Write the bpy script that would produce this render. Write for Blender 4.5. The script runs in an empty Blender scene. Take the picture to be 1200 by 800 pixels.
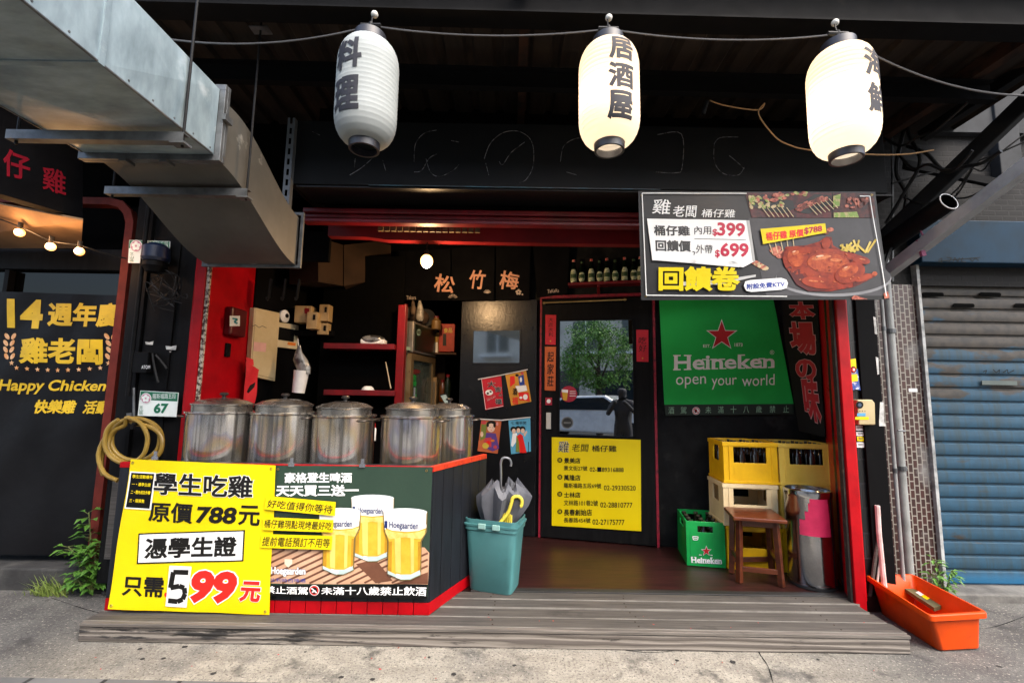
import bpy, bmesh, math, random
from mathutils import Vector as V, Matrix
random.seed(7)
sc = bpy.context.scene
COL = sc.collection

# ------------------------------------------------------------------ camera
F_PX, PITCH, ROLL, CZ, DK = 537.0, math.radians(6.6), 0.0155, 1.40, 0.10
cr, sr, cp, sp = math.cos(ROLL), math.sin(ROLL), math.cos(PITCH), math.sin(PITCH)
R0 = V((1, 0, 0)); U0 = V((0, -sp, cp)); F0 = V((0, cp, sp))
RV = R0*cr + U0*sr; UV = U0*cr - R0*sr
cam = bpy.data.objects.new('camera', bpy.data.cameras.new('camera'))
COL.objects.link(cam); sc.camera = cam
cam.data.sensor_width = 36; cam.data.lens = F_PX*36/1200
cam.data.clip_start = 0.02; cam.data.clip_end = 500
m = Matrix((RV, UV, -F0)).transposed().to_4x4(); m.translation = V((0, 0, CZ))
cam.matrix_world = m

# ------------------------------------------------------------------ light
w = bpy.data.worlds.new('World'); sc.world = w; w.use_nodes = True
nt = w.node_tree; bg = nt.nodes['Background']
sky = nt.nodes.new('ShaderNodeTexSky'); sky.sky_type = 'NISHITA'; sky.sun_disc = False
SUN_EL, SUN_AZ = math.radians(52), math.radians(143)     # azimuth from +Y clockwise: the sun stands behind the camera
sky.sun_elevation = SUN_EL; sky.sun_rotation = SUN_AZ
sky.air_density = 1.0; sky.dust_density = 4.0; sky.ozone_density = 1.0
nt.links.new(sky.outputs[0], bg.inputs[0]); bg.inputs[1].default_value = 0.14
sun = bpy.data.objects.new('sun', bpy.data.lights.new('sun', 'SUN')); COL.objects.link(sun)
sun.data.energy = 1.1; sun.data.angle = math.radians(60); sun.data.color = (1, .97, .92)
sdir = V((math.sin(SUN_AZ)*math.cos(SUN_EL), math.cos(SUN_AZ)*math.cos(SUN_EL), math.sin(SUN_EL)))
sun.rotation_euler = sdir.to_track_quat('Z', 'Y').to_euler(); sun.location = (0, -5, 12)
vs = sc.view_settings
sc.display_settings.display_device = 'sRGB'
vs.view_transform = 'Standard'; vs.look = 'None'; vs.gamma = 1; vs.use_curve_mapping = False
vs.exposure = 1.95
sc.cycles.use_denoising = True
sc.cycles.max_bounces = 8; sc.cycles.sample_clamp_indirect = 4; sc.cycles.caustics_reflective = False; sc.cycles.caustics_refractive = False

# ------------------------------------------------------------------ rays of the photograph
def ray(px, py):
    x = (px-600)/F_PX; y = (400-py)/F_PX
    return F0 + RV*x + UV*y
CAM = V((0, 0, CZ))
def atz(px, py, z=DK):
    d = ray(px, py); return CAM + d*((z-CZ)/d.z)
def aty(px, py, Y):
    d = ray(px, py); return CAM + d*(Y/d.y)
class Surf:
    """a plane in the place; photograph points are carried onto it"""
    def __init__(s, p0, n, disp=None):
        s.p = V(p0); s.n = V(n).normalized()
        s.u = V((0, 0, 1)).cross(s.n)
        s.u = s.u.normalized() if s.u.length > 1e-4 else V((1, 0, 0))
        s.v = s.n.cross(s.u); s.disp = disp
    def uv(s, px, py):
        d = ray(px, py); q = CAM + d*((s.p-CAM).dot(s.n)/d.dot(s.n)) - s.p
        return q.dot(s.u), q.dot(s.v)
    def pt(s, u, v, off=0.0):
        if s.disp: off = off + s.disp(u, v)
        return s.p + s.u*u + s.v*v + s.n*off
    def at(s, px, py, off=0.0): return s.pt(*s.uv(px, py), off)
    def rect(s, x0, y0, x1, y1):
        a, b, c, d = s.uv(x0, y0), s.uv(x1, y0), s.uv(x1, y1), s.uv(x0, y1)
        return (a[0]+d[0])/2, (b[0]+c[0])/2, (c[1]+d[1])/2, (a[1]+b[1])/2
def SY(Y, disp=None): return Surf((0, Y, 0), (0, -1, 0), disp)

# ------------------------------------------------------------------ materials
def lin(h):
    if isinstance(h, tuple): return h
    c = [int(h[i:i+2], 16)/255 for i in (0, 2, 4)]
    return tuple(x/12.92 if x <= .04045 else ((x+.055)/1.055)**2.4 for x in c)
_m = {}
def mat(name, c, rough=.6, metal=0.0, c2=None, scale=6, lohi=(.4, .65), stretch=(1, 1, 1), bump=0.0, bscale=60, bstretch=None,
        spec=.5, dirt=None, dscale=3, dlohi=(.55, .75), rvar=0.0, coat=0.0, emit=None, estr=0.0, trans=0.0, grit=.12):
    if name in _m: return _m[name]
    M = bpy.data.materials.new(name); M.use_nodes = True; _m[name] = M
    if max(lin(c)) < .0125 and rough > .2 and metal < .3: spec *= .45      # matt, dusty blacks
    n = M.node_tree.nodes; L = M.node_tree.links; b = n['Principled BSDF']
    c = lin(c); c2 = lin(c2) if c2 else tuple(x*(1-grit*1.6) for x in c)
    tc = n.new('ShaderNodeTexCoord'); oi = n.new('ShaderNodeObjectInfo')
    mp = n.new('ShaderNodeMapping'); mp.inputs['Scale'].default_value = stretch
    L.new(tc.outputs['Object'], mp.inputs['Vector'])
    def noise(sc_, det, vec, dw=0.0):
        t = n.new('ShaderNodeTexNoise'); t.noise_dimensions = '4D'; t.inputs['Scale'].default_value = sc_; t.inputs['Detail'].default_value = det
        t.inputs['Roughness'].default_value = .6
        mm = n.new('ShaderNodeMath'); mm.operation = 'MULTIPLY_ADD'; mm.inputs[1].default_value = 37.0; mm.inputs[2].default_value = dw
        L.new(oi.outputs['Random'], mm.inputs[0]); L.new(mm.outputs[0], t.inputs['W']); L.new(vec, t.inputs['Vector']); return t
    def ramp(src, lo, hi):
        r = n.new('ShaderNodeMapRange'); r.inputs['From Min'].default_value = lo; r.inputs['From Max'].default_value = hi
        L.new(src, r.inputs['Value']); return r.outputs['Result']
    def mix(fac, a, bb):
        x = n.new('ShaderNodeMix'); x.data_type = 'RGBA'; L.new(fac, x.inputs[0])
        for i, q in ((6, a), (7, bb)):
            if isinstance(q, tuple): x.inputs[i].default_value = (*q, 1)
            else: L.new(q, x.inputs[i])
        return x.outputs[2]
    n1 = noise(scale, 6, mp.outputs[0])
    col = mix(ramp(n1.outputs['Fac'], *lohi), c, c2)
    if dirt:
        n2 = noise(dscale, 8, tc.outputs['Object'], 5.3)
        col = mix(ramp(n2.outputs['Fac'], *dlohi), col, lin(dirt))
    L.new(col, b.inputs['Base Color'])
    b.inputs['Roughness'].default_value = rough; b.inputs['Metallic'].default_value = metal
    b.inputs['Specular IOR Level'].default_value = spec; b.inputs['Coat Weight'].default_value = coat
    if rvar:
        r = n.new('ShaderNodeMapRange'); r.inputs['To Min'].default_value = max(.03, rough-rvar); r.inputs['To Max'].default_value = min(1, rough+rvar)
        L.new(noise(scale*1.7, 5, mp.outputs[0], 2.2).outputs['Fac'], r.inputs['Value']); L.new(r.outputs[0], b.inputs['Roughness'])
    if bump:
        bm_ = n.new('ShaderNodeBump'); bm_.inputs['Strength'].default_value = 1; bm_.inputs['Distance'].default_value = bump
        v = mp.outputs[0]
        if bstretch:
            m2 = n.new('ShaderNodeMapping'); m2.inputs['Scale'].default_value = bstretch; L.new(tc.outputs['Object'], m2.inputs['Vector']); v = m2.outputs[0]
        L.new(noise(bscale, 5, v, 9.1).outputs['Fac'], bm_.inputs['Height']); L.new(bm_.outputs[0], b.inputs['Normal'])
    if emit:
        b.inputs['Emission Color'].default_value = (*lin(emit), 1); b.inputs['Emission Strength'].default_value = estr
    if trans: b.inputs['Transmission Weight'].default_value = trans
    return M

def brickmat(name, c1, c2, mortar, bw, bh, ms=.012, rough=.5, vertical=True, dirt=None, offset=.5, dlohi=(.5, .7), dscale=2.5, bump=.003, swap=False):
    """bricks / tiles in metres on the XZ (vertical) or XY plane"""
    M = bpy.data.materials.new(name); M.use_nodes = True; n = M.node_tree.nodes; L = M.node_tree.links; b = n['Principled BSDF']
    tc = n.new('ShaderNodeTexCoord'); sx = n.new('ShaderNodeSeparateXYZ'); L.new(tc.outputs['Object'], sx.inputs[0])
    cx = n.new('ShaderNodeCombineXYZ'); L.new(sx.outputs[0], cx.inputs[1 if swap else 0]); L.new(sx.outputs[2 if vertical else 1], cx.inputs[0 if swap else 1])
    t = n.new('ShaderNodeTexBrick'); L.new(cx.outputs[0], t.inputs['Vector'])
    t.offset = offset
    t.inputs['Scale'].default_value = 1; t.inputs['Brick Width'].default_value = bw; t.inputs['Row Height'].default_value = bh
    t.inputs['Mortar Size'].default_value = ms; t.inputs['Mortar Smooth'].default_value = .2; t.inputs['Bias'].default_value = 0
    for i, q in (('Color1', c1), ('Color2', c2), ('Mortar', mortar)): t.inputs[i].default_value = (*lin(q), 1)
    col = t.outputs['Color']
    if dirt:
        no = n.new('ShaderNodeTexNoise'); no.inputs['Scale'].default_value = dscale; no.inputs['Detail'].default_value = 8
        L.new(tc.outputs['Object'], no.inputs['Vector'])
        r = n.new('ShaderNodeMapRange'); r.inputs['From Min'].default_value = dlohi[0]; r.inputs['From Max'].default_value = dlohi[1]
        L.new(no.outputs['Fac'], r.inputs['Value'])
        x = n.new('ShaderNodeMix'); x.data_type = 'RGBA'; L.new(r.outputs[0], x.inputs[0]); L.new(col, x.inputs[6]); x.inputs[7].default_value = (*lin(dirt), 1); col = x.outputs[2]
    L.new(col, b.inputs['Base Color']); b.inputs['Roughness'].default_value = rough
    bu = n.new('ShaderNodeBump'); bu.inputs['Distance'].default_value = bump; bu.invert = True; L.new(t.outputs['Fac'], bu.inputs['Height']); L.new(bu.outputs[0], b.inputs['Normal'])
    return M

# ------------------------------------------------------------------ objects
ROOT = {}
def org(o):
    while o.parent: o = o.parent
    return ROOT.get(o, V((0, 0, 0)))
def thing(name, label, cat, loc=(0, 0, 0), group=None, kind=None):
    o = bpy.data.objects.new(name, None); COL.objects.link(o); o.location = loc; ROOT[o] = V(loc); o.empty_display_size = .1
    return tag(o, label, cat, group, kind)
def tag(o, label=None, cat=None, group=None, kind=None):
    if label: o['label'] = label
    if cat: o['category'] = cat
    if group: o['group'] = group
    if kind: o['kind'] = kind
    return o
def obj(name, bm, material, parent=None, smooth=False, bevel=0.0, solid=0.0, local=False):
    """link a bmesh built in world coordinates as one object (local=True: already about its thing's origin)"""
    if not local:
        if parent is not None: o0 = org(parent)
        else:
            xs = [v.co for v in bm.verts]
            o0 = V(((min(v.x for v in xs)+max(v.x for v in xs))/2, (min(v.y for v in xs)+max(v.y for v in xs))/2, min(v.z for v in xs)))
        for v in bm.verts: v.co -= o0
    me = bpy.data.meshes.new(name); bm.to_mesh(me); bm.free()
    me.materials.append(material)
    if smooth:
        for p in me.polygons: p.use_smooth = True
        if hasattr(me, 'set_sharp_from_angle'): me.set_sharp_from_angle(angle=math.radians(38))
    o = bpy.data.objects.new(name, me); COL.objects.link(o)
    if parent is not None: o.parent = parent
    elif not local: o.location = o0; ROOT[o] = o0
    if bevel:
        bv = o.modifiers.new('bevel', 'BEVEL'); bv.width = bevel; bv.segments = 2; bv.limit_method = 'ANGLE'; bv.angle_limit = math.radians(35)
    if solid:
        so = o.modifiers.new('solid', 'SOLIDIFY'); so.thickness = abs(solid); so.offset = -1 if solid > 0 else 1; so.use_rim = False
    return o
def dup(root, loc, rotz=0.0, label=None, group=None, scale=None):
    r = root.copy(); COL.objects.link(r); r.location = loc; r.rotation_euler = (0, 0, rotz)
    if scale: r.scale = scale
    if label: r['label'] = label
    if group: r['group'] = group
    for ch in list(root.children):
        c = ch.copy(); COL.objects.link(c); c.parent = r
        for g in list(ch.children):
            d = g.copy(); COL.objects.link(d); d.parent = c
    return r
def B(): return bmesh.new()
def hexa(bm, P):
    v = [bm.verts.new(p) for p in P]
    for f in ((3, 2, 1, 0), (4, 5, 6, 7), (0, 1, 5, 4), (1, 2, 6, 5), (2, 3, 7, 6), (3, 0, 4, 7)):
        bm.faces.new([v[i] for i in f])
def boxb(bm, x0, x1, y0, y1, z0, z1):
    hexa(bm, [(x0, y0, z0), (x1, y0, z0), (x1, y1, z0), (x0, y1, z0), (x0, y0, z1), (x1, y0, z1), (x1, y1, z1), (x0, y1, z1)])
def boxr(bm, c, s, rz=0.0, M=None):
    M = M or Matrix.Rotation(rz, 3, 'Z'); c = V(c)
    P = [(-1, -1, -1), (1, -1, -1), (1, 1, -1), (-1, 1, -1), (-1, -1, 1), (1, -1, 1), (1, 1, 1), (-1, 1, 1)]
    hexa(bm, [c + M @ V((p[0]*s[0]/2, p[1]*s[1]/2, p[2]*s[2]/2)) for p in P])
def slab(bm, S, r, o0, o1):
    """box on a surface: r = (u0,u1,v0,v1), from offset o0 to o1 along the normal"""
    u0, u1, v0, v1 = r
    q = lambda u, v, o: S.p + S.u*u + S.v*v + S.n*o
    hexa(bm, [q(u0, v0, o1), q(u1, v0, o1), q(u1, v0, o0), q(u0, v0, o0), q(u0, v1, o1), q(u1, v1, o1), q(u1, v1, o0), q(u0, v1, o0)])
def slabp(bm, S, x0, y0, x1, y1, o0, o1): slab(bm, S, S.rect(x0, y0, x1, y1), o0, o1)
def prism(bm, pts, vec):
    a = [bm.verts.new(p) for p in pts]; b = [bm.verts.new(V(p)+V(vec)) for p in pts]; n = len(a)
    bm.faces.new(a[::-1]); bm.faces.new(b)
    for i in range(n): bm.faces.new((a[i], a[(i+1) % n], b[(i+1) % n], b[i]))
def tube(bm, pts, r, n=8, closed=False):
    pts = [V(p) for p in pts]; k = len(pts); rs = r if isinstance(r, (list, tuple)) else [r]*k
    t0 = (pts[1]-pts[0]).normalized(); a = t0.orthogonal().normalized(); rings = []
    for i, p in enumerate(pts):
        t = ((pts[(i+1) % k]-pts[i-1]) if closed else (pts[min(i+1, k-1)]-pts[max(i-1, 0)])).normalized()
        a = (a - t*a.dot(t)).normalized(); b = t.cross(a)
        rings.append([bm.verts.new(p + (a*math.cos(2*math.pi*j/n)+b*math.sin(2*math.pi*j/n))*rs[i]) for j in range(n)])
    for i in range(k if closed else k-1):
        A, C = rings[i], rings[(i+1) % k]
        for j in range(n): bm.faces.new((A[j], A[(j+1) % n], C[(j+1) % n], C[j]))
    if not closed: bm.faces.new(rings[0][::-1]); bm.faces.new(rings[-1])
def lathe(bm, prof, c=(0, 0, 0), n=36, capb=True, capt=True, M=None):
    c = V(c); rings = []
    for r, z in prof:
        ring = [V((r*math.cos(2*math.pi*j/n), r*math.sin(2*math.pi*j/n), z)) for j in range(n)]
        rings.append([bm.verts.new(c + (M @ p if M else p)) for p in ring])
    for A, C in zip(rings, rings[1:]):
        for j in range(n): bm.faces.new((A[j], A[(j+1) % n], C[(j+1) % n], C[j]))
    if capb: bm.faces.new(rings[0][::-1])
    if capt: bm.faces.new(rings[-1])
def ball(bm, c, r, n=16, m=10, sc_=(1, 1, 1)):
    M = Matrix.Translation(V(c)) @ Matrix.Diagonal((*sc_, 1))
    bmesh.ops.create_uvsphere(bm, u_segments=n, v_segments=m, radius=r, matrix=M)
def cat_(pts, seg=8):
    """smooth curve through points"""
    pts = [V(p) for p in pts]; out = []
    for i in range(len(pts)-1):
        p0, p1, p2, p3 = pts[max(i-1, 0)], pts[i], pts[i+1], pts[min(i+2, len(pts)-1)]
        for k in range(seg):
            t = k/seg
            out.append(.5*((2*p1)+(p2-p0)*t+(2*p0-5*p1+4*p2-p3)*t*t+(3*p1-p0-3*p2+p3)*t**3))
    return out+[pts[-1]]

# ------------------------------------------------------------------ lettering and prints
_tx = {}
def glyphs(s, bold=0.0, shear=0.0):
    k = (s, bold, shear)
    if k in _tx: return _tx[k]
    cu = bpy.data.curves.new('t', 'FONT'); cu.body = s; cu.size = 1; cu.bevel_depth = bold*.72; cu.bevel_resolution = 0; cu.shear = shear; cu.resolution_u = 3; cu.dimensions = '2D'; cu.fill_mode = 'FRONT'
    o = bpy.data.objects.new('t', cu); COL.objects.link(o)
    dg = bpy.context.evaluated_depsgraph_get(); dg.update()
    me = bpy.data.meshes.new_from_object(o.evaluated_get(dg))
    r = ([(v.co.x, v.co.y, v.co.z/max(bold*.72, 1e-6)*.00025 if bold else 0) for v in me.vertices], [tuple(p.vertices) for p in me.polygons])
    bpy.data.objects.remove(o); bpy.data.curves.remove(cu); bpy.data.meshes.remove(me)
    _tx[k] = r; return r
def bil(q, s, t):
    (ax, ay), (bx, by), (cx, cy), (dx, dy) = q     # TL TR BR BL ; t from the bottom
    tx, ty = ax+(bx-ax)*s, ay+(by-ay)*s; lx, ly = dx+(cx-dx)*s, dy+(cy-dy)*s
    return lx+(tx-lx)*t, ly+(ty-ly)*t
def quad(q):
    return [(q[0], q[1]), (q[2], q[1]), (q[2], q[3]), (q[0], q[3])] if len(q) == 4 and not isinstance(q[0], tuple) else list(q)
def dice(bm, step):
    if not bm.verts: return
    for ax in (0, 1):
        lo = min(v.co[ax] for v in bm.verts); hi = max(v.co[ax] for v in bm.verts)
        no = V((1, 0, 0)) if ax == 0 else V((0, 1, 0)); x = (math.floor(lo/step)+1)*step
        while x < hi:
            bmesh.ops.bisect_plane(bm, geom=bm.verts[:]+bm.edges[:]+bm.faces[:], plane_co=no*x, plane_no=no, dist=1e-6); x += step
class Print:
    """flat printed shapes and letters of one banner: one mesh per colour"""
    def __init__(s, S, parent, crop=None, step=.035):
        s.S, s.parent, s.crop, s.step, s.L, s.k = S, parent, crop, step, {}, 0
    def c(s, p):
        if not s.crop: return p
        x0, y0, k = s.crop; return x0+p[0]/k, y0+p[1]/k
    def _bm(s, name, m_, lvl, k=0): return s.L.setdefault((name, m_.name, lvl, k), (bmesh.new(), m_))[0]
    def poly(s, pts, m_, lvl=1, name='printed_shape'):
        bm = s._bm(name, m_, lvl); pts = quad(pts) if (len(pts) == 4 and not isinstance(pts[0], tuple)) else pts
        f = bm.faces.new([bm.verts.new((*s.S.uv(*s.c(p)), 0)) for p in pts]); bmesh.ops.triangulate(bm, faces=[f])
    def ell(s, cx, cy, rx, ry, m_, lvl=1, name='printed_shape', n=20, rot=0.0):
        a, b = math.cos(rot), math.sin(rot)
        s.poly([(cx+rx*math.cos(i*2*math.pi/n)*a-ry*math.sin(i*2*math.pi/n)*b, cy+rx*math.cos(i*2*math.pi/n)*b+ry*math.sin(i*2*math.pi/n)*a) for i in range(n)], m_, lvl, name)
    def line(s, pts, wd, m_, lvl=1, name='printed_shape'):
        for (x0, y0), (x1, y1) in zip(pts, pts[1:]):
            dx, dy = x1-x0, y1-y0; l = math.hypot(dx, dy) or 1; nx, ny = -dy/l*wd/2, dx/l*wd/2
            s.poly([(x0+nx, y0+ny), (x1+nx, y1+ny), (x1-nx, y1-ny), (x0-nx, y0-ny)], m_, lvl, name)
    def star(s, cx, cy, r, m_, lvl=1, name='printed_shape', inner=.42, n=5):
        s.poly([(cx+(r if i % 2 == 0 else r*inner)*math.sin(i*math.pi/n), cy-(r if i % 2 == 0 else r*inner)*math.cos(i*math.pi/n)) for i in range(2*n)], m_, lvl, name)
    def text(s, t, q, m_, lvl=2, bold=0.0, shear=0.0, out=None, name='lettering', ow=.03, k_=None):
        q = [s.c(p) for p in quad(q)]; s.k += 1; key = k_ if k_ is not None else s.k
        vs_, _ = glyphs(t, bold, shear)
        x0, x1 = min(v[0] for v in vs_), max(v[0] for v in vs_); y0, y1 = min(v[1] for v in vs_), max(v[1] for v in vs_)
        for bo, mm, lv in (((bold+ow, out, lvl),) if out else ()) + ((bold, m_, lvl+(1 if out else 0)),):
            bm = s._bm(name, mm, lv, key); vv, ff = glyphs(t, bo, shear)
            X = [bm.verts.new((*s.S.uv(*bil(q, (x-x0)/(x1-x0), (y-y0)/(y1-y0))), z)) for x, y, z in vv]
            for f in ff:
                try: bm.faces.new([X[i] for i in f])
                except ValueError: pass
    def vtext(s, t, q, m_, lvl=2, bold=0.0, gap=.06, **k):
        q = quad(q); n = len(t); s.k += 1; k.setdefault('k_', s.k)
        for i, ch in enumerate(t):
            t1, t0 = 1-i/n-gap/n, 1-(i+1)/n+gap/n
            s.text(ch, [bil(q, 0, t1), bil(q, 1, t1), bil(q, 1, t0), bil(q, 0, t0)], m_, lvl, bold, **k)
    def done(s):
        out = []
        for (name, _, lvl, _k), (bm, m_) in s.L.items():
            if s.S.disp: dice(bm, s.step)
            for v in bm.verts: v.co = s.S.pt(v.co.x, v.co.y, .0013*lvl+v.co.z)
            out.append(obj(name, bm, m_, s.parent))
        s.L = {}
        return out
def sheet(S, q, m_, parent=None, name='sheet', step=.03, thick=.0015, off=0.0):
    q = quad(q); bm = B()
    c = [V(S.uv(*p)) for p in q]; nu = max(2, int((c[1]-c[0]).length/step)) if S.disp else 1; nv = max(2, int((c[0]-c[3]).length/step)) if S.disp else 1
    g = [[None]*(nu+1) for _ in range(nv+1)]
    for j in range(nv+1):
        for i in range(nu+1):
            s_, t_ = i/nu, j/nv
            p = (c[3]*(1-s_)+c[2]*s_)*(1-t_) + (c[0]*(1-s_)+c[1]*s_)*t_
            g[j][i] = bm.verts.new(S.pt(p.x, p.y, off))
    for j in range(nv):
        for i in range(nu): bm.faces.new((g[j][i], g[j][i+1], g[j+1][i+1], g[j+1][i]))
    return obj(name, bm, m_, parent, smooth=True, solid=thick)
def wrinkle(a=.004, k=9.0, seed=0, diag=.6):
    r = random.Random(seed); ph = [r.uniform(0, 6.28) for _ in range(6)]
    return lambda u, v: a*(.5*math.sin(k*u+diag*k*v+ph[0])+.35*math.sin(1.9*k*(v-.4*u)+ph[1])+.25*math.sin(3.1*k*u-1.3*k*v+ph[2]+2*math.sin(2*v+ph[3])))
def leaf_quad(bm, p, d, up, l, wd, fold=.25):
    d = V(d).normalized(); s_ = d.cross(V(up)).normalized(); n_ = s_.cross(d)
    a = bm.verts.new(p); b = bm.verts.new(p+d*l*.45+s_*wd/2+n_*fold*wd); c_ = bm.verts.new(p+d*l-n_*l*.12); e = bm.verts.new(p+d*l*.45-s_*wd/2+n_*fold*wd); f = bm.verts.new(p+d*l*.5)
    bm.faces.new((a, b, f)); bm.faces.new((b, c_, f)); bm.faces.new((c_, e, f)); bm.faces.new((e, a, f))
# ================================================================== THE SETTING
BLACK = mat('black_paint', '121213', .55, c2='0a0a0b', scale=9, spec=.2, bump=.0006, bscale=90, dirt='2b2a28', dlohi=(.62, .8), rvar=.15)
BLACKW = mat('black_wood', '161617', .55, c2='0d0d0e', scale=5, stretch=(6, 6, .5), bump=.0012, bscale=30, bstretch=(8, 8, .6), dirt='3a3834', dscale=6, dlohi=(.66, .8), rvar=.12, spec=.2)
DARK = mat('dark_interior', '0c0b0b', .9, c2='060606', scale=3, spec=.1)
RED = mat('red_paint', 'a80612', .42, spec=.22, c2='8e040e', scale=7, dirt='4a0a0c', dscale=9, dlohi=(.7, .85), bump=.0004, bscale=80, rvar=.1)
REDD = mat('dark_red_paint', '7a0a10', .35, c2='590709', scale=4, rvar=.12, bump=.0005, bscale=50)
REDBR = mat('faded_red_paint', '6e2a20', .65, spec=.2, c2='561f18', scale=6, dirt='3a1a16', dlohi=(.6, .8))
STEEL = mat('grey_steel', '6f7274', .5, metal=.6, c2='4d4f50', scale=10, dirt='3a3430', dlohi=(.6, .8))
DSTEEL = mat('dark_steel', '1c1c1d', .55, c2='111112', scale=8, dirt='2e231b', dlohi=(.6, .8), spec=.25)
RUST = mat('rusty_steel', '38241a', .85, c2='1c1511', scale=14, bump=.001, spec=.2)
WIRE = mat('black_cable', '141414', .5)
WHITE = mat('white_vinyl', 'e9e9e6', .45)
BLACKV = mat('black_vinyl', '121212', .42, spec=.3)

# ---- ground
def ground_mat():
    M = bpy.data.materials.new('street_concrete'); M.use_nodes = True; n = M.node_tree.nodes; L = M.node_tree.links; b = n['Principled BSDF']
    tc = n.new('ShaderNodeTexCoord')
    def nz(s, d, st=(1, 1, 1), r=.6):
        mp = n.new('ShaderNodeMapping'); mp.inputs['Scale'].default_value = st; L.new(tc.outputs['Object'], mp.inputs[0])
        t = n.new('ShaderNodeTexNoise'); t.inputs['Scale'].default_value = s; t.inputs['Detail'].default_value = d; t.inputs['Roughness'].default_value = r; L.new(mp.outputs[0], t.inputs[0]); return t.outputs['Fac']
    def mr(s, a, c, to=(0, 1)):
        r = n.new('ShaderNodeMapRange'); r.inputs[1].default_value = a; r.inputs[2].default_value = c; r.inputs[3].default_value = to[0]; r.inputs[4].default_value = to[1]; L.new(s, r.inputs[0]); return r.outputs[0]
    def mix(f, a, c, mode='MIX'):
        x = n.new('ShaderNodeMix'); x.data_type = 'RGBA'; x.blend_type = mode
        if isinstance(f, float): x.inputs[0].default_value = f
        else: L.new(f, x.inputs[0])
        for i, q in ((6, a), (7, c)):
            if isinstance(q, str): x.inputs[i].default_value = (*lin(q), 1)
            else: L.new(q, x.inputs[i])
        return x.outputs[2]
    def math_(op, a, c):
        x = n.new('ShaderNodeMath'); x.operation = op
        for i, q in ((0, a), (1, c)):
            if isinstance(q, (int, float)): x.inputs[i].default_value = q
            else: L.new(q, x.inputs[i])
        return x.outputs[0]
    sx = n.new('ShaderNodeSeparateXYZ'); L.new(tc.outputs['Object'], sx.inputs[0])
    # spilt cement: a pale band along the foot of the deck, worn to grey elsewhere
    band = math_('MULTIPLY', mr(sx.outputs[1], 2.95, 2.72), mr(sx.outputs[1], 1.75, 2.3))
    band = math_('MULTIPLY', band, math_('MULTIPLY', mr(sx.outputs[0], 2.2, 1.4), mr(sx.outputs[0], -2.7, -1.7)))
    band = math_('MULTIPLY', band, mr(nz(2.2, 8), .30, .48))
    base = mix(mr(nz(3, 8), .38, .62), '6b6964', '52504d')
    base = mix(mr(nz(1.1, 6), .48, .62), base, '454341')
    sand = mix(mr(nz(9, 8), .35, .7), 'a09a8d', '807a6f')
    col = mix(band, base, sand)
    col = mix(mr(nz(75, 6, r=.8), .52, .62), col, '35332f')
    col = mix(mr(nz(60, 6, r=.8), .56, .66), col, 'bdb6a6')
    col = mix(math_('MULTIPLY', mr(nz(5, 8), .58, .68), .75), col, '33312f')
    L.new(col, b.inputs['Base Color']); b.inputs['Roughness'].default_value = .85
    bu = n.new('ShaderNodeBump'); bu.inputs['Distance'].default_value = .006
    L.new(math_('ADD', nz(160, 4), nz(14, 6)), bu.inputs['Height']); L.new(bu.outputs[0], b.inputs['Normal'])
    return M
bm = B(); bmesh.ops.create_grid(bm, x_segments=1, y_segments=1, size=60)
o = obj('ground', bm, ground_mat(), local=True); tag(o, 'stained grey concrete ground in front of the shop', 'ground', kind='structure')
bm = B(); rc = random.Random(3)
for pts in ([(1098, 745), (1130, 738), (1165, 734), (1200, 722)], [(885, 752), (890, 765), (900, 780), (906, 800)], [(700, 756), (760, 764), (800, 760)], [(60, 700), (110, 716), (150, 722)]):
    P = [atz(x, y, .0018) for x, y in pts]; P = cat_(P, 5)
    for a, c_ in zip(P, P[1:]):
        d = (c_-a).normalized(); s_ = V((-d.y, d.x, 0))*rc.uniform(.0012, .0035); o1 = V((rc.uniform(-.006, .006), rc.uniform(-.006, .006), 0))
        bm.faces.new([bm.verts.new(q) for q in (a-s_, c_-s_+o1*0, c_+s_, a+s_)])
obj('crack', bm, mat('crack_dark', '1c1b1a', .9), o)
# paving strip at the very front left
PAVE = brickmat('paving_tile', '6a6a69', '5c5c5b', '262525', .36, .30, .012, .8, vertical=False, dirt='474644', offset=.0)
a, b_ = atz(6, 793, .004), atz(410, 801, .004)
bm = B(); d = (b_-a); d.z = 0
P = [a-d*6, b_+d*.0, b_+V((-.1, -2.0, 0)), a-d*6+V((0, -2.5, 0))]
bm.faces.new([bm.verts.new(p) for p in P]); o = obj('pavement', bm, PAVE); tag(o, 'strip of grey paving tiles along the front of the concrete', 'pavement', kind='structure')
# concrete ledges
CONC = mat('old_concrete', '6e6c67', .85, c2='4d4b48', scale=7, bump=.004, bscale=50, dirt='2c2b2a', dscale=5)
CONCD = mat('grimy_concrete', '3a3937', .85, c2='232221', scale=7, bump=.004, bscale=50, dirt='55534e', dscale=7)
bm = B(); boxb(bm, -9, -2.32, 3.36, 4.2, -.05, .145); tag(obj('kerb', bm, CONCD, bevel=.012), 'black grimy concrete kerb step under the dark tarpaulin shopfront', 'kerb', kind='structure')
bm = B(); boxb(bm, 2.86, 9, 3.40, 4.4, -.05, .055); tag(obj('doorstep', bm, CONC, bevel=.01), 'low concrete step under the blue roller shutter', 'step', kind='structure')
# shop floor
FLOOR = mat('dark_red_floor', '341a18', .36, c2='1e1211', scale=6, stretch=(.4, 5, 1), rvar=.14, dirt='8a7468', dscale=34, dlohi=(.72, .76), bump=.0006, bscale=60, spec=.35)
bm = B(); boxb(bm, -2.6, 2.6, 3.235, 6.4, -.02, DK-.004); tag(obj('floor', bm, FLOOR), 'dark red painted floor inside the shop entrance', 'floor', kind='structure')

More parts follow.
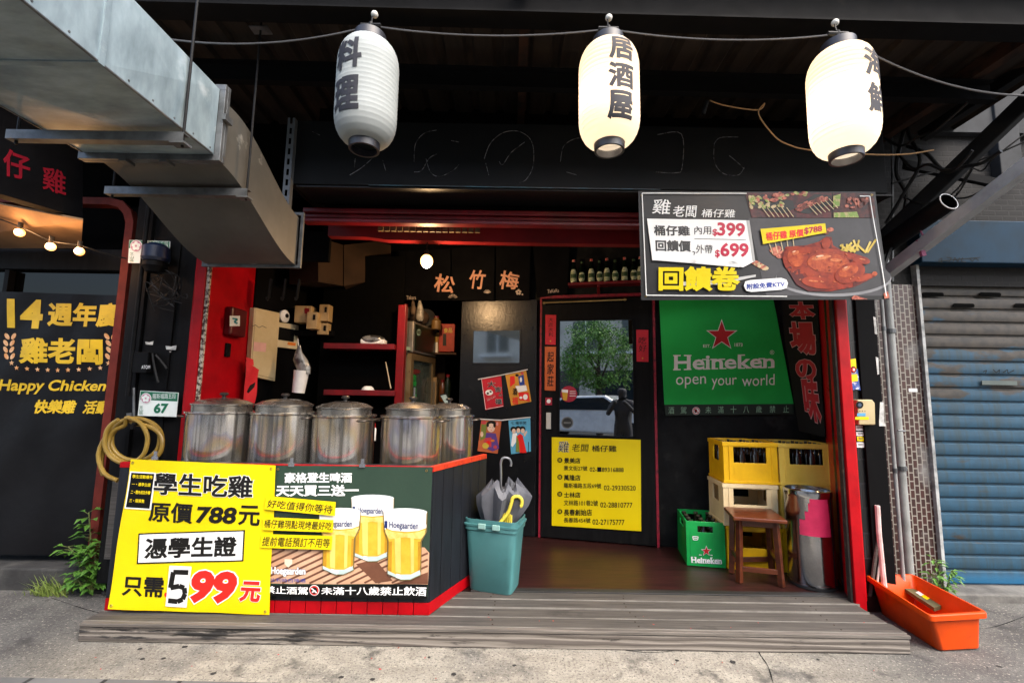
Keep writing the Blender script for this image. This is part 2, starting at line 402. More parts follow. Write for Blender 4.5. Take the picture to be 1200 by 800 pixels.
# ---- the deck
def wood_mat(name, c, c2, gap):
    M = mat(name, c, .75, c2=c2, scale=10, stretch=(.3, 9, 9), lohi=(.34, .72), bump=.006, bscale=14, bstretch=(.35, 14, 14), dirt=gap, dscale=2.6, dlohi=(.60, .74))
    return M
GREYW = wood_mat('weathered_grey_wood', '55504a', '2e2b28', '1e1c1a')
GREYW2 = wood_mat('pale_weathered_wood', '746d65', '423d38', '262422')
dk = thing('wooden_deck', 'low deck of weathered grey planks in front of the shop entrance', 'deck', (0, 3.0, 0))
y0s = [2.748, 2.868, 2.985, 3.098]
RINGW = None
def ring_wood(name, c, c2, c3):
    M = bpy.data.materials.new(name); M.use_nodes = True; n = M.node_tree.nodes; L = M.node_tree.links; b = n['Principled BSDF']
    tc = n.new('ShaderNodeTexCoord'); mp = n.new('ShaderNodeMapping'); mp.inputs['Scale'].default_value = (.55, 1, 9); L.new(tc.outputs['Object'], mp.inputs[0])
    wv = n.new('ShaderNodeTexWave'); wv.bands_direction = 'Z'; wv.inputs['Scale'].default_value = 1.3; wv.inputs['Distortion'].default_value = 14; wv.inputs['Detail'].default_value = 3; wv.inputs['Detail Scale'].default_value = .7; L.new(mp.outputs[0], wv.inputs[0])
    m2 = n.new('ShaderNodeMapping'); m2.inputs['Scale'].default_value = (1.2, 6, 12); L.new(tc.outputs['Object'], m2.inputs[0])
    no = n.new('ShaderNodeTexNoise'); no.inputs['Scale'].default_value = 2.4; no.inputs['Detail'].default_value = 9; no.inputs['Roughness'].default_value = .7; L.new(m2.outputs[0], no.inputs[0])
    def mr(s, a, q): r = n.new('ShaderNodeMapRange'); r.inputs[1].default_value = a; r.inputs[2].default_value = q; L.new(s, r.inputs[0]); return r.outputs[0]
    def mix(f, a, q):
        x = n.new('ShaderNodeMix'); x.data_type = 'RGBA'; L.new(f, x.inputs[0])
        for i, k in ((6, a), (7, q)):
            if isinstance(k, str): x.inputs[i].default_value = (*lin(k), 1)
            else: L.new(k, x.inputs[i])
        return x.outputs[2]
    # charred, flaking black paint at the left end
    sx = n.new('ShaderNodeSeparateXYZ'); L.new(tc.outputs['Object'], sx.inputs[0])
    ad = n.new('ShaderNodeMath'); L.new(no.outputs[0], ad.inputs[0]); L.new(mr(sx.outputs[0], .5, -1.6), ad.inputs[1])
    sc2 = n.new('ShaderNodeMath'); sc2.operation = 'MULTIPLY'; sc2.inputs[1].default_value = .12; L.new(mr(sx.outputs[0], .3, -1.4), sc2.inputs[0])
    L.new(sc2.outputs[0], ad.inputs[1])
    col = mix(mr(wv.outputs['Fac'], .45, .75), c, c2); col = mix(mr(no.outputs[0], .5, .72), col, c2); col = mix(mr(ad.outputs[0], .60, .66), col, c3)
    L.new(col, b.inputs['Base Color']); b.inputs['Roughness'].default_value = .8
    bu = n.new('ShaderNodeBump'); bu.inputs['Distance'].default_value = .003; L.new(wv.outputs['Fac'], bu.inputs['Height']); L.new(bu.outputs[0], b.inputs['Normal']); return M
FASW = ring_wood('ringed_weathered_board', '7b746b', '57504a', '211f1d')
EDGEW = mat('worn_lit_plank_edge', '8f8a82', .85, c2='5c5751', scale=3, stretch=(1.6, 1, 1), lohi=(.3, .7))  # worn pale wood; colour also holds the sky light the edges catch
bm = B(); boxb(bm, -2.38, 2.2, 2.80, 3.2, .004, .012); obj('gap_shade_sheet', bm, mat('gap_shade_dark', '14110f', .9), dk)  # dark sheet added under the planks so the seams read as shade
for i, y in enumerate(y0s):
    bm = B(); wd = (y0s[i+1] if i < 3 else 3.205)-y-.007; zt_ = DK-(.003 if i == 1 else 0)+.0015*i
    boxb(bm, -2.39+.01*(i % 2), 2.25-.012*(i % 3), y+.0045, y+wd, .07, zt_); pk_ = obj('plank', bm, GREYW, dk, bevel=.003)
    bm = B(); boxb(bm, -2.388+.01*(i % 2), 2.248-.012*(i % 3), y, y+.0043, .072, zt_+.0012); obj('worn_lit_edge', bm, EDGEW, pk_)
    rs_ = random.Random(i)
    for x in (-.1, .75, 1.9):
        for q_ in (.03, wd-.03): bm = B(); lathe(bm, [(.0055, 0), (.005, .0008)], (x+rs_.uniform(-.02, .02), y+q_, zt_), 8); obj('nail_head', bm, RUST, pk_)
bm = B(); boxb(bm, -2.385, 2.24, 2.722, 2.744, 0.003, .079); obj('front_board', bm, FASW, dk, bevel=.003)
bm = B(); boxb(bm, -2.383, 2.245, 2.716, 2.7465, .0825, DK+.001); obj('nosing_board', bm, GREYW2, dk, bevel=.004)
bm = B(); boxb(bm, -.25, 2.29, 3.207, 3.262, .07, DK+.009); obj('threshold_strip', bm, mat('dark_threshold', '2b2a29', .55, c2='1d1c1b', scale=6, stretch=(.3, 3, 3), dirt='5c5a56', dscale=20, dlohi=(.64, .74)), dk, bevel=.004)
bm = B(); boxb(bm, 2.215, 2.245, 2.78, 3.2, .003, .069); obj('side_board', bm, GREYW, dk)
bm = B(); boxb(bm, -2.39, -2.36, 2.78, 3.2, .003, .069); obj('side_board', bm, GREYW, dk)

# ---- shop building
shop = thing('shop_building', 'black fronted restaurant with red posts, red beam and open kitchen', 'building', (0, 4.0, 0))
A12 = math.radians(12.6)
DW = Surf((.313, 4.431, 0), (-math.sin(A12), -math.cos(A12), 0))
WALLP = mat('black_board_wall', '191a1b', .55, spec=.25, c2='0f0f10', scale=7, bump=.0025, bscale=26, dirt='343331', dscale=5, dlohi=(.55, .8), rvar=.15)
uL = DW.uv(541, 480)[0]; uR = 2.3
bm = B(); slab(bm, DW, (uL, uR, .1, 2.9), -.12, 0); obj('door_wall', bm, WALLP, shop)
# right side wall, red with a front post
SR = SY(3.10); rr = (SR.uv(1003.8, 620)[0]-.035, SR.uv(1003.8, 620)[0]+.035)
bm = B(); hexa(bm, [(rr[0]-.002, 3.155, DK), (2.34, 3.155, DK), (2.53, 3.66, DK), (2.478, 3.66, DK), (rr[0]-.002, 3.155, 2.75), (2.34, 3.155, 2.75), (2.53, 3.66, 2.75), (2.478, 3.66, 2.75)]); obj('side_wall', bm, mat('red_side_wall', 'c40a14', .3, spec=.35, c2='aa080f', scale=3, rvar=.08), shop)
bm = B(); boxb(bm, rr[0], rr[1], 3.10, 3.15, .02, 2.75); obj('front_post', bm, RED, shop, bevel=.004)
bm = B(); boxb(bm, rr[0]-.016, rr[0]-.003, 3.12, 3.152, DK, 2.75); obj('post_edge', bm, mat('dark_raw_wood', '2a211c', .8, c2='171311', scale=20, dirt='5a4a3c', dscale=30), shop)
bm = B(); boxb(bm, 2.54, 2.60, 3.655, 4.2, DK, 2.9); obj('side_return_wall', bm, WALLP, shop)
# left side wall
bm = B(); boxb(bm, -2.27, -2.215, 3.20, 3.90, DK, 2.8); obj('side_wall', bm, RED, shop)
SL = SY(3.17); ul = SL.uv(228, 400)[0]
bm = B(); boxb(bm, ul-.033, ul+.033, 3.17, 3.197, DK, 2.42); obj('front_post', bm, RED, shop, bevel=.004)
bm = B(); boxb(bm, ul+.036, ul+.058, 3.18, 3.198, DK, 2.42); obj('post_edge', bm, mat('peeling_white_edge', 'b8ab9a', .8, c2='3a2018', scale=40, lohi=(.45, .55)), shop)
KL = Surf((-2.2, 3.85, 0), (.961, -.276, 0))
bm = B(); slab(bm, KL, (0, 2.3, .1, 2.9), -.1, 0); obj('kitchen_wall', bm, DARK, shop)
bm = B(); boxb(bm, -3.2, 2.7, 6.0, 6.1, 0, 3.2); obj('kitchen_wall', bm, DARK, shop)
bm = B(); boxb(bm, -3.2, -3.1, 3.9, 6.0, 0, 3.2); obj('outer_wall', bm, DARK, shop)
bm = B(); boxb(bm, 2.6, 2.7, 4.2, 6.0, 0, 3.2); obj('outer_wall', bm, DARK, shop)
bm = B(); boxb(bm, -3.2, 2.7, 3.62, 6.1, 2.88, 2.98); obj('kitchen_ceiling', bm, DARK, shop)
# facade over the opening
SGN = SY(3.0)
bm = B(); boxb(bm, -1.55, 2.56, 3.0, 3.6, 2.809, 3.272); obj('sign_board', bm, mat('black_gloss_sign', '0d0e0f', .55, spec=.3, c2='0a0b0c', scale=5, rvar=.1, bump=.0008, bscale=12), shop, bevel=.004)
bm = B(); boxb(bm, -1.0, 1.0, 2.996, 3.0, 2.806, 2.812); obj('tape_edge', bm, mat('teal_tape', '1d4450', .5, c2='16242a', scale=5, stretch=(1, 1, 1), lohi=(.45, .55)), shop)
gs = B()
def chalk(pts, k=2.857, x0=340, y0=130, r=.0017):
    P = cat_([SGN.at(x0+x/k, y0+y/k, .001) for x, y in pts], 5); tube(gs, P, r, 4)
for c_ in ([(415, 170), (420, 110), (450, 75), (490, 65)], [(415, 205), (440, 200), (465, 160), (490, 145)], [(455, 160), (470, 205), (500, 220), (545, 200), (565, 180)], [(540, 100), (565, 105)],
           [(650, 160), (670, 110), (710, 75), (760, 68), (800, 90), (815, 130), (812, 190), (790, 230), (768, 240)], [(655, 175), (665, 215)], [(700, 170), (712, 180), (740, 140), (785, 105)],
           [(905, 170), (915, 120), (950, 95), (990, 90)], [(925, 205), (960, 215)], [(200, 215), (240, 190), (280, 155)], [(215, 190), (218, 160)], [(310, 165), (320, 200)], [(75, 70), (100, 82)],
           [(1420, 110), (1420, 170), (1450, 210), (1500, 215), (1520, 190)], [(1420, 110), (1440, 90), (1500, 88)], [(1470, 150), (1500, 175), (1520, 195)], [(1230, 80), (1310, 78), (1312, 190), (1290, 208), (1225, 205)]):
    chalk(c_)
obj('faded_letter_outline', gs, mat('grey_glue_line', '77777a', .8, c2='111111', scale=30, lohi=(.46, .56)), shop)
bm = B(); boxb(bm, -1.5, 2.6, 3.01, 3.30, 2.795, 2.806); obj('soffit', bm, mat('black_soffit', '161515', .36, rvar=.08, bump=.001, bscale=14), shop)
MOLD = mat('red_metal_track', '6e0916', .4, c2='50060f', scale=6, rvar=.1, dirt='2a0608', dlohi=(.6, .8), dscale=4)
bm = B()
for z0, z1, yy in ((2.712, 2.75, 3.25), (2.676, 2.706, 3.262), (2.64, 2.672, 3.25)): boxb(bm, -1.56, 2.29, yy, 3.33, z0, z1)
obj('red_track', bm, MOLD, shop, bevel=.008)
bm = B(); boxb(bm, -1.42, 2.285, 3.31, 3.6, 2.735, 2.795); obj('track_cover', bm, DARK, shop)
bm = B()
for i in range(16): boxb(bm, -1.05+i*.05, -1.012+i*.05, 3.42, 3.44, 2.64, 2.72)
for i in range(16): pass
obj('roller_slat', bm, mat('dusty_slats', '6a5a40', .6, c2='2a231a', scale=15), shop)
bm = B(); P = []
for i in range(25):
    x = -1.5+i*3.78/24; P.append((x, 2.628-.012*math.sin(i/24*3.14)+(.02 if x < -1.1 else 0)))
for (xa, za), (xb, zb) in zip(P, P[1:]): hexa(bm, [(xa, 3.58, za), (xb, 3.58, zb), (xb, 3.66, zb), (xa, 3.66, za), (xa, 3.58, 2.735), (xb, 3.58, 2.735), (xb, 3.66, 2.735), (xa, 3.66, 2.735)])
bmesh.ops.remove_doubles(bm, verts=bm.verts[:], dist=1e-5)
obj('red_beam', bm, mat('red_beam_paint', '800a12', .55, c2='60070c', scale=3), shop)
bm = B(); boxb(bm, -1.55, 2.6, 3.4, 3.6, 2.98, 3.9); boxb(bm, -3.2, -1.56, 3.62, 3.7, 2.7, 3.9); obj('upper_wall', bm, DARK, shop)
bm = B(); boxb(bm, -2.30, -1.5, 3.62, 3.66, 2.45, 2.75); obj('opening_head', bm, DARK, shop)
# red kitchen post and shelves
KP = SY(4.15)
bm = B(); slabp(bm, KP, 462.5, 357, 471.5, 560, -.09, 0); obj('kitchen_post', bm, REDD, shop, bevel=.003)
SHR = mat('red_shelf_paint', '720a12', .45, c2='54070d', scale=8)
for yy in (405.5, 460):
    r = SY(4.1).rect(379, yy-3.2, 462, yy+3.2); bm = B(); slab(bm, SY(4.1), r, -.2, 0); obj('kitchen_shelf', bm, SHR, shop, bevel=.003)
bm = B(); slabp(bm, SY(4.30), 374, 300, 470, 560, -.03, 0); obj('kitchen_back_panel', bm, mat('black_tile', '080808', .9, c2='050505', scale=30, spec=.05), shop)
bm = B(); slabp(bm, SY(5.3), 500, 412, 521, 480, -.04, 0); obj('brown_panel', bm, mat('brown_board', '4a2f1c', .7), shop)

# plain panel left of the door
PANEL = mat('glossy_black_panel', '17181a', .3, spec=1.0, c2='101113', scale=8, bump=.0016, bscale=38, dirt='2e2e2e', dlohi=(.6, .8), dscale=9, rvar=.08)
r = DW.rect(539, 353, 629, 628); bm = B(); slab(bm, DW, (r[0], r[1], .1, r[3]), .003, .04); pn = obj('wall_panel', bm, PANEL, shop, bevel=.003)
def glass_mat(name, refl, dark, rough=.015):
    M = bpy.data.materials.new(name); M.use_nodes = True; n = M.node_tree.nodes; L = M.node_tree.links
    g = n.new('ShaderNodeBsdfGlossy'); g.inputs['Roughness'].default_value = rough; g.inputs['Color'].default_value = (.95, .97, .96, 1)
    b = n['Principled BSDF']; b.inputs['Base Color'].default_value = (*lin(dark), 1); b.inputs['Roughness'].default_value = .3; b.inputs['Specular IOR Level'].default_value = 0
    x = n.new('ShaderNodeMixShader'); x.inputs[0].default_value = refl; L.new(b.outputs[0], x.inputs[1]); L.new(g.outputs[0], x.inputs[2]); L.new(x.outputs[0], n['Material Output'].inputs['Surface'])
    return M
GLASS = glass_mat('door_glass', .58, '0a0b0b'); GLASS2 = glass_mat('hatch_glass', .5, '20221f', .05)
DG = Surf(DW.p, DW.n)
def frame(bm, S, r, wd, o0, o1):
    u0, u1, v0, v1 = r
    slab(bm, S, (u0, u1, v1-wd, v1), o0, o1); slab(bm, S, (u0, u1, v0, v0+wd), o0, o1); slab(bm, S, (u0, u0+wd, v0+wd, v1-wd), o0, o1); slab(bm, S, (u1-wd, u1, v0+wd, v1-wd), o0, o1)
r = DW.rect(556, 388, 610, 425.5); bm = B(); slab(bm, DW, r, .04, .0415); hg = obj('hatch_window', bm, GLASS2, shop)
bm = B(); frame(bm, DW, (r[0]-.015, r[1]+.015, r[2]-.015, r[3]+.015), .016, .04, .047); obj('hatch_frame', bm, PANEL, hg)
# door leaf
r = DW.rect(635.5, 352, 766, 634); uD0, uD1, vD0, vD1 = r
GX = DW.rect(656, 375.5, 742, 510)
bm = B()
for q in ((uD0, GX[0], .11, vD1), (GX[1], uD1, .11, vD1), (GX[0], GX[1], .11, GX[2]), (GX[0], GX[1], GX[3], vD1)): slab(bm, DW, q, .003, .045)
bmesh.ops.remove_doubles(bm, verts=bm.verts[:], dist=1e-5)
dr = obj('door', bm, BLACKW, shop)
bm = B(); slab(bm, DW, GX, .004, .028); obj('door_glass', bm, GLASS, dr)
bm = B(); frame(bm, DW, (GX[0]-.012, GX[1]+.012, GX[2]-.012, GX[3]+.012), .014, .045, .052); obj('glazing_bead', bm, BLACK, dr)
HND = mat('white_handle', 'cfcdc4', .4)
bm = B(); slabp(bm, DW, 641, 483, 646.5, 502, .045, .06); obj('door_handle', bm, HND, dr, bevel=.003)
BRASS = mat('brass_rod', 'b09660', .3, metal=.8)
bm = B(); tube(bm, [DW.at(637.5, 356.8, .085), DW.at(734, 353, .085)], .009, 10)
for x, y in ((639, 356.8), (732, 353)): boxr(bm, DW.at(x, y, .07), (.018, .03, .024), -A12)
obj('curtain_rod', bm, BRASS, dr)
bm = B(); slab(bm, DW, (uD0-.022, uD0-.004, .1, vD1+.02), .0, .05); slab(bm, DW, (uD1+.004, uD1+.026, .1, vD1+.02), .0, .05); slab(bm, DW, (uD0-.022, uD1+.026, vD1+.022, vD1+.05), .0, .05)
obj('door_frame', bm, mat('dark_crimson_frame', '8a0f2a', .6, c2='3a0b14', scale=25, lohi=(.45, .7)), shop)
# bottle shelf over the door
r = DW.rect(667, 333.2, 763, 336.2); SHV = r
bm = B(); slab(bm, DW, r, .003, .13); bsh = obj('bottle_shelf', bm, SHR, shop, bevel=.002)
bm = B(); slab(bm, DW, (DW.uv(700, 340)[0], DW.uv(703, 340)[0], r[2]-.085, r[2]), .003, .02); hexa(bm, [DW.pt(DW.uv(700, 340)[0], r[2]-.08, .02), DW.pt(DW.uv(703, 340)[0], r[2]-.08, .02), DW.pt(DW.uv(703, 340)[0], r[2]-.06, .02), DW.pt(DW.uv(700, 340)[0], r[2]-.06, .02), DW.pt(DW.uv(700, 340)[0], r[2]-.02, .11), DW.pt(DW.uv(703, 340)[0], r[2]-.02, .11), DW.pt(DW.uv(703, 340)[0], r[2], .11), DW.pt(DW.uv(700, 340)[0], r[2], .11)]); obj('shelf_bracket', bm, SHR, bsh)

# black pillar on the left with number plates
bm = B(); boxb(bm, -2.77, ul-.036, 3.25, 3.62, .1, 3.3); obj('pillar', bm, BLACKW, shop)
bm = B(); boxb(bm, -2.62, -2.42, 3.235, 3.249, .1, 2.5); boxb(bm, -2.66, -2.63, 3.22, 3.249, .6, 2.7); obj('pillar_board', bm, BLACK, shop, bevel=.002)
SP = SY(3.25)
# wooden post foot seen beside the banner
bm = B(); slabp(bm, SY(3.2), 127, 560, 146, 655, -.03, 0); obj('board_offcut', bm, GREYW, shop)

# tiled pillar on the right
TILE = brickmat('black_wall_tile', '121315', '0d0e10', '26282c', .125, .165, .005, .3, dirt='0c0c0c', offset=.5)
bm = B(); boxb(bm, rr[1]+.004, 2.63, 3.27, 3.33, 0, 3.0); obj('tiled_pillar', bm, TILE, shop)
bm = B(); slab(bm, SY(3.25), (2.475, 2.615, .0, 2.65), -.018, 0); obj('cover_board', bm, mat('black_cover_board', '0a0a0b', .65, spec=.15, dirt='2c2b2a', dlohi=(.6, .75)), shop, bevel=.004)
PEEL = mat('peeled_white_paint', 'c9c9c4', .8, c2='8c8c88', scale=20)
bm = B()
for pts in ([(1023, 371), (1026, 372), (1027, 384), (1028, 392), (1025, 391), (1024, 380)], [(1026, 418), (1029, 419), (1030, 438), (1028, 439)], [(1031, 471), (1035, 471), (1036, 494), (1038, 499), (1030, 499), (1030, 493)]):
    prism(bm, [SY(3.25).at(x, y, .001) for x, y in pts], (0, -.0015, 0))
obj('peeling_patch', bm, PEEL, shop)

# ---- building on the right with the roller shutter
nb = thing('shutter_building', 'neighbouring shop with closed blue roller shutter and brick mosaic pillar', 'building', (3.8, 3.7, 0))
BRK = brickmat('brick_mosaic', '3c1f1b', '2e1916', '8a857c', .062, .036, .0045, .35, dirt='7d7c7a', dlohi=(.58, .74), dscale=3, swap=True, bump=.002)
bm = B(); boxb(bm, 2.64, 3.135, 3.5, 3.9, .0, 2.30); obj('brick_pillar', bm, BRK, nb)
UBRK = brickmat('grimy_dark_brick', '121111', '0d0d0c', '222120', .11, .045, .006, .85, dirt='100f0f', dlohi=(.4, .7))
bm = B(); boxb(bm, 2.62, 7, 3.52, 3.9, 2.301, 5.4); obj('brick_wall', bm, UBRK, nb)
bm = B(); boxb(bm, 3.135, 3.158, 3.47, 3.6, .06, 2.5); obj('shutter_rail', bm, mat('worn_white_rail', 'a9abaa', .6, c2='6a6c6b', scale=12), nb)
def shutter_mat():
    M = bpy.data.materials.new('rusty_blue_shutter'); M.use_nodes = True; n = M.node_tree.nodes; L = M.node_tree.links; b = n['Principled BSDF']
    tc = n.new('ShaderNodeTexCoord'); sx = n.new('ShaderNodeSeparateXYZ'); L.new(tc.outputs['Object'], sx.inputs[0])
    mp = n.new('ShaderNodeMapping'); mp.inputs['Scale'].default_value = (1, 1, 2.5); L.new(tc.outputs['Object'], mp.inputs[0])
    t = n.new('ShaderNodeTexNoise'); t.inputs['Scale'].default_value = 3.2; t.inputs['Detail'].default_value = 8; L.new(mp.outputs[0], t.inputs[0])
    h = n.new('ShaderNodeMapRange'); h.inputs[1].default_value = .9; h.inputs[2].default_value = 2.15; h.inputs[3].default_value = -.13; h.inputs[4].default_value = .22; L.new(sx.outputs[2], h.inputs[0])
    ad = n.new('ShaderNodeMath'); L.new(t.outputs[0], ad.inputs[0]); L.new(h.outputs[0], ad.inputs[1])
    r = n.new('ShaderNodeMapRange'); r.inputs[1].default_value = .54; r.inputs[2].default_value = .60; L.new(ad.outputs[0], r.inputs[0])
    t2 = n.new('ShaderNodeTexNoise'); t2.inputs['Scale'].default_value = 14; t2.inputs['Detail'].default_value = 6; L.new(tc.outputs['Object'], t2.inputs[0])
    mp3 = n.new('ShaderNodeMapping'); mp3.inputs['Scale'].default_value = (7, 1, .5); L.new(tc.outputs['Object'], mp3.inputs[0])
    t3 = n.new('ShaderNodeTexNoise'); t3.inputs['Scale'].default_value = 4; t3.inputs['Detail'].default_value = 7; L.new(mp3.outputs[0], t3.inputs[0])
    def mix(f, a, c):
        x = n.new('ShaderNodeMix'); x.data_type = 'RGBA'; L.new(f, x.inputs[0])
        for i, q in ((6, a), (7, c)):
            if isinstance(q, str): x.inputs[i].default_value = (*lin(q), 1)
            else: L.new(q, x.inputs[i])
        return x.outputs[2]
    def mr(s, a, c):
        q = n.new('ShaderNodeMapRange'); q.inputs[1].default_value = a; q.inputs[2].default_value = c; L.new(s, q.inputs[0]); return q.outputs[0]
    blue = mix(mr(t2.outputs[0], .35, .7), '12425a', '0f374b'); blue = mix(mr(t3.outputs[0], .46, .68), blue, '1d3540')
    lo = mr(sx.outputs[2], .16, .06); blue = mix(lo, blue, '17648f')
    rust = mix(mr(t2.outputs[0], .4, .65), '3a342d', '262421')
    L.new(mix(r.outputs[0], blue, rust), b.inputs['Base Color']); b.inputs['Roughness'].default_value = .62; return M
bm = B(); prof = []
pitch_ = .103; z = .06
while z < 2.43:
    for k, (dz, dy) in enumerate(((0, .016), (.007, .014), (.012, .0), (.03, -.004), (.06, -.004), (.088, -.001), (.092, .005), (.097, .015))): prof.append((z+dz, dy))
    z += pitch_
xs = (3.158, 5.6)
vv = [[bm.verts.new((x, 3.56+dy, zz)) for x in xs] for zz, dy in prof if zz < 2.45]
for a_, c_ in zip(vv, vv[1:]): bm.faces.new((a_[0], a_[1], c_[1], c_[0]))
SHM = shutter_mat(); shu = obj('roller_shutter', bm, SHM, nb, smooth=True, solid=.004)
for x, y, wx in ((1090, 320, 24), (1162, 320, 24), (1126, 333, 26), (1202, 333, 22), (1093, 345, 26), (1160, 345, 26), (1129, 358, 26), (1200, 358, 24)):
    c_ = SY(3.548).at(x, y); hw = wx/2/537*3.5-.016
    M_ = [c_+V(((hw if math.cos(t) > 0 else -hw)+.016*math.cos(t), 0, .016*math.sin(t))) for t in [(k+.5)*math.pi/10 for k in range(20)]]
    bm = B(); prism(bm, M_, (0, -.004, 0)); obj('vent_slot', bm, mat('slot_black', '060606', .9, spec=.1), shu)
bm = B(); slabp(bm, SY(3.545), 1150, 446, 1191, 451, 0, .006); obj('letter_slot', bm, mat('slot_plate', '59625f', .5, metal=.5), shu)
PN = Print(SY(3.54), shu, (980, 160, 2.668)); SCRIB = mat('marker_scribble', '10181c', .7)
PN.line([(458, 735), (470, 730), (466, 740)], 3, SCRIB, name='marker_scribble'); PN.line([(490, 728), (500, 738), (510, 728), (508, 740)], 3, SCRIB, name='marker_scribble'); PN.line([(520, 738), (535, 728), (536, 740), (556, 730)], 3, SCRIB, name='marker_scribble'); PN.done()
LBL = mat('blue_lintel_paint', '0c2f45', .6, spec=.2, c2='0a2738', scale=5, dirt='0d1d29', dscale=4, dlohi=(.55, .7))
bm = B(); boxb(bm, 3.12, 5.6, 3.40, 3.52, 2.452, 2.79); lt = obj('shutter_box', bm, LBL, nb, bevel=.008)
PN = Print(SY(3.40), lt, (980, 160, 2.668))
for pts in ([(320, 385), (330, 380), (328, 395)], [(345, 378), (360, 380), (352, 392)], [(365, 392), (370, 378), (380, 392), (385, 378)], [(395, 378), (390, 390), (405, 392)], [(415, 380), (425, 390), (435, 380), (445, 388)], [(318, 390), (450, 378)]): PN.line(pts, 3, SCRIB, name='graffiti')
PN.done()
GREYP = mat('grey_render', '2f3133', .85, c2='202224', scale=4, dirt='161718', dlohi=(.55, .7))
bm = B(); slabp(bm, SY(3.44), 1166, 60, 1192, 206, -.08, 0); obj('concrete_pilaster', bm, GREYP, nb, bevel=.006)
bm = B(); boxb(bm, 3.35, 7, 3.46, 3.52, 3.55, 4.9); obj('rendered_panel', bm, GREYP, nb)

# ---- neighbour on the left: dark shopfront
ln = thing('tarpaulin_shopfront', 'dark neighbouring shopfront with rusty red post and lit awning lining', 'building', (-3.6, 3.7, 0))
bm = B(); boxb(bm, -9, -3.0, 3.75, 3.85, .1, 3.6); obj('wall', bm, DARK, ln)
pc = aty(131.5, 470, 3.40)
P = [V((pc.x, 3.40, z)) for z in (.1, 1.0, 2.0, 2.55)]+[V((pc.x+.0, 3.40, 2.66)), V((pc.x-.03, 3.40, 2.74)), V((pc.x-.09, 3.40, 2.80)), V((pc.x-.18, 3.40, 2.82)), V((-4.6, 3.40, 2.83))]
bm = B(); tube(bm, P, .042, 4); obj('post', bm, REDBR, ln)
bm = B(); slabp(bm, SY(3.5), -80, 291, 147, 315, -.1, 0); slabp(bm, SY(3.5), 4, 316, 9, 345, -.05, 0); obj('head_beam', bm, BLACKW, ln)
bm = B(); slabp(bm, SY(3.56), -80, 314, 150, 346, -.03, 0); obj('transom_glass', bm, glass_mat('transom_glass', .025, '080808'), ln)
FAB = mat('tan_awning_lining', '8a7054', .85, c2='6e5740', scale=3, bump=.003, bscale=5)
q = [aty(-130, 215, 2.95), aty(97, 258, 2.95), aty(95, 291, 3.47), aty(-130, 291, 3.47)]
bm = B(); prism(bm, q, (0, 0, .012)); obj('awning_lining', bm, FAB, ln)
NS = Surf(aty(97, 200, 3.02), (.966, -.26, 0))
BS = mat('black_awning_cloth', '101012', .8, spec=.1, c2='08080a', scale=4, bump=.004, bscale=4)
bm = B(); c0 = [NS.at(-260, 60), NS.at(97, 150), NS.at(97, 256), NS.at(-260, 150)]
prism(bm, c0, -NS.n*.1); sg = obj('awning_sign', bm, BS, ln)
PN = Print(NS, sg, (0, 140, 4)); RL = mat('dim_red_letter', '780f20', .7, spec=.1)
PN.text('仔', [(13, 128), (140, 175), (140, 290), (13, 262)], RL, bold=.03); PN.text('雞', [(197, 215), (308, 245), (308, 362), (197, 325)], RL, bold=.02); PN.text('桶', [(-150, 60), (-40, 105), (-40, 235), (-150, 200)], RL, bold=.03); PN.done()

# ---- canopy
cn = thing('canopy', 'dark corrugated metal canopy on steel beams over the shopfront', 'canopy', (0, 2.8, 3.3))
zb = aty(560, 18, 2.2).z
BEAM = mat('dark_beam_paint', '0e0e0f', .7, c2='090909', scale=7, dirt='26221d', dlohi=(.64, .78), rvar=.1, spec=.2)
def tilt(bm, k=-.012):
    for v in bm.verts: v.co.z += v.co.x*k
    return bm
bm = B(); boxb(bm, -2.6, 5.2, 2.2, 2.215, zb+.012, zb+.36); boxb(bm, -2.6, 5.2, 2.17, 2.29, zb, zb+.012); boxb(bm, -2.6, 5.2, 2.216, 2.29, zb+.3, zb+.31); obj('front_beam', tilt(bm), BEAM, cn)
bm = B(); x = -5.0; row = []
ROOFM = mat('corrugated_roof', '332b25', .75, c2='211c18', scale=4, stretch=(4, .6, 1), dirt='43372b', dscale=3, spec=.2)
while x < 3.55:
    for dx, dz in ((0, 0), (.09, 0), (.11, .028), (.15, .028), (.17, 0)): row.append((x+dx, dz))
    x += .19
v1 = [bm.verts.new((x, 2.05, 3.66+z-.012*x)) for x, z in row]; v2 = [bm.verts.new((x, 3.75, 3.60+z-.012*x)) for x, z in row]
for i in range(len(row)-1): bm.faces.new((v1[i], v1[i+1], v2[i+1], v2[i]))
obj('roof_sheet', bm, ROOFM, cn, solid=.004)
zp = aty(560, 106, 2.78).z
bm = B(); boxb(bm, -2.6, 3.1, 2.78, 2.792, zp, zp+.14); boxb(bm, -2.6, 3.1, 2.74, 2.78, zp, zp+.006); boxb(bm, -2.6, 3.1, 2.74, 2.78, zp+.134, zp+.14); obj('purlin', tilt(bm), BEAM, cn)
bm = B(); boxb(bm, .015, .07, 2.0, 3.4, zp+.145, zp+.21); obj('rafter', bm, RUST, cn)
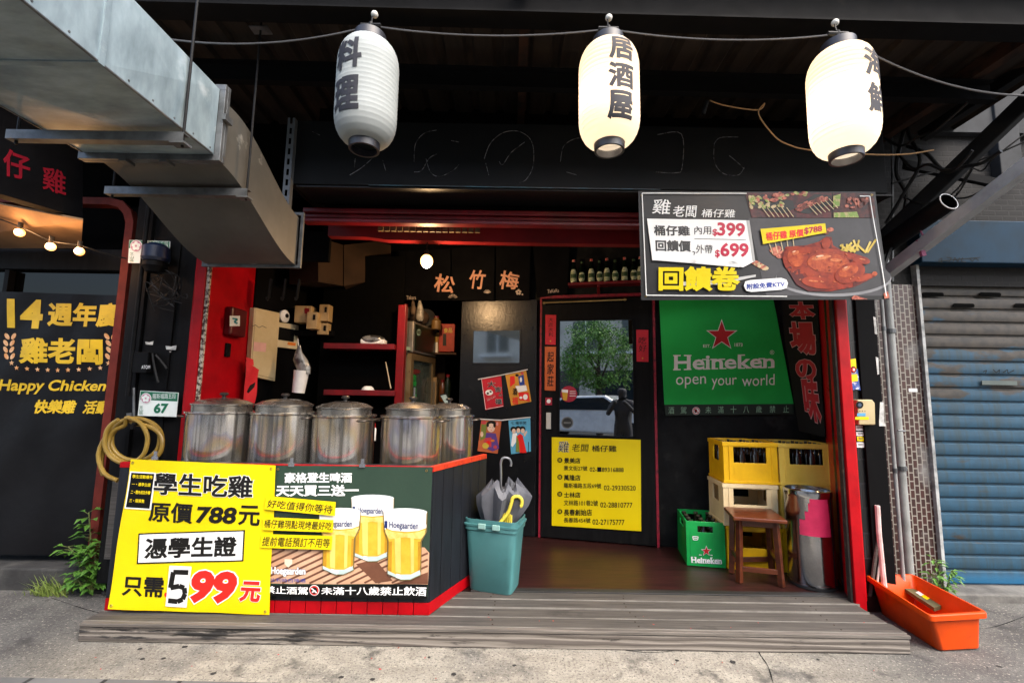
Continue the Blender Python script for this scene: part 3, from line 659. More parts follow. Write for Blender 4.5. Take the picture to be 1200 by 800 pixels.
# slanted beams at the right edge
def beam(bm, a, b, w_, h_):
    a, b = V(a), V(b); d = (b-a).normalized(); s_ = d.cross(V((0, 0, 1))).normalized(); u_ = s_.cross(d)
    P = lambda p, i, j: p+s_*i*w_/2+u_*j*h_/2
    hexa(bm, [P(a, -1, -1), P(a, 1, -1), P(b, 1, -1), P(b, -1, -1), P(a, -1, 1), P(a, 1, 1), P(b, 1, 1), P(b, -1, 1)])
bm = B(); beam(bm, aty(1030, 160, 3.38), aty(1260, 5, 2.3), .07, .1); obj('edge_beam', bm, RUST, cn)
bm = B(); beam(bm, aty(1080, 160, 3.4), aty(1280, 30, 2.5), .06, .08); obj('edge_beam', bm, DSTEEL, cn)
bm = B(); beam(bm, aty(1060, 193, 3.38), aty(1168, 215, 3.38), .04, .06); obj('tie_bar', bm, BEAM, cn)
STRUT = mat('galvanised_strut', 'a4a8aa', .55, metal=.1, c2='85898b', scale=5, dirt='33312f', dlohi=(.6, .75))
a, b_ = aty(1036, 322, 3.36), aty(1262, 150, 2.35); bm = B(); beam(bm, a, b_, .075, .075); st = obj('bracket_strut', bm, STRUT, cn)
# ================================================================== DUCT, PIPES, CABLES
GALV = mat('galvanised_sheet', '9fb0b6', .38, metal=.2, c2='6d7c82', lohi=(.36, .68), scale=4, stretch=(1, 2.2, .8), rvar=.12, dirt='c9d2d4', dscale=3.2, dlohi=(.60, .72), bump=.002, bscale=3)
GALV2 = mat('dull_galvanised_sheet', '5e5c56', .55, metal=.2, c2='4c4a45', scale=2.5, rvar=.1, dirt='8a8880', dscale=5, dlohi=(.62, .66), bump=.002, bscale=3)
dt = thing('exhaust_duct', 'large galvanised rectangular exhaust duct with an S bend above the pots', 'duct', (-1.8, 2.0, 2.55))
XL, XR = -2.135, -1.492
zb0 = aty(250, 181, 2.15).z; zt0 = aty(258, 105, 2.15).z
def rects(path, w_=(XL, XR)):
    bm = B(); rings = []
    for y, zb_, zt_ in path: rings.append([bm.verts.new(p) for p in ((w_[0], y, zb_), (w_[1], y, zb_), (w_[1], y+(.0), zt_), (w_[0], y, zt_))])
    for A, C in zip(rings, rings[1:]):
        for j in range(4): bm.faces.new((A[j], A[(j+1) % 4], C[(j+1) % 4], C[j]))
    bm.faces.new(rings[0][::-1]); bm.faces.new(rings[-1]); return bm
def creased():
    bm = B(); ys = (-.6, .15, .9, 1.52, 2.15)
    for ya, yb in zip(ys, ys[1:]):
        c4 = [(XL, zb0), (XR, zb0), (XR, zt0), (XL, zt0)]
        for k in range(4):
            (xa, za), (xb, zb_) = c4[k], c4[(k+1) % 4]; no = V((zb_-za, 0, xa-xb)).normalized()
            P = [V((xa, ya, za)), V((xb, ya, zb_)), V((xb, yb, zb_)), V((xa, yb, za))]; c_ = sum(P, V((0, 0, 0)))/4+no*.012
            vs_ = [bm.verts.new(p) for p in P]; vc = bm.verts.new(c_)
            for j in range(4): bm.faces.new((vs_[j], vs_[(j+1) % 4], vc))
    bmesh.ops.remove_doubles(bm, verts=bm.verts[:], dist=1e-5); return bm
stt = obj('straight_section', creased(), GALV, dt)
for y in (.15, .9, 1.52):
    bm = B(); boxb(bm, XR, XR+.006, y-.012, y+.012, zb0-.006, zt0+.006); boxb(bm, XL, XR-.0005, y-.012, y+.012, zb0-.0062, zb0); obj('standing_seam', bm, GALV, stt)
bm = B()
for y in [.2+.12*i for i in range(17)]:
    lathe(bm, [(.006, 0), (.004, .003)], (XR, y, zb0+.02), 8, True, True, Matrix.Rotation(math.pi/2, 3, 'Y'))
obj('screw_head', bm, STEEL, stt)
bm = B(); tube(bm, [(XR, .3, zb0), (XR, 2.14, zb0)], .005, 6); tube(bm, [(XL, .3, zb0), (XL, 2.14, zb0)], .005, 6); obj('folded_edge', bm, STEEL, stt)
ze = aty(350, 311, 3.1).z; path = []
for i in range(25):
    t = i/24; y = 2.19+t*.90; s_ = t*t*(3-2*t); s2 = max(0, min(1, (t-.12)/.88)); s2 = s2*s2*(3-2*s2)
    path.append((y, zb0+(ze-zb0)*s_, zt0-.02+(ze+.36-zt0)*s2))
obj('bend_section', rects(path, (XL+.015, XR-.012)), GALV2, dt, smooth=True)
def flange(y, zb_, zt_, g=.03, th=.02, name='flange'):
    bm = B(); x0, x1 = XL-g, XR+g
    boxb(bm, x0, x1, y, y+th, zb_-g, zb_+.001); boxb(bm, x0, x1, y, y+th, zt_-.001, zt_+g); boxb(bm, x0, XL+.001, y, y+th, zb_+.001, zt_-.001); boxb(bm, XR-.001, x1, y, y+th, zb_+.001, zt_-.001)
    return obj(name, bm, STEEL, dt, bevel=.002)
fl = flange(2.152, zb0, zt0); flange(2.174, zb0, zt0)
for x in (-1.95, -1.75): bm = B(); boxb(bm, x, x+.035, 2.14, 2.2, zb0-.045, zb0-.031); obj('flange_clip', bm, STEEL, fl)
bm = B(); boxb(bm, XR+.031, XR+.05, 2.14, 2.2, zb0+.18, zb0+.21); obj('flange_clip', bm, STEEL, fl)
flange(3.09, ze, ze+.36, .02)
bm = B(); SB = aty(247, 282, 2.97); 
bm.faces.new([bm.verts.new(p) for p in (atz(240, 279, ze+.06), atz(251, 279, ze+.06), atz(253, 285, ze+.06), atz(242, 284, ze+.06))]); bm.free()
# darker continuation into the kitchen
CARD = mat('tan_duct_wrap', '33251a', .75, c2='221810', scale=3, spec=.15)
a1 = [aty(373, 278, 3.9), aty(402, 287, 4.15), aty(402, 335, 4.15), aty(373, 330, 3.9)]
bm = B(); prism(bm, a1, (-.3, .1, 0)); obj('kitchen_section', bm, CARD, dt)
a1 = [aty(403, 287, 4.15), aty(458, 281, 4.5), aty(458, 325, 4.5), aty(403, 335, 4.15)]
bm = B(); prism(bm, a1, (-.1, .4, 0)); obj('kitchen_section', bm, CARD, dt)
for (y, zz, lab) in ((1.915, zb0-.035, 'upper steel hanger bar with threaded rod under the straight duct section'), (2.41, None, 'lower steel hanger bar with threaded rod under the duct bend')):
    if zz is None: zz = [p for p in path if p[0] <= y][-1][1]-.03
    h = thing('duct_hanger', lab, 'hanger', (-1.8, y, zz-.04), 'hanger bars under the duct')
    bm = B(); boxb(bm, XL-.1, XR+.035, y-.02, y-.016, zz-.042, zz); boxb(bm, XL-.1, XR+.035, y-.016, y+.02, zz-.042, zz-.038); boxb(bm, XL-.1, XR+.035, y-.016, y+.02, zz-.004, zz); obj('channel_bar', bm, STEEL, h)
    for xr_ in (XR+.022, XL-.07): bm = B(); tube(bm, [(xr_, y, zz-.06), (xr_, y, 3.6)], .006, 6); obj('threaded_rod', bm, DSTEEL, h)
    bm = B(); boxb(bm, XR-.03, XR+.075, y-.03, y+.03, 3.45, 3.456); boxb(bm, XR-.02, XR+.045, y-.025, y+.025, zz-.052, zz-.043); obj('bracket_plate', bm, STEEL, h)
# perforated angle iron
h = thing('perforated_angle_iron', 'upright perforated grey angle iron hanging beside the duct end', 'bracket', aty(337, 272, 2.95))
S = SY(2.95); r = S.rect(332.5, 138, 341, 272); bm = B()
n_ = 11; ph = (r[3]-r[2])/n_; w_ = r[1]-r[0]
for i in range(n_):
    z0 = r[2]+i*ph; slab(bm, S, (r[0], r[1], z0, z0+ph*.4), -.002, 0); slab(bm, S, (r[0], r[0]+w_*.32, z0+ph*.4, z0+ph), -.002, 0); slab(bm, S, (r[1]-w_*.32, r[1], z0+ph*.4, z0+ph), -.002, 0)
slab(bm, S, (r[1]-.003, r[1], r[2], r[3]), -.04, -.0021); bmesh.ops.remove_doubles(bm, verts=bm.verts[:], dist=1e-5); obj('perforated_strip', bm, mat('zinc_angle', '5d6063', .5, metal=.5), h)

# black PVC pipe with a white cut end and the tangle of pipes and cables at the upper right
pp = thing('cut_drain_pipe', 'open cut end of a black pipe with white rim above the strut', 'pipe', aty(1112, 236, 2.9))
a, b_ = aty(1112, 236, 2.9), aty(1020, 300, 3.5); d = (b_-a).normalized()
bm = B(); q = d.to_track_quat('Z', 'Y').to_matrix(); L_ = (b_-a).length
lathe(bm, [(.055, 0), (.062, .0), (.062, L_), (.055, L_), (.055, 0)], a, 24, False, False, q); obj('pipe_body', bm, BLACK, pp, smooth=True)
bm = B(); lathe(bm, [(.0585, -.002), (.0632, -.002), (.0632, .003), (.0621, .003), (.0621, -.0005), (.0585, -.0005), (.0585, -.002)], a, 24, False, False, q); obj('pipe_rim', bm, WHITE, pp)
bm = B(); beam(bm, aty(1030, 285, 3.4), aty(1215, 108, 2.75), .10, .10); o = obj('diagonal_post', bm, DSTEEL, bevel=.01); tag(o, 'thick black diagonal steel tube rising to the right past the canopy', 'steel tube')
CB = mat('rubber_cable', '191919', .5)
k = 0
for nm, lab, pts, r_, mm in (
    ('cable_bundle', 'bundle of black cables sagging along the diagonal tube', [(1038, 262, 3.3), (1060, 225, 3.2), (1078, 190, 3.1), (1066, 160, 3.2), (1062, 140, 3.3)], .012, CB),
    ('power_cable', 'thin black cable looping in front of the dark brick wall', [(1045, 215, 3.2), (1100, 200, 3.2), (1128, 192, 3.2), (1150, 200, 3.2), (1165, 185, 3.1), (1210, 150, 3.0)], .006, CB),
    ('power_cable', 'black cable rising steeply beside the grey pilaster', [(1110, 250, 3.2), (1140, 195, 3.2), (1170, 180, 3.1), (1215, 160, 3.0)], .006, CB),
    ('vertical_conduit', 'thin grey conduit on the brick wall behind the hanging food banner', [(1046, 330, 3.45), (1046, 240, 3.45), (1045, 160, 3.45)], .009, STEEL),
    ('cable_bundle', 'dark cables dropping from the canopy corner to the pillar', [(1060, 150, 3.3), (1050, 200, 3.3), (1062, 235, 3.3), (1040, 300, 3.3), (1030, 330, 3.2)], .014, CB)):
    bm = B(); tube(bm, cat_([aty(*p) for p in pts], 6), r_, 6); tag(obj(nm, bm, mm, smooth=True), lab, 'cable')
bm = B()
for pts in ([(1078, 268), (1084, 285), (1080, 300)], [(1074, 282), (1086, 283)]): tube(bm, cat_([aty(x, y, 3.1) for x, y in pts], 4), .006, 5)
beam(bm, aty(1078, 285, 3.1), aty(1082, 300, 3.1), .02, .03); tag(obj('ribbon_rag', bm, mat('dull_pink_cloth', '8a4a66', .8)), 'scrap of dull pink cloth tied under the grey strut', 'rag')
# wall pipes right of the tiled pillar
PIPE = mat('grey_pvc', '8f918e', .45, c2='6f716e', scale=6, dirt='55524c', dlohi=(.6, .75))
for nm, lab, pts, r_ in (('drain_pipe', 'thick grey drain pipe running down beside the mosaic pillar', [(1035, 352), (1044, 430), (1054, 530), (1062, 600), (1071, 680)], .03),
                         ('conduit_pipe', 'thin pale conduit running down along the black cover board', [(1030, 352), (1038, 430), (1047, 530), (1055, 620), (1063, 690)], .012)):
    c_ = [aty(x, y, 3.40 if r_ > .02 else 3.28) for x, y in pts]; xm = sum(p.x for p in c_)/len(c_)
    t = thing(nm, lab, 'pipe', (xm, c_[0].y, 0)); bm = B(); tube(bm, [(xm, c_[0].y, .0), (xm, c_[0].y, 2.6)], r_, 14); obj('pipe', bm, PIPE, t, smooth=True)
    bm = B()
    for z in (.9, 1.9): lathe(bm, [(r_*1.02, z), (r_*1.25, z), (r_*1.25, z+.03), (r_*1.02, z+.03)], (xm, c_[0].y, 0), 14)
    obj('pipe_clamp', bm, STEEL, t)
t = thing('steel_latch', 'small metal latch sticking out of the brick mosaic pillar', 'latch', aty(1056, 505, 3.4)); bm = B(); tube(bm, [aty(1052, 504, 3.3), aty(1061, 505, 3.3)], .006); obj('latch_rod', bm, STEEL, t); bm = B(); slabp(bm, SY(3.48), 1048, 440, 1052, 462, -.02, 0); obj('latch_plate', bm, BLACK, t)
bm = B(); slabp(bm, SY(3.499), 1065, 455, 1075, 459, -.001, .001); tag(obj('paper_sticker', bm, WHITE), 'small torn white sticker on the mosaic pillar', 'sticker')

# ================================================================== LANTERNS
PAPER_OFF = mat('lantern_paper_unlit', '969b99', .8, c2='8f9492', scale=6)
def lit_paper(name, e):
    M = bpy.data.materials.new(name); M.use_nodes = True; n = M.node_tree.nodes; L = M.node_tree.links; b = n['Principled BSDF']
    tr = n.new('ShaderNodeBsdfTranslucent'); tr.inputs[0].default_value = (.68, .57, .45, 1); b.inputs['Base Color'].default_value = (.42, .41, .39, 1); b.inputs['Roughness'].default_value = .7
    b.inputs['Emission Color'].default_value = (1, .88, .70, 1); b.inputs['Emission Strength'].default_value = e
    x = n.new('ShaderNodeMixShader'); x.inputs[0].default_value = .55; L.new(b.outputs[0], x.inputs[1]); L.new(tr.outputs[0], x.inputs[2]); L.new(x.outputs[0], n['Material Output'].inputs['Surface']); return M
PAPER_ON = lit_paper('lantern_paper_lit', .045)
CAPM = mat('black_lantern_ring', '2a2a30', .4)
INK = mat('brush_ink', '15151f', .7)
def lantern(cx, ctop, cbot, Y, label, chars, ang, on, energy=0):
    pt, pb = aty(cx[0], ctop, Y), aty(cx[1], cbot, Y); x = (pt.x+pb.x)/2; H_ = pt.z-pb.z; z0 = pb.z; R = .147
    t = thing('paper_lantern', label, 'lantern', (x, Y, z0), 'paper lanterns under the canopy beam')
    h0, h1 = .045, H_-.062; hb = h1-h0; ribs = 22; prof = []
    def rad(zz):
        s_ = min(1, max(0, (zz-h0)/hb)); e = .26
        if s_ < e: q = (e-s_)/e; return .068+(R-.068)*math.sqrt(max(0, 1-q**2.2))
        if s_ > 1-e: q = (s_-1+e)/e; return .078+(R-.078)*math.sqrt(max(0, 1-q**2.2))
        return R
    K = ribs*3
    for i in range(K+1):
        zz = h0+hb*i/K; k_ = (i % 3); prof.append((rad(zz)-((.0034 if on else .0015) if k_ == 0 else 0), zz))
    bm = B(); lathe(bm, prof, (x, Y, z0), 48, False, False); obj('paper_shade', bm, PAPER_ON if on else PAPER_OFF, t, smooth=True)
    bm = B(); lathe(bm, [(.062, .012), (.072, .012), (.074, .05), (.066, .05), (.062, .012)], (x, Y, z0), 36, False, False); obj('bottom_ring', bm, CAPM, t, smooth=True)
    bm = B(); lathe(bm, [(.070, H_-.07), (.079, H_-.067), (.076, H_-.01), (.02, H_+.002), (.02, H_-.004), (.07, H_-.01)], (x, Y, z0), 36, False, False); obj('top_ring', bm, CAPM, t, smooth=True)
    bm = B(); ball(bm, (x, Y, z0+.30), .036, 16, 10, (1, 1, 1.25)); tube(bm, [(x, Y, z0+.34), (x, Y, z0+H_-.01)], .018, 8)
    obj('bulb', bm, mat('lantern_bulb_lit', 'ffffff', .4, emit='ffe0b0', estr=5) if on else mat('lantern_bulb_off', 'e8e8e4', .3), t, smooth=True)
    bm = B(); tube(bm, [(x, Y, z0+H_), (x, Y, z0+H_+.06)], .012, 8); tube(bm, [(x, Y, z0+H_+.05), (x, Y+.02, z0+H_+.13)], .004, 6); tube(bm, [(x-.05, Y, z0+H_+.045), (x+.05, Y, z0+H_+.045)], .012, 8); obj('lamp_holder', bm, WIRE, t, smooth=True)
    bm = B(); ball(bm, (x+.008, Y+.02, z0+H_+.125), .018, 10, 8); obj('ceramic_knob', bm, HND, t, smooth=True)
    # brushed characters wrapped round the paper
    lb = B(); a0 = math.atan2(-x, -Y)   # direction from the lantern towards the camera
    for ch, zc, hh, ww, da in chars:
        vv, ff = glyphs(ch, .05); x0, x1 = min(v[0] for v in vv), max(v[0] for v in vv); y0, y1 = min(v[1] for v in vv), max(v[1] for v in vv)
        tb = B(); X = [tb.verts.new((((v[0]-x0)/(x1-x0)-.5)*ww, zc+((v[1]-y0)/(y1-y0)-.5)*hh, 0)) for v in vv]
        for f in ff:
            try: tb.faces.new([X[i] for i in f])
            except ValueError: pass
        dice(tb, .008)
        for v in tb.verts:
            th = -math.pi/2-math.atan2(x, Y)*0+math.radians(da)+v.co.x/R - (math.atan2(x, Y)); rr_ = rad(v.co.y)+.0022
            v.co = V((x+rr_*math.cos(th), Y+rr_*math.sin(th), z0+v.co.y))
        me = bpy.data.meshes.new('x'); tb.to_mesh(me); tb.free(); lb.from_mesh(me); bpy.data.meshes.remove(me)
    obj('brush_character', lb, INK, t)
    if on:
        l = bpy.data.objects.new('lantern_light', bpy.data.lights.new('lantern_light', 'POINT')); COL.objects.link(l); l.data.energy = energy; l.data.color = (1, .85, .68); l.data.shadow_soft_size = .05
        l.parent = t; l.location = (0, 0, .27)
    return V((x, Y, z0+H_+.045))
LY = 2.1
k1 = lantern((428, 433), 40, 179, LY, 'unlit white paper lantern hanging nearest the exhaust duct', [('料', .415, .155, .15, -42), ('理', .215, .165, .15, -43)], 0, False)
k2 = lantern((713, 714), 44, 180, LY, 'glowing paper lantern with three dark characters, hanging between the other two', [('居', .445, .125, .125, 25), ('酒', .305, .125, .13, 24), ('屋', .16, .135, .13, 22)], 0, True, 1.8)
k3 = lantern((988, 986), 50, 190, LY, 'brightest glowing paper lantern hanging above the food banner', [('海', .42, .15, .15, 66), ('鮮', .24, .15, .15, 68)], 0, True, 2.5)
def sag(a, b, s_, n_=14): return [a+(b-a)*(i/n_)+V((0, 0, -4*s_*(i/n_)*(1-i/n_))) for i in range(n_+1)]
bm = B(); tube(bm, sag(aty(190, 45, LY), k1, .06), .0045, 6); tube(bm, sag(k1, k2, .045), .0045, 6); tube(bm, sag(k2, k3, .045), .0045, 6); tube(bm, sag(k3, aty(1215, 112, LY), .09), .0045, 6)
tag(obj('lantern_cable', bm, mat('grey_flex', '4a4a4c', .5), smooth=True), 'long grey flex sagging from lantern to lantern under the beam', 'cable')
t = thing('hanging_wire', 'loose brown wire and socket dangling under the canopy left of the brightest lantern', 'wire', aty(900, 140, 2.6))
bm = B(); tube(bm, cat_([aty(832, 118, 2.6), aty(850, 124, 2.6), (aty(888, 129, 2.6)), aty(896, 121, 2.6), aty(889, 134, 2.6), aty(908, 160, 2.6), aty(925, 170, 2.6), aty(950, 176, 2.6), aty(1015, 181, 2.6), aty(1060, 181, 2.6), aty(1094, 176, 2.6)], 6), .004, 5); obj('wire', bm, mat('brown_wire', '8a6a44', .6), t)
bm = B(); tube(bm, [aty(829, 119, 2.6), aty(824, 134, 2.6)], .012, 8); obj('socket', bm, BLACK, t)
# pendant bulb over the noren
pb_ = aty(500, 306, 3.62)
t = thing('pendant_bulb', 'bare glowing bulb hanging under the red beam', 'lamp', pb_)
bm = B(); ball(bm, pb_, .05, 20, 14, (1, 1, 1.1)); obj('glass_bulb', bm, mat('warm_bulb', 'ffffff', .3, emit='ffb060', estr=1.9), t, smooth=True)
bm = B(); lathe(bm, [(.02, .04), (.024, .045), (.022, .085), (.008, .095)], pb_, 16); tube(bm, [pb_+V((0, 0, .09)), V((pb_.x, pb_.y, 2.66))], .004, 6); obj('lamp_socket', bm, WIRE, t, smooth=True)
l = bpy.data.objects.new('bulb_light', bpy.data.lights.new('bulb_light', 'POINT')); COL.objects.link(l); l.data.energy = 11; l.data.color = (1, .62, .3); l.data.shadow_soft_size = .045; l.parent = t; l.location = (0, -.005, -.075)
# string bulbs of the left neighbour
for (px, py), lab in zip(((23, 272.5), (59.5, 289), (93, 294.5)), ('glowing amber string bulb closest to the red sign letters under the awning', 'glowing amber string bulb between the two others of its row', 'glowing amber string bulb nearest the rusty red post')):
    p = aty(px, py, 3.02); t = thing('string_bulb', lab, 'lamp', p, 'string bulbs under the left awning')
    bm = B(); ball(bm, p, .028, 14, 10); obj('glass_bulb', bm, mat('amber_bulb', 'ffffff', .3, emit='ffa040', estr=1.1), t, smooth=True)
    bm = B(); tube(bm, [p+V((0, 0, .025)), p+V((0, 0, .07))], .014, 8); obj('lamp_socket', bm, WIRE, t)
    l = bpy.data.objects.new('bulb_light', bpy.data.lights.new('bulb_light', 'POINT')); COL.objects.link(l); l.data.energy = 1.1; l.data.color = (1, .5, .2); l.data.shadow_soft_size = .03; l.parent = t; l.location = (0, -.04, .0)
bm = B(); tube(bm, cat_([aty(-60, 235, 3.02)]+[aty(x, y-7, 3.02) for x, y in ((23, 272.5), (59.5, 289), (93, 294.5))]+[aty(120, 296, 3.1), aty(148, 303, 3.2)], 6), .005, 6); tag(obj('bulb_cable', bm, WIRE), 'black cable carrying the amber string bulbs of the left shop', 'cable')

rk = random.Random(23)
for i, lab in enumerate(('sagging dark cable crossing above the cut pipe', 'dark cable hanging along the edge beam near the brightest lantern', 'looped dark cable beside the vertical conduit', 'dark cable running from the canopy corner to the blue shutter box', 'thin dark cable drooping across the dark brick wall', 'dark cable doubled along the diagonal tube')):
    x0, y0 = 1040+rk.uniform(-8, 30), 150+rk.uniform(0, 120); x1, y1 = 1130+rk.uniform(0, 90), 90+rk.uniform(0, 110); d0 = 3.35-.05*i
    P = [aty(x0+(x1-x0)*t, y0+(y1-y0)*t+rk.uniform(8, 34)*math.sin(math.pi*t), d0-.5*t) for t in (0, .2, .4, .6, .8, 1)]
    bm = B(); tube(bm, cat_(P, 6), rk.choice((.006, .009, .012)), 6); tag(obj('power_cable', bm, CB, smooth=True), lab, 'cable', 'cables tangled at the canopy corner')
# ================================================================== COUNTER AND BANNERS
Yc = 2.868; CT = .955
ct = thing('serving_counter', 'black plank counter with red base strip carrying two large banners', 'counter', (-1.3, 3.0, DK))
CF = SY(Yc); u0 = CF.uv(130, 640)[0]; u1 = CF.uv(505, 640)[0]
BOARD = mat('blue_black_board', '1b1e24', .5, spec=.3, c2='14161a', scale=5, stretch=(6, 6, .6), rvar=.1, bump=.0006, bscale=40)
bm = B(); n_ = 21; wv = (u1-u0)/n_
for i in range(n_): slab(bm, CF, (u0+i*wv+.002, u0+(i+1)*wv-.002, DK+.072, CT-.035), -.02, 0)
boxb(bm, u0+.01, u1-.01, Yc+.012, Yc+.03, DK+.01, CT-.02); obj('front_boards', bm, BOARD, ct, bevel=.002)
bm = B()
for i in range(n_): slab(bm, CF, (u0+i*wv+.002, u0+(i+1)*wv-.002, DK+.002, DK+.070), -.02, .001)
slab(bm, CF, (u0, u1, CT-.033, CT), -.03, .002); obj('red_strip', bm, RED, ct, bevel=.002)
c0 = V((u1, Yc-.0, 0)); c1 = V((-.205, 3.06, 0)); 
p1 = atz(566, 533, CT); c1 = V((p1.x, p1.y, 0)); dS = (c1-c0); Ls = dS.length; dS = dS.normalized()
CS = Surf(c0, (dS.y, -dS.x, 0)) ; 
if CS.u.dot(dS) < 0: CS.u = -CS.u
bm = B(); n2 = 6; w2 = (Ls+.06)/n2
for i in range(n2): slab(bm, CS, (.004+i*w2, (i+1)*w2-.003, DK+.072, CT-.032), -.02, 0)
obj('side_boards', bm, BOARD, ct, bevel=.002)
bm = B(); slab(bm, CS, (.0, n2*w2, DK+.002, DK+.07), -.02, .001)
obj('side_red_strip', bm, RED, ct, bevel=.002)
ORED = mat('orange_red_strip', 'cf3a1c', .5, c2='a82c16', scale=20)
bm = B()
for i in range(n2): slab(bm, CS, (.001+i*w2, (i+1)*w2-.002, CT-.03, CT+.002), -.03, .002)
obj('top_strip', bm, ORED, ct, bevel=.002)
bm = B(); hexa(bm, [(u0, Yc+.03, CT-.02), (u1-.01, Yc+.03, CT-.02), (u1-.005, Yc+.10, CT-.02), (u0, Yc+.10, CT-.02), (u0, Yc+.03, CT-.003), (u1-.01, Yc+.03, CT-.003), (u1-.005, Yc+.10, CT-.003), (u0, Yc+.10, CT-.003)]); obj('counter_top', bm, BOARD, ct)

YEL = mat('yellow_vinyl', 'e8cf06', .4, bump=.006, bscale=5, grit=.02, c2='e2c800', scale=3, spec=.4)
INKB = mat('black_print', '1c1a18', .45); REDP = mat('red_print', 'e2231a', .45, grit=.02); WHP = mat('white_print', 'f2f2ef', .45, bump=.006, bscale=5, grit=.01)
DEEP = mat('crimson_print', 'c01540', .45); BLUEP = mat('blue_print', '1f3f9a', .45)
GROM = mat('brass_eyelet', 'a8925a', .35, metal=.8)
def eyelets(S, pts, parent):
    bm = B()
    for x, y in pts:
        c_ = S.at(x, y, .002); q = S.n.to_track_quat('Z', 'Y').to_matrix()
        lathe(bm, [(.004, 0), (.008, 0), (.007, .0015), (.005, .0015), (.004, 0)], c_, 14, False, False, q)
    obj('eyelet', bm, GROM, parent)
# --- beer banner
S1 = SY(Yc-.012, wrinkle(.007, 7, 3)); b1 = thing('beer_banner', 'dark green banner printed with three glasses of beer on wooden slats', 'banner', S1.at(410, 697))
K1 = (300, 530, 4.0)
GREENB = mat('dark_green_vinyl', '2e4235', .27, bump=.006, bscale=5, c2='2c3f33', scale=3, spec=.6)
sheet(S1, [(308, 545), (507, 547), (501, 699), (306, 695)], GREENB, b1, 'banner_sheet')
P1 = Print(S1, b1, K1)
SLAT = mat('printed_slats', 'd2a98a', .45, c2='c29676', scale=8); SLATD = mat('printed_slat_gap', '6e4632', .45, c2='593626', scale=5)
poly = [(30, 455), (300, 448), (560, 440), (790, 444), (812, 470), (806, 618), (28, 612)]
P1.poly(poly, SLAT, 1, 'printed_picture')
for i in range(15):
    x0 = -260+i*64
    a_, c_ = (x0, 610), (x0+330, 455)
    # clip to the picture
    def clip(p, q_):
        def ins(t): return (p[0]+(q_[0]-p[0])*t, p[1]+(q_[1]-p[1])*t)
        t0, t1 = 0, 1
        if p[0] < 35: t0 = (35-p[0])/(q_[0]-p[0])
        if q_[0] > 805: t1 = (805-p[0])/(q_[0]-p[0])
        return (ins(t0), ins(t1)) if t1 > t0+.05 else None
    r_ = clip(a_, c_)
    if r_: P1.line(list(r_), 9, SLATD, 2, 'printed_picture')
P1.poly([(470, 520), (560, 500), (640, 600), (560, 612)], SLATD, 2, 'printed_picture'); P1.poly([(700, 600), (806, 560), (806, 615), (640, 616)], SLATD, 2, 'printed_picture')
BEER = mat('printed_beer', 'd9ac34', .42, c2='cc9c28', scale=14); BEERL = mat('printed_beer_light', 'e3c868', .42); BEERD = mat('printed_beer_edge', 'b98a20', .42, c2='a87a18', scale=20); BEERM = mat('printed_beer_haze', 'e0c878', .42, c2='d4b04c', scale=26); FOAM = mat('printed_foam', 'f0eee6', .42, c2='d9d6c8', scale=24, lohi=(.5, .75)); GLS = mat('printed_glass', 'b9ccc8', .42); GLSD = mat('printed_glass_edge', '7d6a3a', .42); GLSW = mat('printed_glass_shine', 'e8f0ee', .42)
HNAVY = mat('navy_print', '1d2f66', .45)
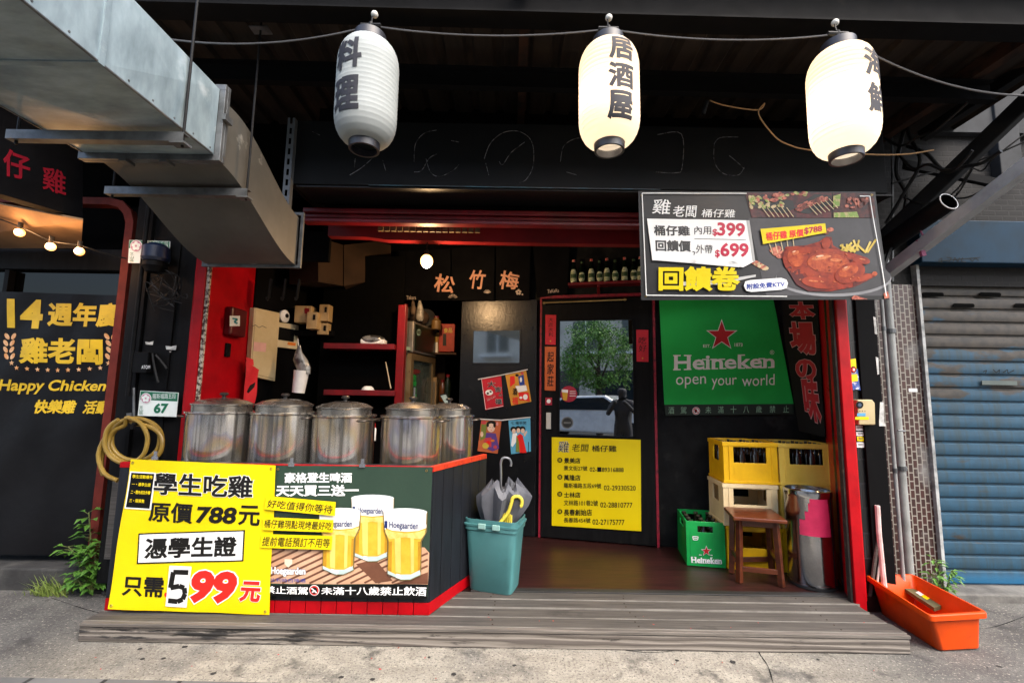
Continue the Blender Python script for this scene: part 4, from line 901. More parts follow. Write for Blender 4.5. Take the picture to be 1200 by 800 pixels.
for gx0, gx1, gy0, gy1, lv in ((445, 648, 195, 512, 3), (297, 492, 256, 570, 6), (598, 806, 256, 597, 9)):
    w_ = gx1-gx0; h_ = gy1-gy0; cx = (gx0+gx1)/2; X = lambda f: gx0+w_*f; Y = lambda f: gy0+h_*f
    P1.poly([(X(0), Y(.05)), (X(1), Y(.05)), (X(.99), Y(.32)), (X(.87), Y(.46)), (X(.85), Y(.93)), (X(.6), Y(1)), (X(.4), Y(1)), (X(.09), Y(.91)), (X(.11), Y(.46)), (X(.02), Y(.32))], GLSD, lv, 'printed_picture')
    P1.poly([(X(.015), Y(.05)), (X(.985), Y(.05)), (X(.97), Y(.31)), (X(.855), Y(.45)), (X(.835), Y(.92)), (X(.6), Y(.985)), (X(.4), Y(.985)), (X(.105), Y(.9)), (X(.125), Y(.45)), (X(.035), Y(.31))], BEER, lv+1, 'printed_picture')
    P1.poly([(X(.105), Y(.86)), (X(.3), Y(.915)), (X(.62), Y(.915)), (X(.838), Y(.85)), (X(.835), Y(.92)), (X(.6), Y(.985)), (X(.4), Y(.985)), (X(.105), Y(.905))], GLS, lv+2, 'printed_picture')
    P1.poly([(X(.3), Y(.90)), (X(.5), Y(.93)), (X(.45), Y(.985)), (X(.3), Y(.96))], GLSW, lv+2, 'printed_picture')
    P1.poly([(X(.125), Y(.46)), (X(.2), Y(.46)), (X(.19), Y(.87)), (X(.11), Y(.86))], BEERD, lv+2, 'printed_picture'); P1.poly([(X(.79), Y(.46)), (X(.855), Y(.46)), (X(.838), Y(.85)), (X(.78), Y(.88))], BEERD, lv+2, 'printed_picture'); P1.poly([(X(.05), Y(.29)), (X(.2), Y(.325)), (X(.5), Y(.345)), (X(.8), Y(.325)), (X(.965), Y(.29)), (X(.95), Y(.35)), (X(.86), Y(.43)), (X(.5), Y(.40)), (X(.14), Y(.43)), (X(.06), Y(.35))], BEERM, lv+2, 'printed_picture')
    P1.poly([(X(.26), Y(.40)), (X(.40), Y(.41)), (X(.40), Y(.9)), (X(.28), Y(.88))], BEERL, lv+2, 'printed_picture'); P1.poly([(X(.62), Y(.41)), (X(.70), Y(.41)), (X(.69), Y(.88)), (X(.62), Y(.9))], BEERL, lv+2, 'printed_picture')
    P1.poly([(X(.015), Y(.06)), (X(.985), Y(.06)), (X(.975), Y(.27)), (X(.8), Y(.31)), (X(.5), Y(.325)), (X(.2), Y(.31)), (X(.03), Y(.27))], FOAM, lv+2, 'printed_picture')
    P1.ell(cx, Y(.055), w_*.495, h_*.05, GLSW, lv+2, 'printed_picture'); P1.ell(cx, Y(.06), w_*.46, h_*.04, FOAM, lv+3, 'printed_picture')
    P1.line([(X(.985), Y(.07)), (X(.965), Y(.31)), (X(.85), Y(.46)), (X(.83), Y(.9))], 3, GLSD, lv+2, 'printed_picture'); P1.line([(X(.045), Y(.07)), (X(.05), Y(.3))], 4, GLSW, lv+3, 'printed_picture')
    yy = Y(.2)
    P1.text('Hoegaarden', [(X(.14), Y(.185)), (X(.80), Y(.195)), (X(.80), Y(.32)), (X(.14), Y(.295))] if lv != 3 else [(X(.16), Y(.19)), (X(.74), Y(.20)), (X(.74), Y(.32)), (X(.16), Y(.29))], HNAVY, lv+4, .02)
    P1.poly([(X(.04), Y(.18)), (X(.10), Y(.18)), (X(.10), Y(.285)), (X(.03), Y(.27))], HNAVY, lv+4, 'printed_picture')
P1.text('豪格登生啤酒', (136, 93, 450, 141), WHP, 2, .045); P1.text('天天買三送一', (96, 150, 481, 205), WHP, 2, .05)
P1.text('Hoegaarden', (72, 534, 236, 578), WHP, 4, .04, out=HNAVY, ow=.045)
P1.poly([(135, 498), (172, 498), (172, 520), (153, 536), (135, 520)], mat('faded_emblem', 'ecd9bd', .5), 3, 'printed_emblem'); P1.text('比利時白啤酒', (68, 587, 235, 605), BLUEP, 3, .0)
P1.poly([(36, 614), (806, 614), (803, 680), (34, 664)], BLACKV, 13, 'warning_strip')
P1.text('禁止酒駕', [(46, 619), (250, 622), (250, 659), (46, 653)], WHP, 14, .02); P1.text('未滿十八歲禁止飲酒', [(312, 622), (802, 624), (800, 668), (312, 659)], WHP, 14, .02)
P1.ell(280, 638, 24, 25, WHP, 14, 'ban_sign'); P1.ell(280, 638, 21, 22, REDP, 15, 'ban_sign'); P1.ell(280, 638, 15, 16, INKB, 16, 'ban_sign'); P1.line([(268, 627), (292, 649)], 6, WHP, 17, 'ban_sign'); P1.line([(270, 645), (288, 640)], 5, WHP, 17, 'ban_sign')
P1.done(); eyelets(S1, [(326, 549.5), (500, 551)], b1)
CLIP = mat('chrome_clip', 'c9ccd0', .2, metal=.9)
for (x, y), lab in (((343, 541), 'small metal clip on the green banner under the second pot'), ((425.5, 542), 'small metal clip on the banner edge below the third pot'), ((184, 533), 'small metal clip holding the top of the yellow price banner')):
    t = thing('banner_clip', lab, 'clip', CF.at(x, y+3), 'clips holding the banners')
    bm = B(); slabp(bm, CF, x-3.5, y+1, x+3.5, y+5, .014, .02); obj('clip_jaw', bm, CLIP, t); bm = B(); slabp(bm, CF, x-1.6, y-5, x+2.2, y+1, .01, .016); obj('clip_lever', bm, CLIP, t)
# --- yellow price banner
S2 = SY(Yc-.03, wrinkle(.007, 6, 11)); b2 = thing('price_banner', 'big yellow student price banner with 599 in red and black', 'banner', S2.at(220, 715))
sheet(S2, [(152.5, 538), (323, 545), (315.5, 720), (126.5, 713)], YEL, b2, 'banner_sheet')
P2 = Print(S2, b2, (120, 520, 3.809))
P2.text('學生吃雞', [(231, 126), (676, 141), (672, 241), (229, 226)], INKB, 2, .035, out=WHP, ow=.03)
P2.text('原價', [(210, 256), (412, 264), (404, 356), (204, 345)], INKB, 2, .035); P2.text('788', [(424, 276), (604, 281), (600, 358), (418, 352)], INKB, 2, .05, shear=.12); P2.text('元', [(612, 272), (706, 274), (703, 368), (606, 360)], INKB, 2, .035)
P2.poly([(162, 398), (639, 382), (632, 521), (151, 536)], INKB, 2, 'printed_frame'); P2.poly([(168, 404), (632, 388), (626, 515), (158, 529)], WHP, 3, 'printed_frame')
P2.text('憑學生證', [(192, 417), (608, 408), (602, 499), (184, 513)], INKB, 4, .045)
P2.text('只需', [(92, 588), (276, 596), (271, 686), (86, 674)], INKB, 2, .035)
P2.text('99', [(402, 560), (608, 566), (598, 714), (388, 708)], REDP, 2, .07, shear=.15, out=WHP, ow=.04); P2.text('元', [(616, 608), (712, 610), (708, 706), (610, 700)], REDP, 2, .06, shear=.1, out=WHP, ow=.035)
P2.ell(284, 672, 8, 10, REDP, 2); 
P2.poly([(300, 541), (399, 546), (379, 727), (284, 722)], mat('paper_patch', 'ececea', .6, c2='dededb', scale=10), 5, 'price_patch'); P2.line([(385, 572), (318, 570), (306, 640), (345, 632), (368, 640), (372, 665), (362, 690), (338, 700), (296, 696)], 22, INKB, 6, 'handwritten_five')
P2.poly([(121, 122), (240, 128), (219, 294), (99, 287)], WHP, 3, 'notice'); P2.poly([(128, 128), (233, 133), (213, 287), (106, 281)], BLACKV, 4, 'notice')
P2.text('學生活動條件', [(134, 136), (228, 140), (226, 157), (132, 152)], YEL, 5, .03); P2.text('一・憑學生證', [(132, 170), (219, 174), (217, 190), (130, 186)], YEL, 5, .03); P2.text('二・限內用及外帶', [(128, 205), (217, 209), (215, 226), (126, 222)], YEL, 5, .03); P2.text('三・限兩隻', [(122, 243), (192, 246), (190, 262), (120, 259)], YEL, 5, .03)
P2.done(); eyelets(S2, [(155, 542), (318, 549), (131, 709), (311, 716)], b2)
# --- three yellow strips
S3 = SY(Yc-.04, wrinkle(.002, 8, 5))
for q, tx, tq, lab in (([(48, 203), (373, 232), (369, 297), (39, 266)], '好吃值得你等待', [(56, 219), (362, 247), (358, 289), (50, 256)], 'topmost of three yellow lettered strips across the two banners'),
                       ([(33, 302), (363, 316), (359, 374), (32, 362)], '桶仔雞現點現烤最好吃', [(40, 312), (357, 325), (354, 364), (38, 352)], 'middle one of three yellow lettered strips across the two banners'),
                       ([(25, 381), (358, 391), (353, 456), (20, 445)], '提前電話預訂不用等', [(33, 393), (350, 402), (346, 446), (28, 437)], 'lowest of three yellow lettered strips across the two banners')):
    px = [(300+x/4, 530+y/4) for x, y in q]; t = thing('slogan_strip', lab, 'sign', S3.at(*px[3]), 'yellow lettered strips')
    sheet(S3, px, YEL, t, 'strip_sheet'); P3 = Print(S3, t, K1); P3.text(tx, tq, INKB, 1, .012, shear=.1); P3.done()

# --- roast chicken banner over the entrance
S4 = Surf((0, 2.93, 2.2), (0, -1, -.06), wrinkle(.005, 5, 21)); b4 = thing('food_banner', 'wide banner with roast chicken photo and yellow lettering hung over the entrance', 'banner', S4.at(895, 352)); S4.p = S4.p
DGV = mat('dark_grey_vinyl', '242425', .42, c2='1b1b1c', scale=3); GRV = mat('slate_grey_vinyl', '4b4a4d', .42, c2='363537', scale=2.5)
sheet(S4, [(748, 224), (1025.5, 225), (1042, 351), (751.6, 351.5)], DGV, b4, 'banner_sheet')
P4 = Print(S4, b4, (740, 220, 3.871))
PP = 'printed_picture'
P4.poly([(530, 138), (1108, 140), (1165, 490), (610, 488)], GRV, 1, PP)
FOODR = mat('printed_dark_red', '5a1a1c', .45, c2='2a1112', scale=25); P4.poly([(515, 22), (905, 24), (905, 138), (545, 136)], FOODR, 2, PP); P4.poly([(910, 24), (1096, 26), (1108, 137), (910, 137)], mat('printed_black_red', '2a1416', .45, c2='5a2018', scale=30), 2, PP)
GRNF = mat('printed_green_onion', '7f9c44', .45, c2='b9ab74', scale=45, lohi=(.45, .55)); PINKF = mat('printed_pink_meat', 'c9785f', .45, c2='8a3c30', scale=40, lohi=(.42, .58)); TANF = mat('printed_skewer', 'c9b489', .45); BRNF = mat('printed_brown_meat', '7c3b2a', .45, c2='4a2018', scale=40)
rf = random.Random(4)
P4.poly([(525, 60), (590, 30), (730, 60), (740, 95), (690, 118), (600, 105), (540, 85)], mat('printed_plate', '20201f', .45), 3, PP)
for i in range(46):
    x = rf.uniform(535, 690); y = 66+rf.uniform(-26, 26); P4.ell(x, y, rf.uniform(7, 14), rf.uniform(4, 8), (GRNF, GRNF, PINKF, TANF)[i % 4], 4+i % 3, PP, 8, rf.uniform(0, 3))
for i in range(14): P4.ell(rf.uniform(620, 690), rf.uniform(28, 62), rf.uniform(8, 14), rf.uniform(5, 9), PINKF, 7, PP, 8)
for i in range(6): P4.line([(590+i*22, 92), (622+i*22, 134)], 3, TANF, 7, PP)
P4.poly([(735, 92), (830, 30), (902, 38), (900, 75), (800, 120), (745, 110)], mat('printed_plate', '20201f', .45), 3, PP)
for i in range(40):
    t_ = rf.random(); P4.ell(755+t_*120+rf.uniform(-10, 10), 92-t_*45+rf.uniform(-10, 14), rf.uniform(9, 15), rf.uniform(4, 7), (PINKF, BRNF)[i % 2], 4+i % 3, PP, 8, -.5)
for i in range(6): P4.line([(800+i*18, 82-i*6), (840+i*18, 125-i*6)], 3, TANF, 7, PP)
P4.poly([(912, 40), (945, 30), (940, 85), (912, 90)], GRNF, 3, PP); P4.poly([(915, 115), (1020, 110), (1030, 136), (915, 136)], GRNF, 3, PP)
for i in range(26): P4.ell(rf.uniform(965, 1065), rf.uniform(52, 92), rf.uniform(8, 15), rf.uniform(4, 8), (PINKF, BRNF)[i % 2], 4+i % 3, PP, 8, rf.uniform(0, 3))
for i in range(10): P4.ell(rf.uniform(700, 790), rf.uniform(22, 38), 10, 6, (PINKF, GRNF)[i % 2], 4, PP, 8)
# plate, fries, skewers, bird
PLT = mat('printed_grey_plate', '8b8b8d', .42); PLTD = mat('printed_dark_plate', '3c3b3d', .42)
P4.ell(915, 412, 262, 82, PLT, 2, PP, 36); P4.ell(915, 404, 258, 76, PLTD, 3, PP, 36)
FRY = mat('printed_fries', 'd6bd4e', .42, c2='b99a35', scale=30)
for i in range(16): x = 955+rf.uniform(0, 120); P4.line([(x, 275+rf.uniform(0, 22)), (x+rf.uniform(-45, 40), 240+rf.uniform(-5, 45))], 9, (FRY, BEERL)[i % 3 == 0], 4+i % 3, PP)
for i in range(9): P4.ell(rf.uniform(620, 690), rf.uniform(270, 310), 16, 13, PINKF, 4+i % 2, PP, 10)
for i in range(5): P4.line([(640+i*25, 300), (610+i*30, 215)], 4, TANF, 5, PP)
for i in range(8): P4.ell(760+i*20, 200+rf.uniform(-20, 15), 16, 10, (BRNF, PINKF)[i % 2], 4, PP, 10)
BIRD = mat('printed_roast_skin', '9a3219', .3, c2='5a150c', scale=24, lohi=(.36, .64)); BIRDL = mat('printed_roast_light', 'bf5a2c', .3, c2='8a2c14', scale=30, lohi=(.36, .64)); BIRDM = mat('printed_roast_mid', 'a63d1c', .3, c2='6e1d0e', scale=16, lohi=(.34, .66)); BIRDH2 = mat('printed_roast_gleam', 'cf7f50', .3, c2='b8582c', scale=40); BIRDH = mat('printed_roast_shine', 'f0c2a0', .35); BIRDD = mat('printed_roast_dark', '571510', .35)
P4.poly([(678, 300), (700, 268), (790, 262), (850, 245), (880, 222), (905, 225), (912, 262), (950, 285), (1010, 300), (1062, 318), (1078, 332), (1040, 350), (1035, 385), (1085, 392), (1100, 380), (1102, 402), (1060, 425), (1000, 452), (900, 470), (800, 470), (745, 440), (712, 385), (690, 350)], BIRD, 6, PP)
for px_, py_, rx_, ry_, ro_, mm_, lv_ in ((900, 360, 128, 82, .08, BIRDM, 7), (745, 330, 58, 66, -.35, BIRDM, 7), (890, 342, 96, 44, .05, BIRDL, 8), (742, 318, 36, 42, -.35, BIRDL, 8), (985, 388, 70, 44, -.35, BIRDM, 9), (978, 380, 46, 24, -.35, BIRDL, 10), (1050, 410, 44, 13, -.35, BIRDM, 9), (1035, 332, 40, 15, .2, BIRDM, 9), (880, 254, 20, 26, .2, BIRDM, 8), (790, 284, 66, 14, -.1, BIRDM, 8), (850, 432, 84, 26, .12, BIRDM, 9), (1095, 392, 12, 10, 0, BIRDL, 10),
        (858, 318, 46, 9, -.15, BIRDH2, 9), (925, 330, 28, 7, .1, BIRDH2, 9), (742, 296, 16, 8, -.4, BIRDH2, 9), (968, 368, 20, 6, -.4, BIRDH2, 11), (850, 311, 18, 3.5, -.15, BIRDH, 10), (734, 291, 8, 3, -.4, BIRDH, 10), (965, 363, 9, 2.5, -.4, BIRDH, 12), (820, 424, 22, 4, .1, BIRDH2, 10), (1040, 326, 14, 3, .2, BIRDH2, 10)):
    P4.ell(px_, py_, rx_, ry_, mm_, lv_, PP, 22, ro_)
P4.poly([(690, 345), (760, 372), (800, 440), (900, 465), (800, 470), (745, 440), (712, 385)], BIRDD, 7, PP); 
P4.poly([(720, 290), (830, 268), (830, 290), (730, 318)], BIRDL, 7, PP); P4.poly([(1000, 430), (1062, 405), (1060, 422), (1000, 450)], BIRDD, 7, PP); P4.poly([(850, 250), (900, 232), (905, 275), (870, 275)], BIRDD, 7, PP)
for i in range(46):
    x, y = rf.uniform(710, 1030), rf.uniform(275, 450)
    if ((x-880)/170)**2+((y-365)/85)**2 < 1: P4.ell(x, y, rf.uniform(1.5, 7), rf.uniform(1.2, 3.2), (BIRDH2, BIRDL, BIRDD)[i % 3], 11, PP, 7, rf.uniform(-.6, .6))
P4.poly([(995, 500), (1010, 488), (1070, 506), (1000, 507)], PINKF, 4, PP); P4.poly([(1140, 480), (1160, 470), (1168, 500), (1145, 503)], PINKF, 4, PP)
for i in range(6): P4.ell(560+i*9, 340+i*5, 18, 10, TANF if i % 2 else PINKF, 3, PP, 9)
# frame, boxes and letters
for q in ([(46, 28), (520, 28)], [(46, 28), (66, 488)], [(66, 488), (700, 494)], [(1028, 42), (1074, 42)], [(1074, 42), (1150, 492)]): P4.line(q, 4, WHP, 9, 'printed_frame')
P4.text('雞', [(92, 52), (178, 55), (178, 124), (92, 118)], WHP, 3, .01, shear=.1); P4.text('老闆', [(186, 82), (296, 80), (296, 136), (186, 132)], WHP, 3, .008, shear=.12); P4.text('桶仔雞', [(316, 98), (470, 100), (470, 137), (316, 135)], WHP, 3, .008, shear=.1)
P4.poly([(92, 330), (555, 335), (500, 364), (478, 334)], WHP, 10, 'price_box'); P4.poly([(68, 143), (530, 151), (556, 336), (92, 331)], WHP, 10, 'price_box'); P4.poly([(516, 151), (530, 151), (556, 336), (545, 336)], mat('pale_grey_print', 'b5b5b3', .45), 11, 'price_box')
DKG = mat('dark_grey_print', '3a3a3a', .45)
P4.text('桶仔雞', [(97, 172), (260, 177), (262, 222), (99, 220)], DKG, 11, .05); P4.text('回饋價', [(105, 238), (265, 243), (266, 294), (107, 290)], DKG, 11, .05)
P4.text('內用', (280, 178, 356, 216), DKG, 11, .01); P4.text('外帶', (287, 262, 362, 301), DKG, 11, .01); P4.line([(280, 235), (515, 239)], 2, DKG, 11, 'price_box'); P4.line([(272, 292), (282, 296), (278, 308)], 4, DKG, 11, 'price_box')
P4.text('$', (362, 190, 384, 224), DEEP, 11, .04); P4.text('399', [(384, 160), (510, 163), (510, 225), (384, 222)], DEEP, 11, .045); P4.text('$', (374, 284, 396, 321), DEEP, 11, .04); P4.text('699', [(398, 252), (526, 253), (526, 318), (398, 315)], DEEP, 11, .045)
P4.poly([(225, 428), (400, 420), (560, 395), (560, 405), (400, 440), (230, 445)], mat('pale_brush_print', 'c9c9c7', .5), 9, 'price_box')
P4.text('回饋卷', [(120, 357), (488, 360), (488, 471), (120, 469)], YEL, 11, .055)
P4.poly([(580, 190), (873, 164), (879, 206), (592, 258)], YEL, 10, 'price_label'); P4.text('桶仔雞 原價', [(602, 206), (776, 188), (778, 222), (606, 243)], REDP, 11, .04); P4.text('$788', [(778, 184), (858, 174), (860, 203), (780, 216)], DEEP, 11, .045)
P4.poly([(505+28*(1-math.cos(a))+(144 if False else 0), 444-30*math.sin(a)) for a in []] or [(505, 446), (512, 426), (535, 420), (675, 410), (698, 418), (705, 434), (698, 456), (675, 464), (540, 474), (515, 468)], WHP, 10, 'price_label'); P4.text('附設免費KTV', [(518, 437), (690, 425), (690, 450), (518, 463)], BLUEP, 11, .04)
P4.done(); eyelets(S4, [(752, 229), (1021, 229), (757, 347), (1036, 346)], b4)

# --- green cloth flag
S5 = Surf(DW.p+DW.n*.03, DW.n, wrinkle(.004, 8, 31)); b5 = thing('beer_flag', 'green cloth flag with red star and white lettering on the black wall', 'flag', S5.at(855, 487))
GRN = mat('green_cloth', '16b44b', .75, c2='11a442', scale=3, bump=.0012, bscale=14, grit=.05)
sheet(S5, [(772.5, 352), (906, 350), (930, 473), (778.5, 474)], GRN, b5, 'flag_cloth')
sheet(S5, [(778.5, 474.1), (930, 473.1), (930.5, 485), (780, 486.5)], mat('black_green_hem', '14241b', .7), b5, 'flag_hem')
P5 = Print(S5, b5, (760, 340, 4.446)); STR = mat('red_star_print', 'c4161f', .6)
P5.star(381, 236, 86, WHP, 2, 'printed_star', .40); P5.star(381, 236, 76, STR, 3, 'printed_star', .40)
P5.text('EST.', (284, 283, 322, 298), WHP, 2, .02); P5.text('1873', (448, 275, 490, 293), WHP, 2, .02)
hq = lambda x0, x1: [(133+(x0*522), 336-x0*2), (133+x1*522, 336-x1*2), (133+x1*522, 416-x1*12), (133+x0*522, 416-x0*12)]
def slab_word(P, word, q, m_, lvl, bold, serif=True):
    """heavy slab-serif lettering: letters with foot and head bars"""
    q = quad(q); P.text(word, q, m_, lvl, bold)
    if serif:
        # stems of 'Heineken' as fractions of the ink width: feet and heads
        for x, w_, hgt in ((.028, .075, 1), (.135, .075, 1), (.325, .07, .72), (.405, .065, .72), (.49, .06, .72), (.672, .07, 1), (.745, .06, 0), (.885, .065, .72), (.965, .06, 0)):
            for y0, y1 in ((0, .085),)+(((hgt-.085, hgt),) if hgt else ()):
                xo = 0 if y0 == 0 or hgt == 1 else -.012
                P.poly([P_inv(P, bil(q, x-w_/2+xo, y1)), P_inv(P, bil(q, x+w_/2+(xo if y0 else 0), y1)), P_inv(P, bil(q, x+w_/2+(xo if y0 else 0), y0)), P_inv(P, bil(q, x-w_/2+xo, y0))], m_, lvl, 'lettering')
def P_inv(P, p): return p
slab_word(P5, 'Heineken', [(133, 337), (656, 333), (656, 404), (133, 417)], WHP, 2, .03)
P5.text('open', [(143, 452), (299, 447), (299, 505), (143, 513)], WHP, 2, .0); P5.text('your', [(328, 459), (459, 454), (459, 508), (328, 517)], WHP, 2, .0); P5.text('world', [(486, 442), (657, 436), (657, 493), (486, 501)], WHP, 2, .0)
P5.text('®', (632, 312, 655, 335), WHP, 2, 0)
HEMG = mat('pale_green_print', '8fb89a', .6)
for ch, x in zip('酒駕 未滿十八歲禁止', (118, 182, 248, 311, 376, 442, 508, 574, 645, 716)):
    if ch != ' ': P5.text(ch, (x-15, 607+(-.012*(x-118)), x+15, 643-.012*(x-118)), HEMG, 2, .0)
P5.ell(248, 628, 20, 20, WHP, 2, 'ban_sign'); P5.ell(248, 628, 18, 18, STR, 3, 'ban_sign'); P5.ell(248, 628, 14, 14, WHP, 4, 'ban_sign'); P5.ell(246, 628, 8, 10, INKB, 5, 'ban_sign'); P5.line([(236, 616), (260, 640)], 4, STR, 6, 'ban_sign')
P5.done()
# --- black cloth with red brush letters on the right wall
S6 = Surf((2.43, 3.64, 0), (-.983, -.183, 0), wrinkle(.006, 7, 41))
b6 = thing('lettered_cloth', 'black cloth with large red white-edged brush letters hanging in the corner', 'banner', S6.at(950, 505))
sheet(S6, [(912, 345), (957, 345), (967, 512), (936, 505)], mat('black_cloth', '151516', .8, bump=.002, bscale=10), b6, 'cloth')
P6 = Print(S6, b6, (760, 340, 4.446), .03); CRR = mat('brush_red', 'b01c2c', .6); PK = mat('brush_edge', 'c9a0a4', .6)
for ch, q in (('本', [(735, 60), (868, 60), (868, 150), (735, 150)]), ('場', [(735, 165), (868, 165), (875, 340), (740, 325)]), ('の', [(765, 360), (872, 360), (876, 470), (775, 460)]), ('味', [(795, 445), (890, 440), (905, 700), (815, 660)])):
    P6.text(ch, q, CRR, 2, .055, out=PK, ow=.03, shear=-.12)
P6.done()

# --- poster on the door, red couplets, stickers
S7 = Surf(DW.p+DW.n*.056, DW.n, wrinkle(.0018, 7, 51)); b7 = thing('branch_poster', 'yellow poster listing branch addresses and phone numbers on the lower door', 'poster', S7.at(698, 622))
sheet(S7, [(646.6, 512), (750.8, 515), (751.4, 622), (646.6, 615.5)], YEL, b7, 'poster_sheet')
P7 = Print(S7, b7, (640, 500, 5.717))
P7.text('雞', [(80, 95), (155, 97), (155, 172), (80, 168)], INKB, 2, .0, out=WHP, ow=.02, shear=.1); P7.text('老闆', [(172, 112), (285, 114), (285, 166), (172, 165)], INKB, 2, .0, shear=.1); P7.text('桶仔雞', [(306, 122), (472, 124), (472, 167), (306, 166)], INKB, 2, .015)
for y, nm, q1, ad, q2, ph, q3 in ((222, '景美店', (119, 206, 230, 244), '景文街27號', (118, 259, 276, 291), '02-■89316888', (292, 268, 519, 299)), (335, '萬隆店', (119, 320, 230, 359), '羅斯福路五段69號', (118, 374, 369, 409), '02-29330520', (387, 390, 600, 423)),
                                  (449, '士林店', (119, 436, 230, 474), '文林路101巷2號', (118, 488, 347, 526), '02-28810777', (363, 503, 578, 538)), (566, '長春創始店', (118, 550, 307, 594), '長春路454號', (118, 606, 297, 640), '02-27175777', (311, 617, 525, 653))):
    P7.ell(92, y, 17, 17, INKB, 2, 'bullet'); P7.text('雞', (82, y-10, 102, y+10), YEL, 3, .0)
    sl = lambda q: [(q[0], q[1]), (q[2], q[1]+3), (q[2], q[3]+3), (q[0], q[3])]
    P7.text(nm, q1, INKB, 2, .03); P7.text(ad, sl(q2), INKB, 2, .015); P7.text(ph, sl(q3), INKB, 2, .015)
P7.done()
RPAP = mat('red_paper', 'c8152c', .6, c2='b51026', scale=5); OPAP = mat('orange_paper', 'c9622a', .6, c2='b8531f', scale=6); GOLD = mat('gold_print', 'd9a23a', .5)
K8 = (520, 280, 4.446); S8 = Surf(DW.p+DW.n*.053, DW.n)
for q, m_, tx, tq, lab in (([(530, 394), (586, 396), (583, 551), (529, 549)], RPAP, '大吉大利', (545, 408, 570, 510), 'narrow red lucky paper strip above the orange one on the door edge'),
                           ([(527, 560), (585, 561), (582, 790), (526, 788)], OPAP, '起家莊', (538, 582, 573, 772), 'orange paper strip with three large black characters on the door edge'),
                           ([(1003, 472), (1066, 474), (1067, 640), (1005, 638)], RPAP, '吃好', (1015, 508, 1056, 590), 'red lucky paper strip right of the door glass')):
    t = thing('paper_couplet', lab, 'paper strip', S8.at(520+q[3][0]/4.446, 280+q[3][1]/4.446), 'paper strips on the door')
    bm = B(); prism(bm, [S8.at(520+x/4.446, 280+y/4.446) for x, y in q], -S8.n*.001); obj('paper', bm, m_, t)
    P8 = Print(S8, t, K8); P8.vtext(tx, tq, INKB, 1, .0 if m_ is RPAP else .02, gap=.07, shear=.08)
    if m_ is RPAP: P8.star((q[2][0]+q[3][0])/2, q[3][1]-17, 6, GOLD, 1, 'gold_mark')
    P8.done()
S9 = Surf(DW.p+DW.n*.031, DW.n); b9 = thing('round_sticker', 'round red sticker with a small beer glass on the door glass', 'sticker', S9.at(667, 470)); P9 = Print(S9, b9, (620, 360, 2.857))
P9.ell(133, 290, 28, 27, mat('sticker_red', 'b3263c', .4), 1, 'disc', 28); P9.poly([(110, 280), (130, 282), (127, 312), (114, 310)], BEER, 2, 'printed_glass'); P9.poly([(109, 274), (131, 276), (130, 286), (110, 284)], WHP, 3, 'printed_glass')
for y in (281, 288, 296): P9.line([(136, y), (156, y)], 2, WHP, 2, 'printed_line')
P9.done()
b9 = thing('faint_round_sticker', 'faint grey ring sticker low on the door glass', 'sticker', S9.at(665, 500)); P9 = Print(S9, b9, (620, 360, 2.857)); P9.ell(128, 386, 20, 20, mat('grey_sticker', '6d6f6e', .5), 1, 'disc', 24); P9.ell(128, 386, 16, 16, mat('dark_grey_sticker', '2e2f2f', .3), 2, 'disc', 24); P9.line([(116, 386), (140, 386)], 6, mat('grey_sticker', '6d6f6e', .5), 3, 'disc'); P9.done()
b9 = thing('small_red_sticker', 'small square red and white sticker above the white door handle', 'sticker', S8.at(643, 473)); P9 = Print(S8, b9, (620, 360, 2.857)); P9.poly((55, 302, 77, 327), mat('sticker_red', 'b3263c', .4), 1, 'square'); P9.ell(66, 314, 7, 7, WHP, 2, 'mark'); P9.done()

# --- pennants on the black panel
S10 = Surf(DW.p+DW.n*.05, DW.n); K10 = (540, 420, 6.67)
STRG = mat('white_pole', 'dddddd', .5)
SKIN = mat('print_skin', 'e9c9b0', .5); BLK = INKB; ORN = mat('print_orange', 'd9792a', .5); PURP = mat('print_purple', '5b3f86', .5); OLIVE = mat('print_olive', '7b8a3a', .5); YLP = mat('print_yellow', 'e0c04a', .5); SKYB = mat('print_sky', '5fb2d6', .6); ROSE = mat('print_rose', 'c9464c', .5)
def pennant(q, m_, lab, pole, draw):
    t = thing('pennant', lab, 'pennant', S10.at(K10[0]+q[3][0]/6.67, K10[1]+q[3][1]/6.67), 'picture pennants on the black panel')
    sheet(S10, [(K10[0]+x/6.67, K10[1]+y/6.67) for x, y in q], m_, t, 'cloth', thick=.001)
    bm = B(); tube(bm, [S10.at(K10[0]+x/6.67, K10[1]+y/6.67, .004) for x, y in pole], .006, 6); obj('pole', bm, STRG, t)
    P = Print(S10, t, K10); draw(P); P.done()
def d1(P):
    for q in ([(162, 162), (195, 396)], [(195, 396), (332, 370)]): P.line(q, 3, WHP, 1, 'border')
    for i, (x, y, r_) in enumerate(((240, 200, 30), (292, 240, 26), (310, 285, 14), (295, 335, 26))): P.text('大吉の福'[i], (x-r_, y-r_*.8, x+r_, y+r_*.8), INKB, 3, .03, out=WHP, ow=.03)
    P.ell(222, 265, 30, 22, WHP, 2, 'drawing'); P.ell(212, 272, 10, 8, INKB, 3, 'drawing'); P.ell(234, 258, 9, 7, INKB, 3, 'drawing'); P.line([(200, 315), (270, 285)], 12, ROSE, 2, 'drawing'); P.text('いらっしゃい', [(205, 318), (270, 288), (274, 302), (209, 332)], WHP, 3, .0)
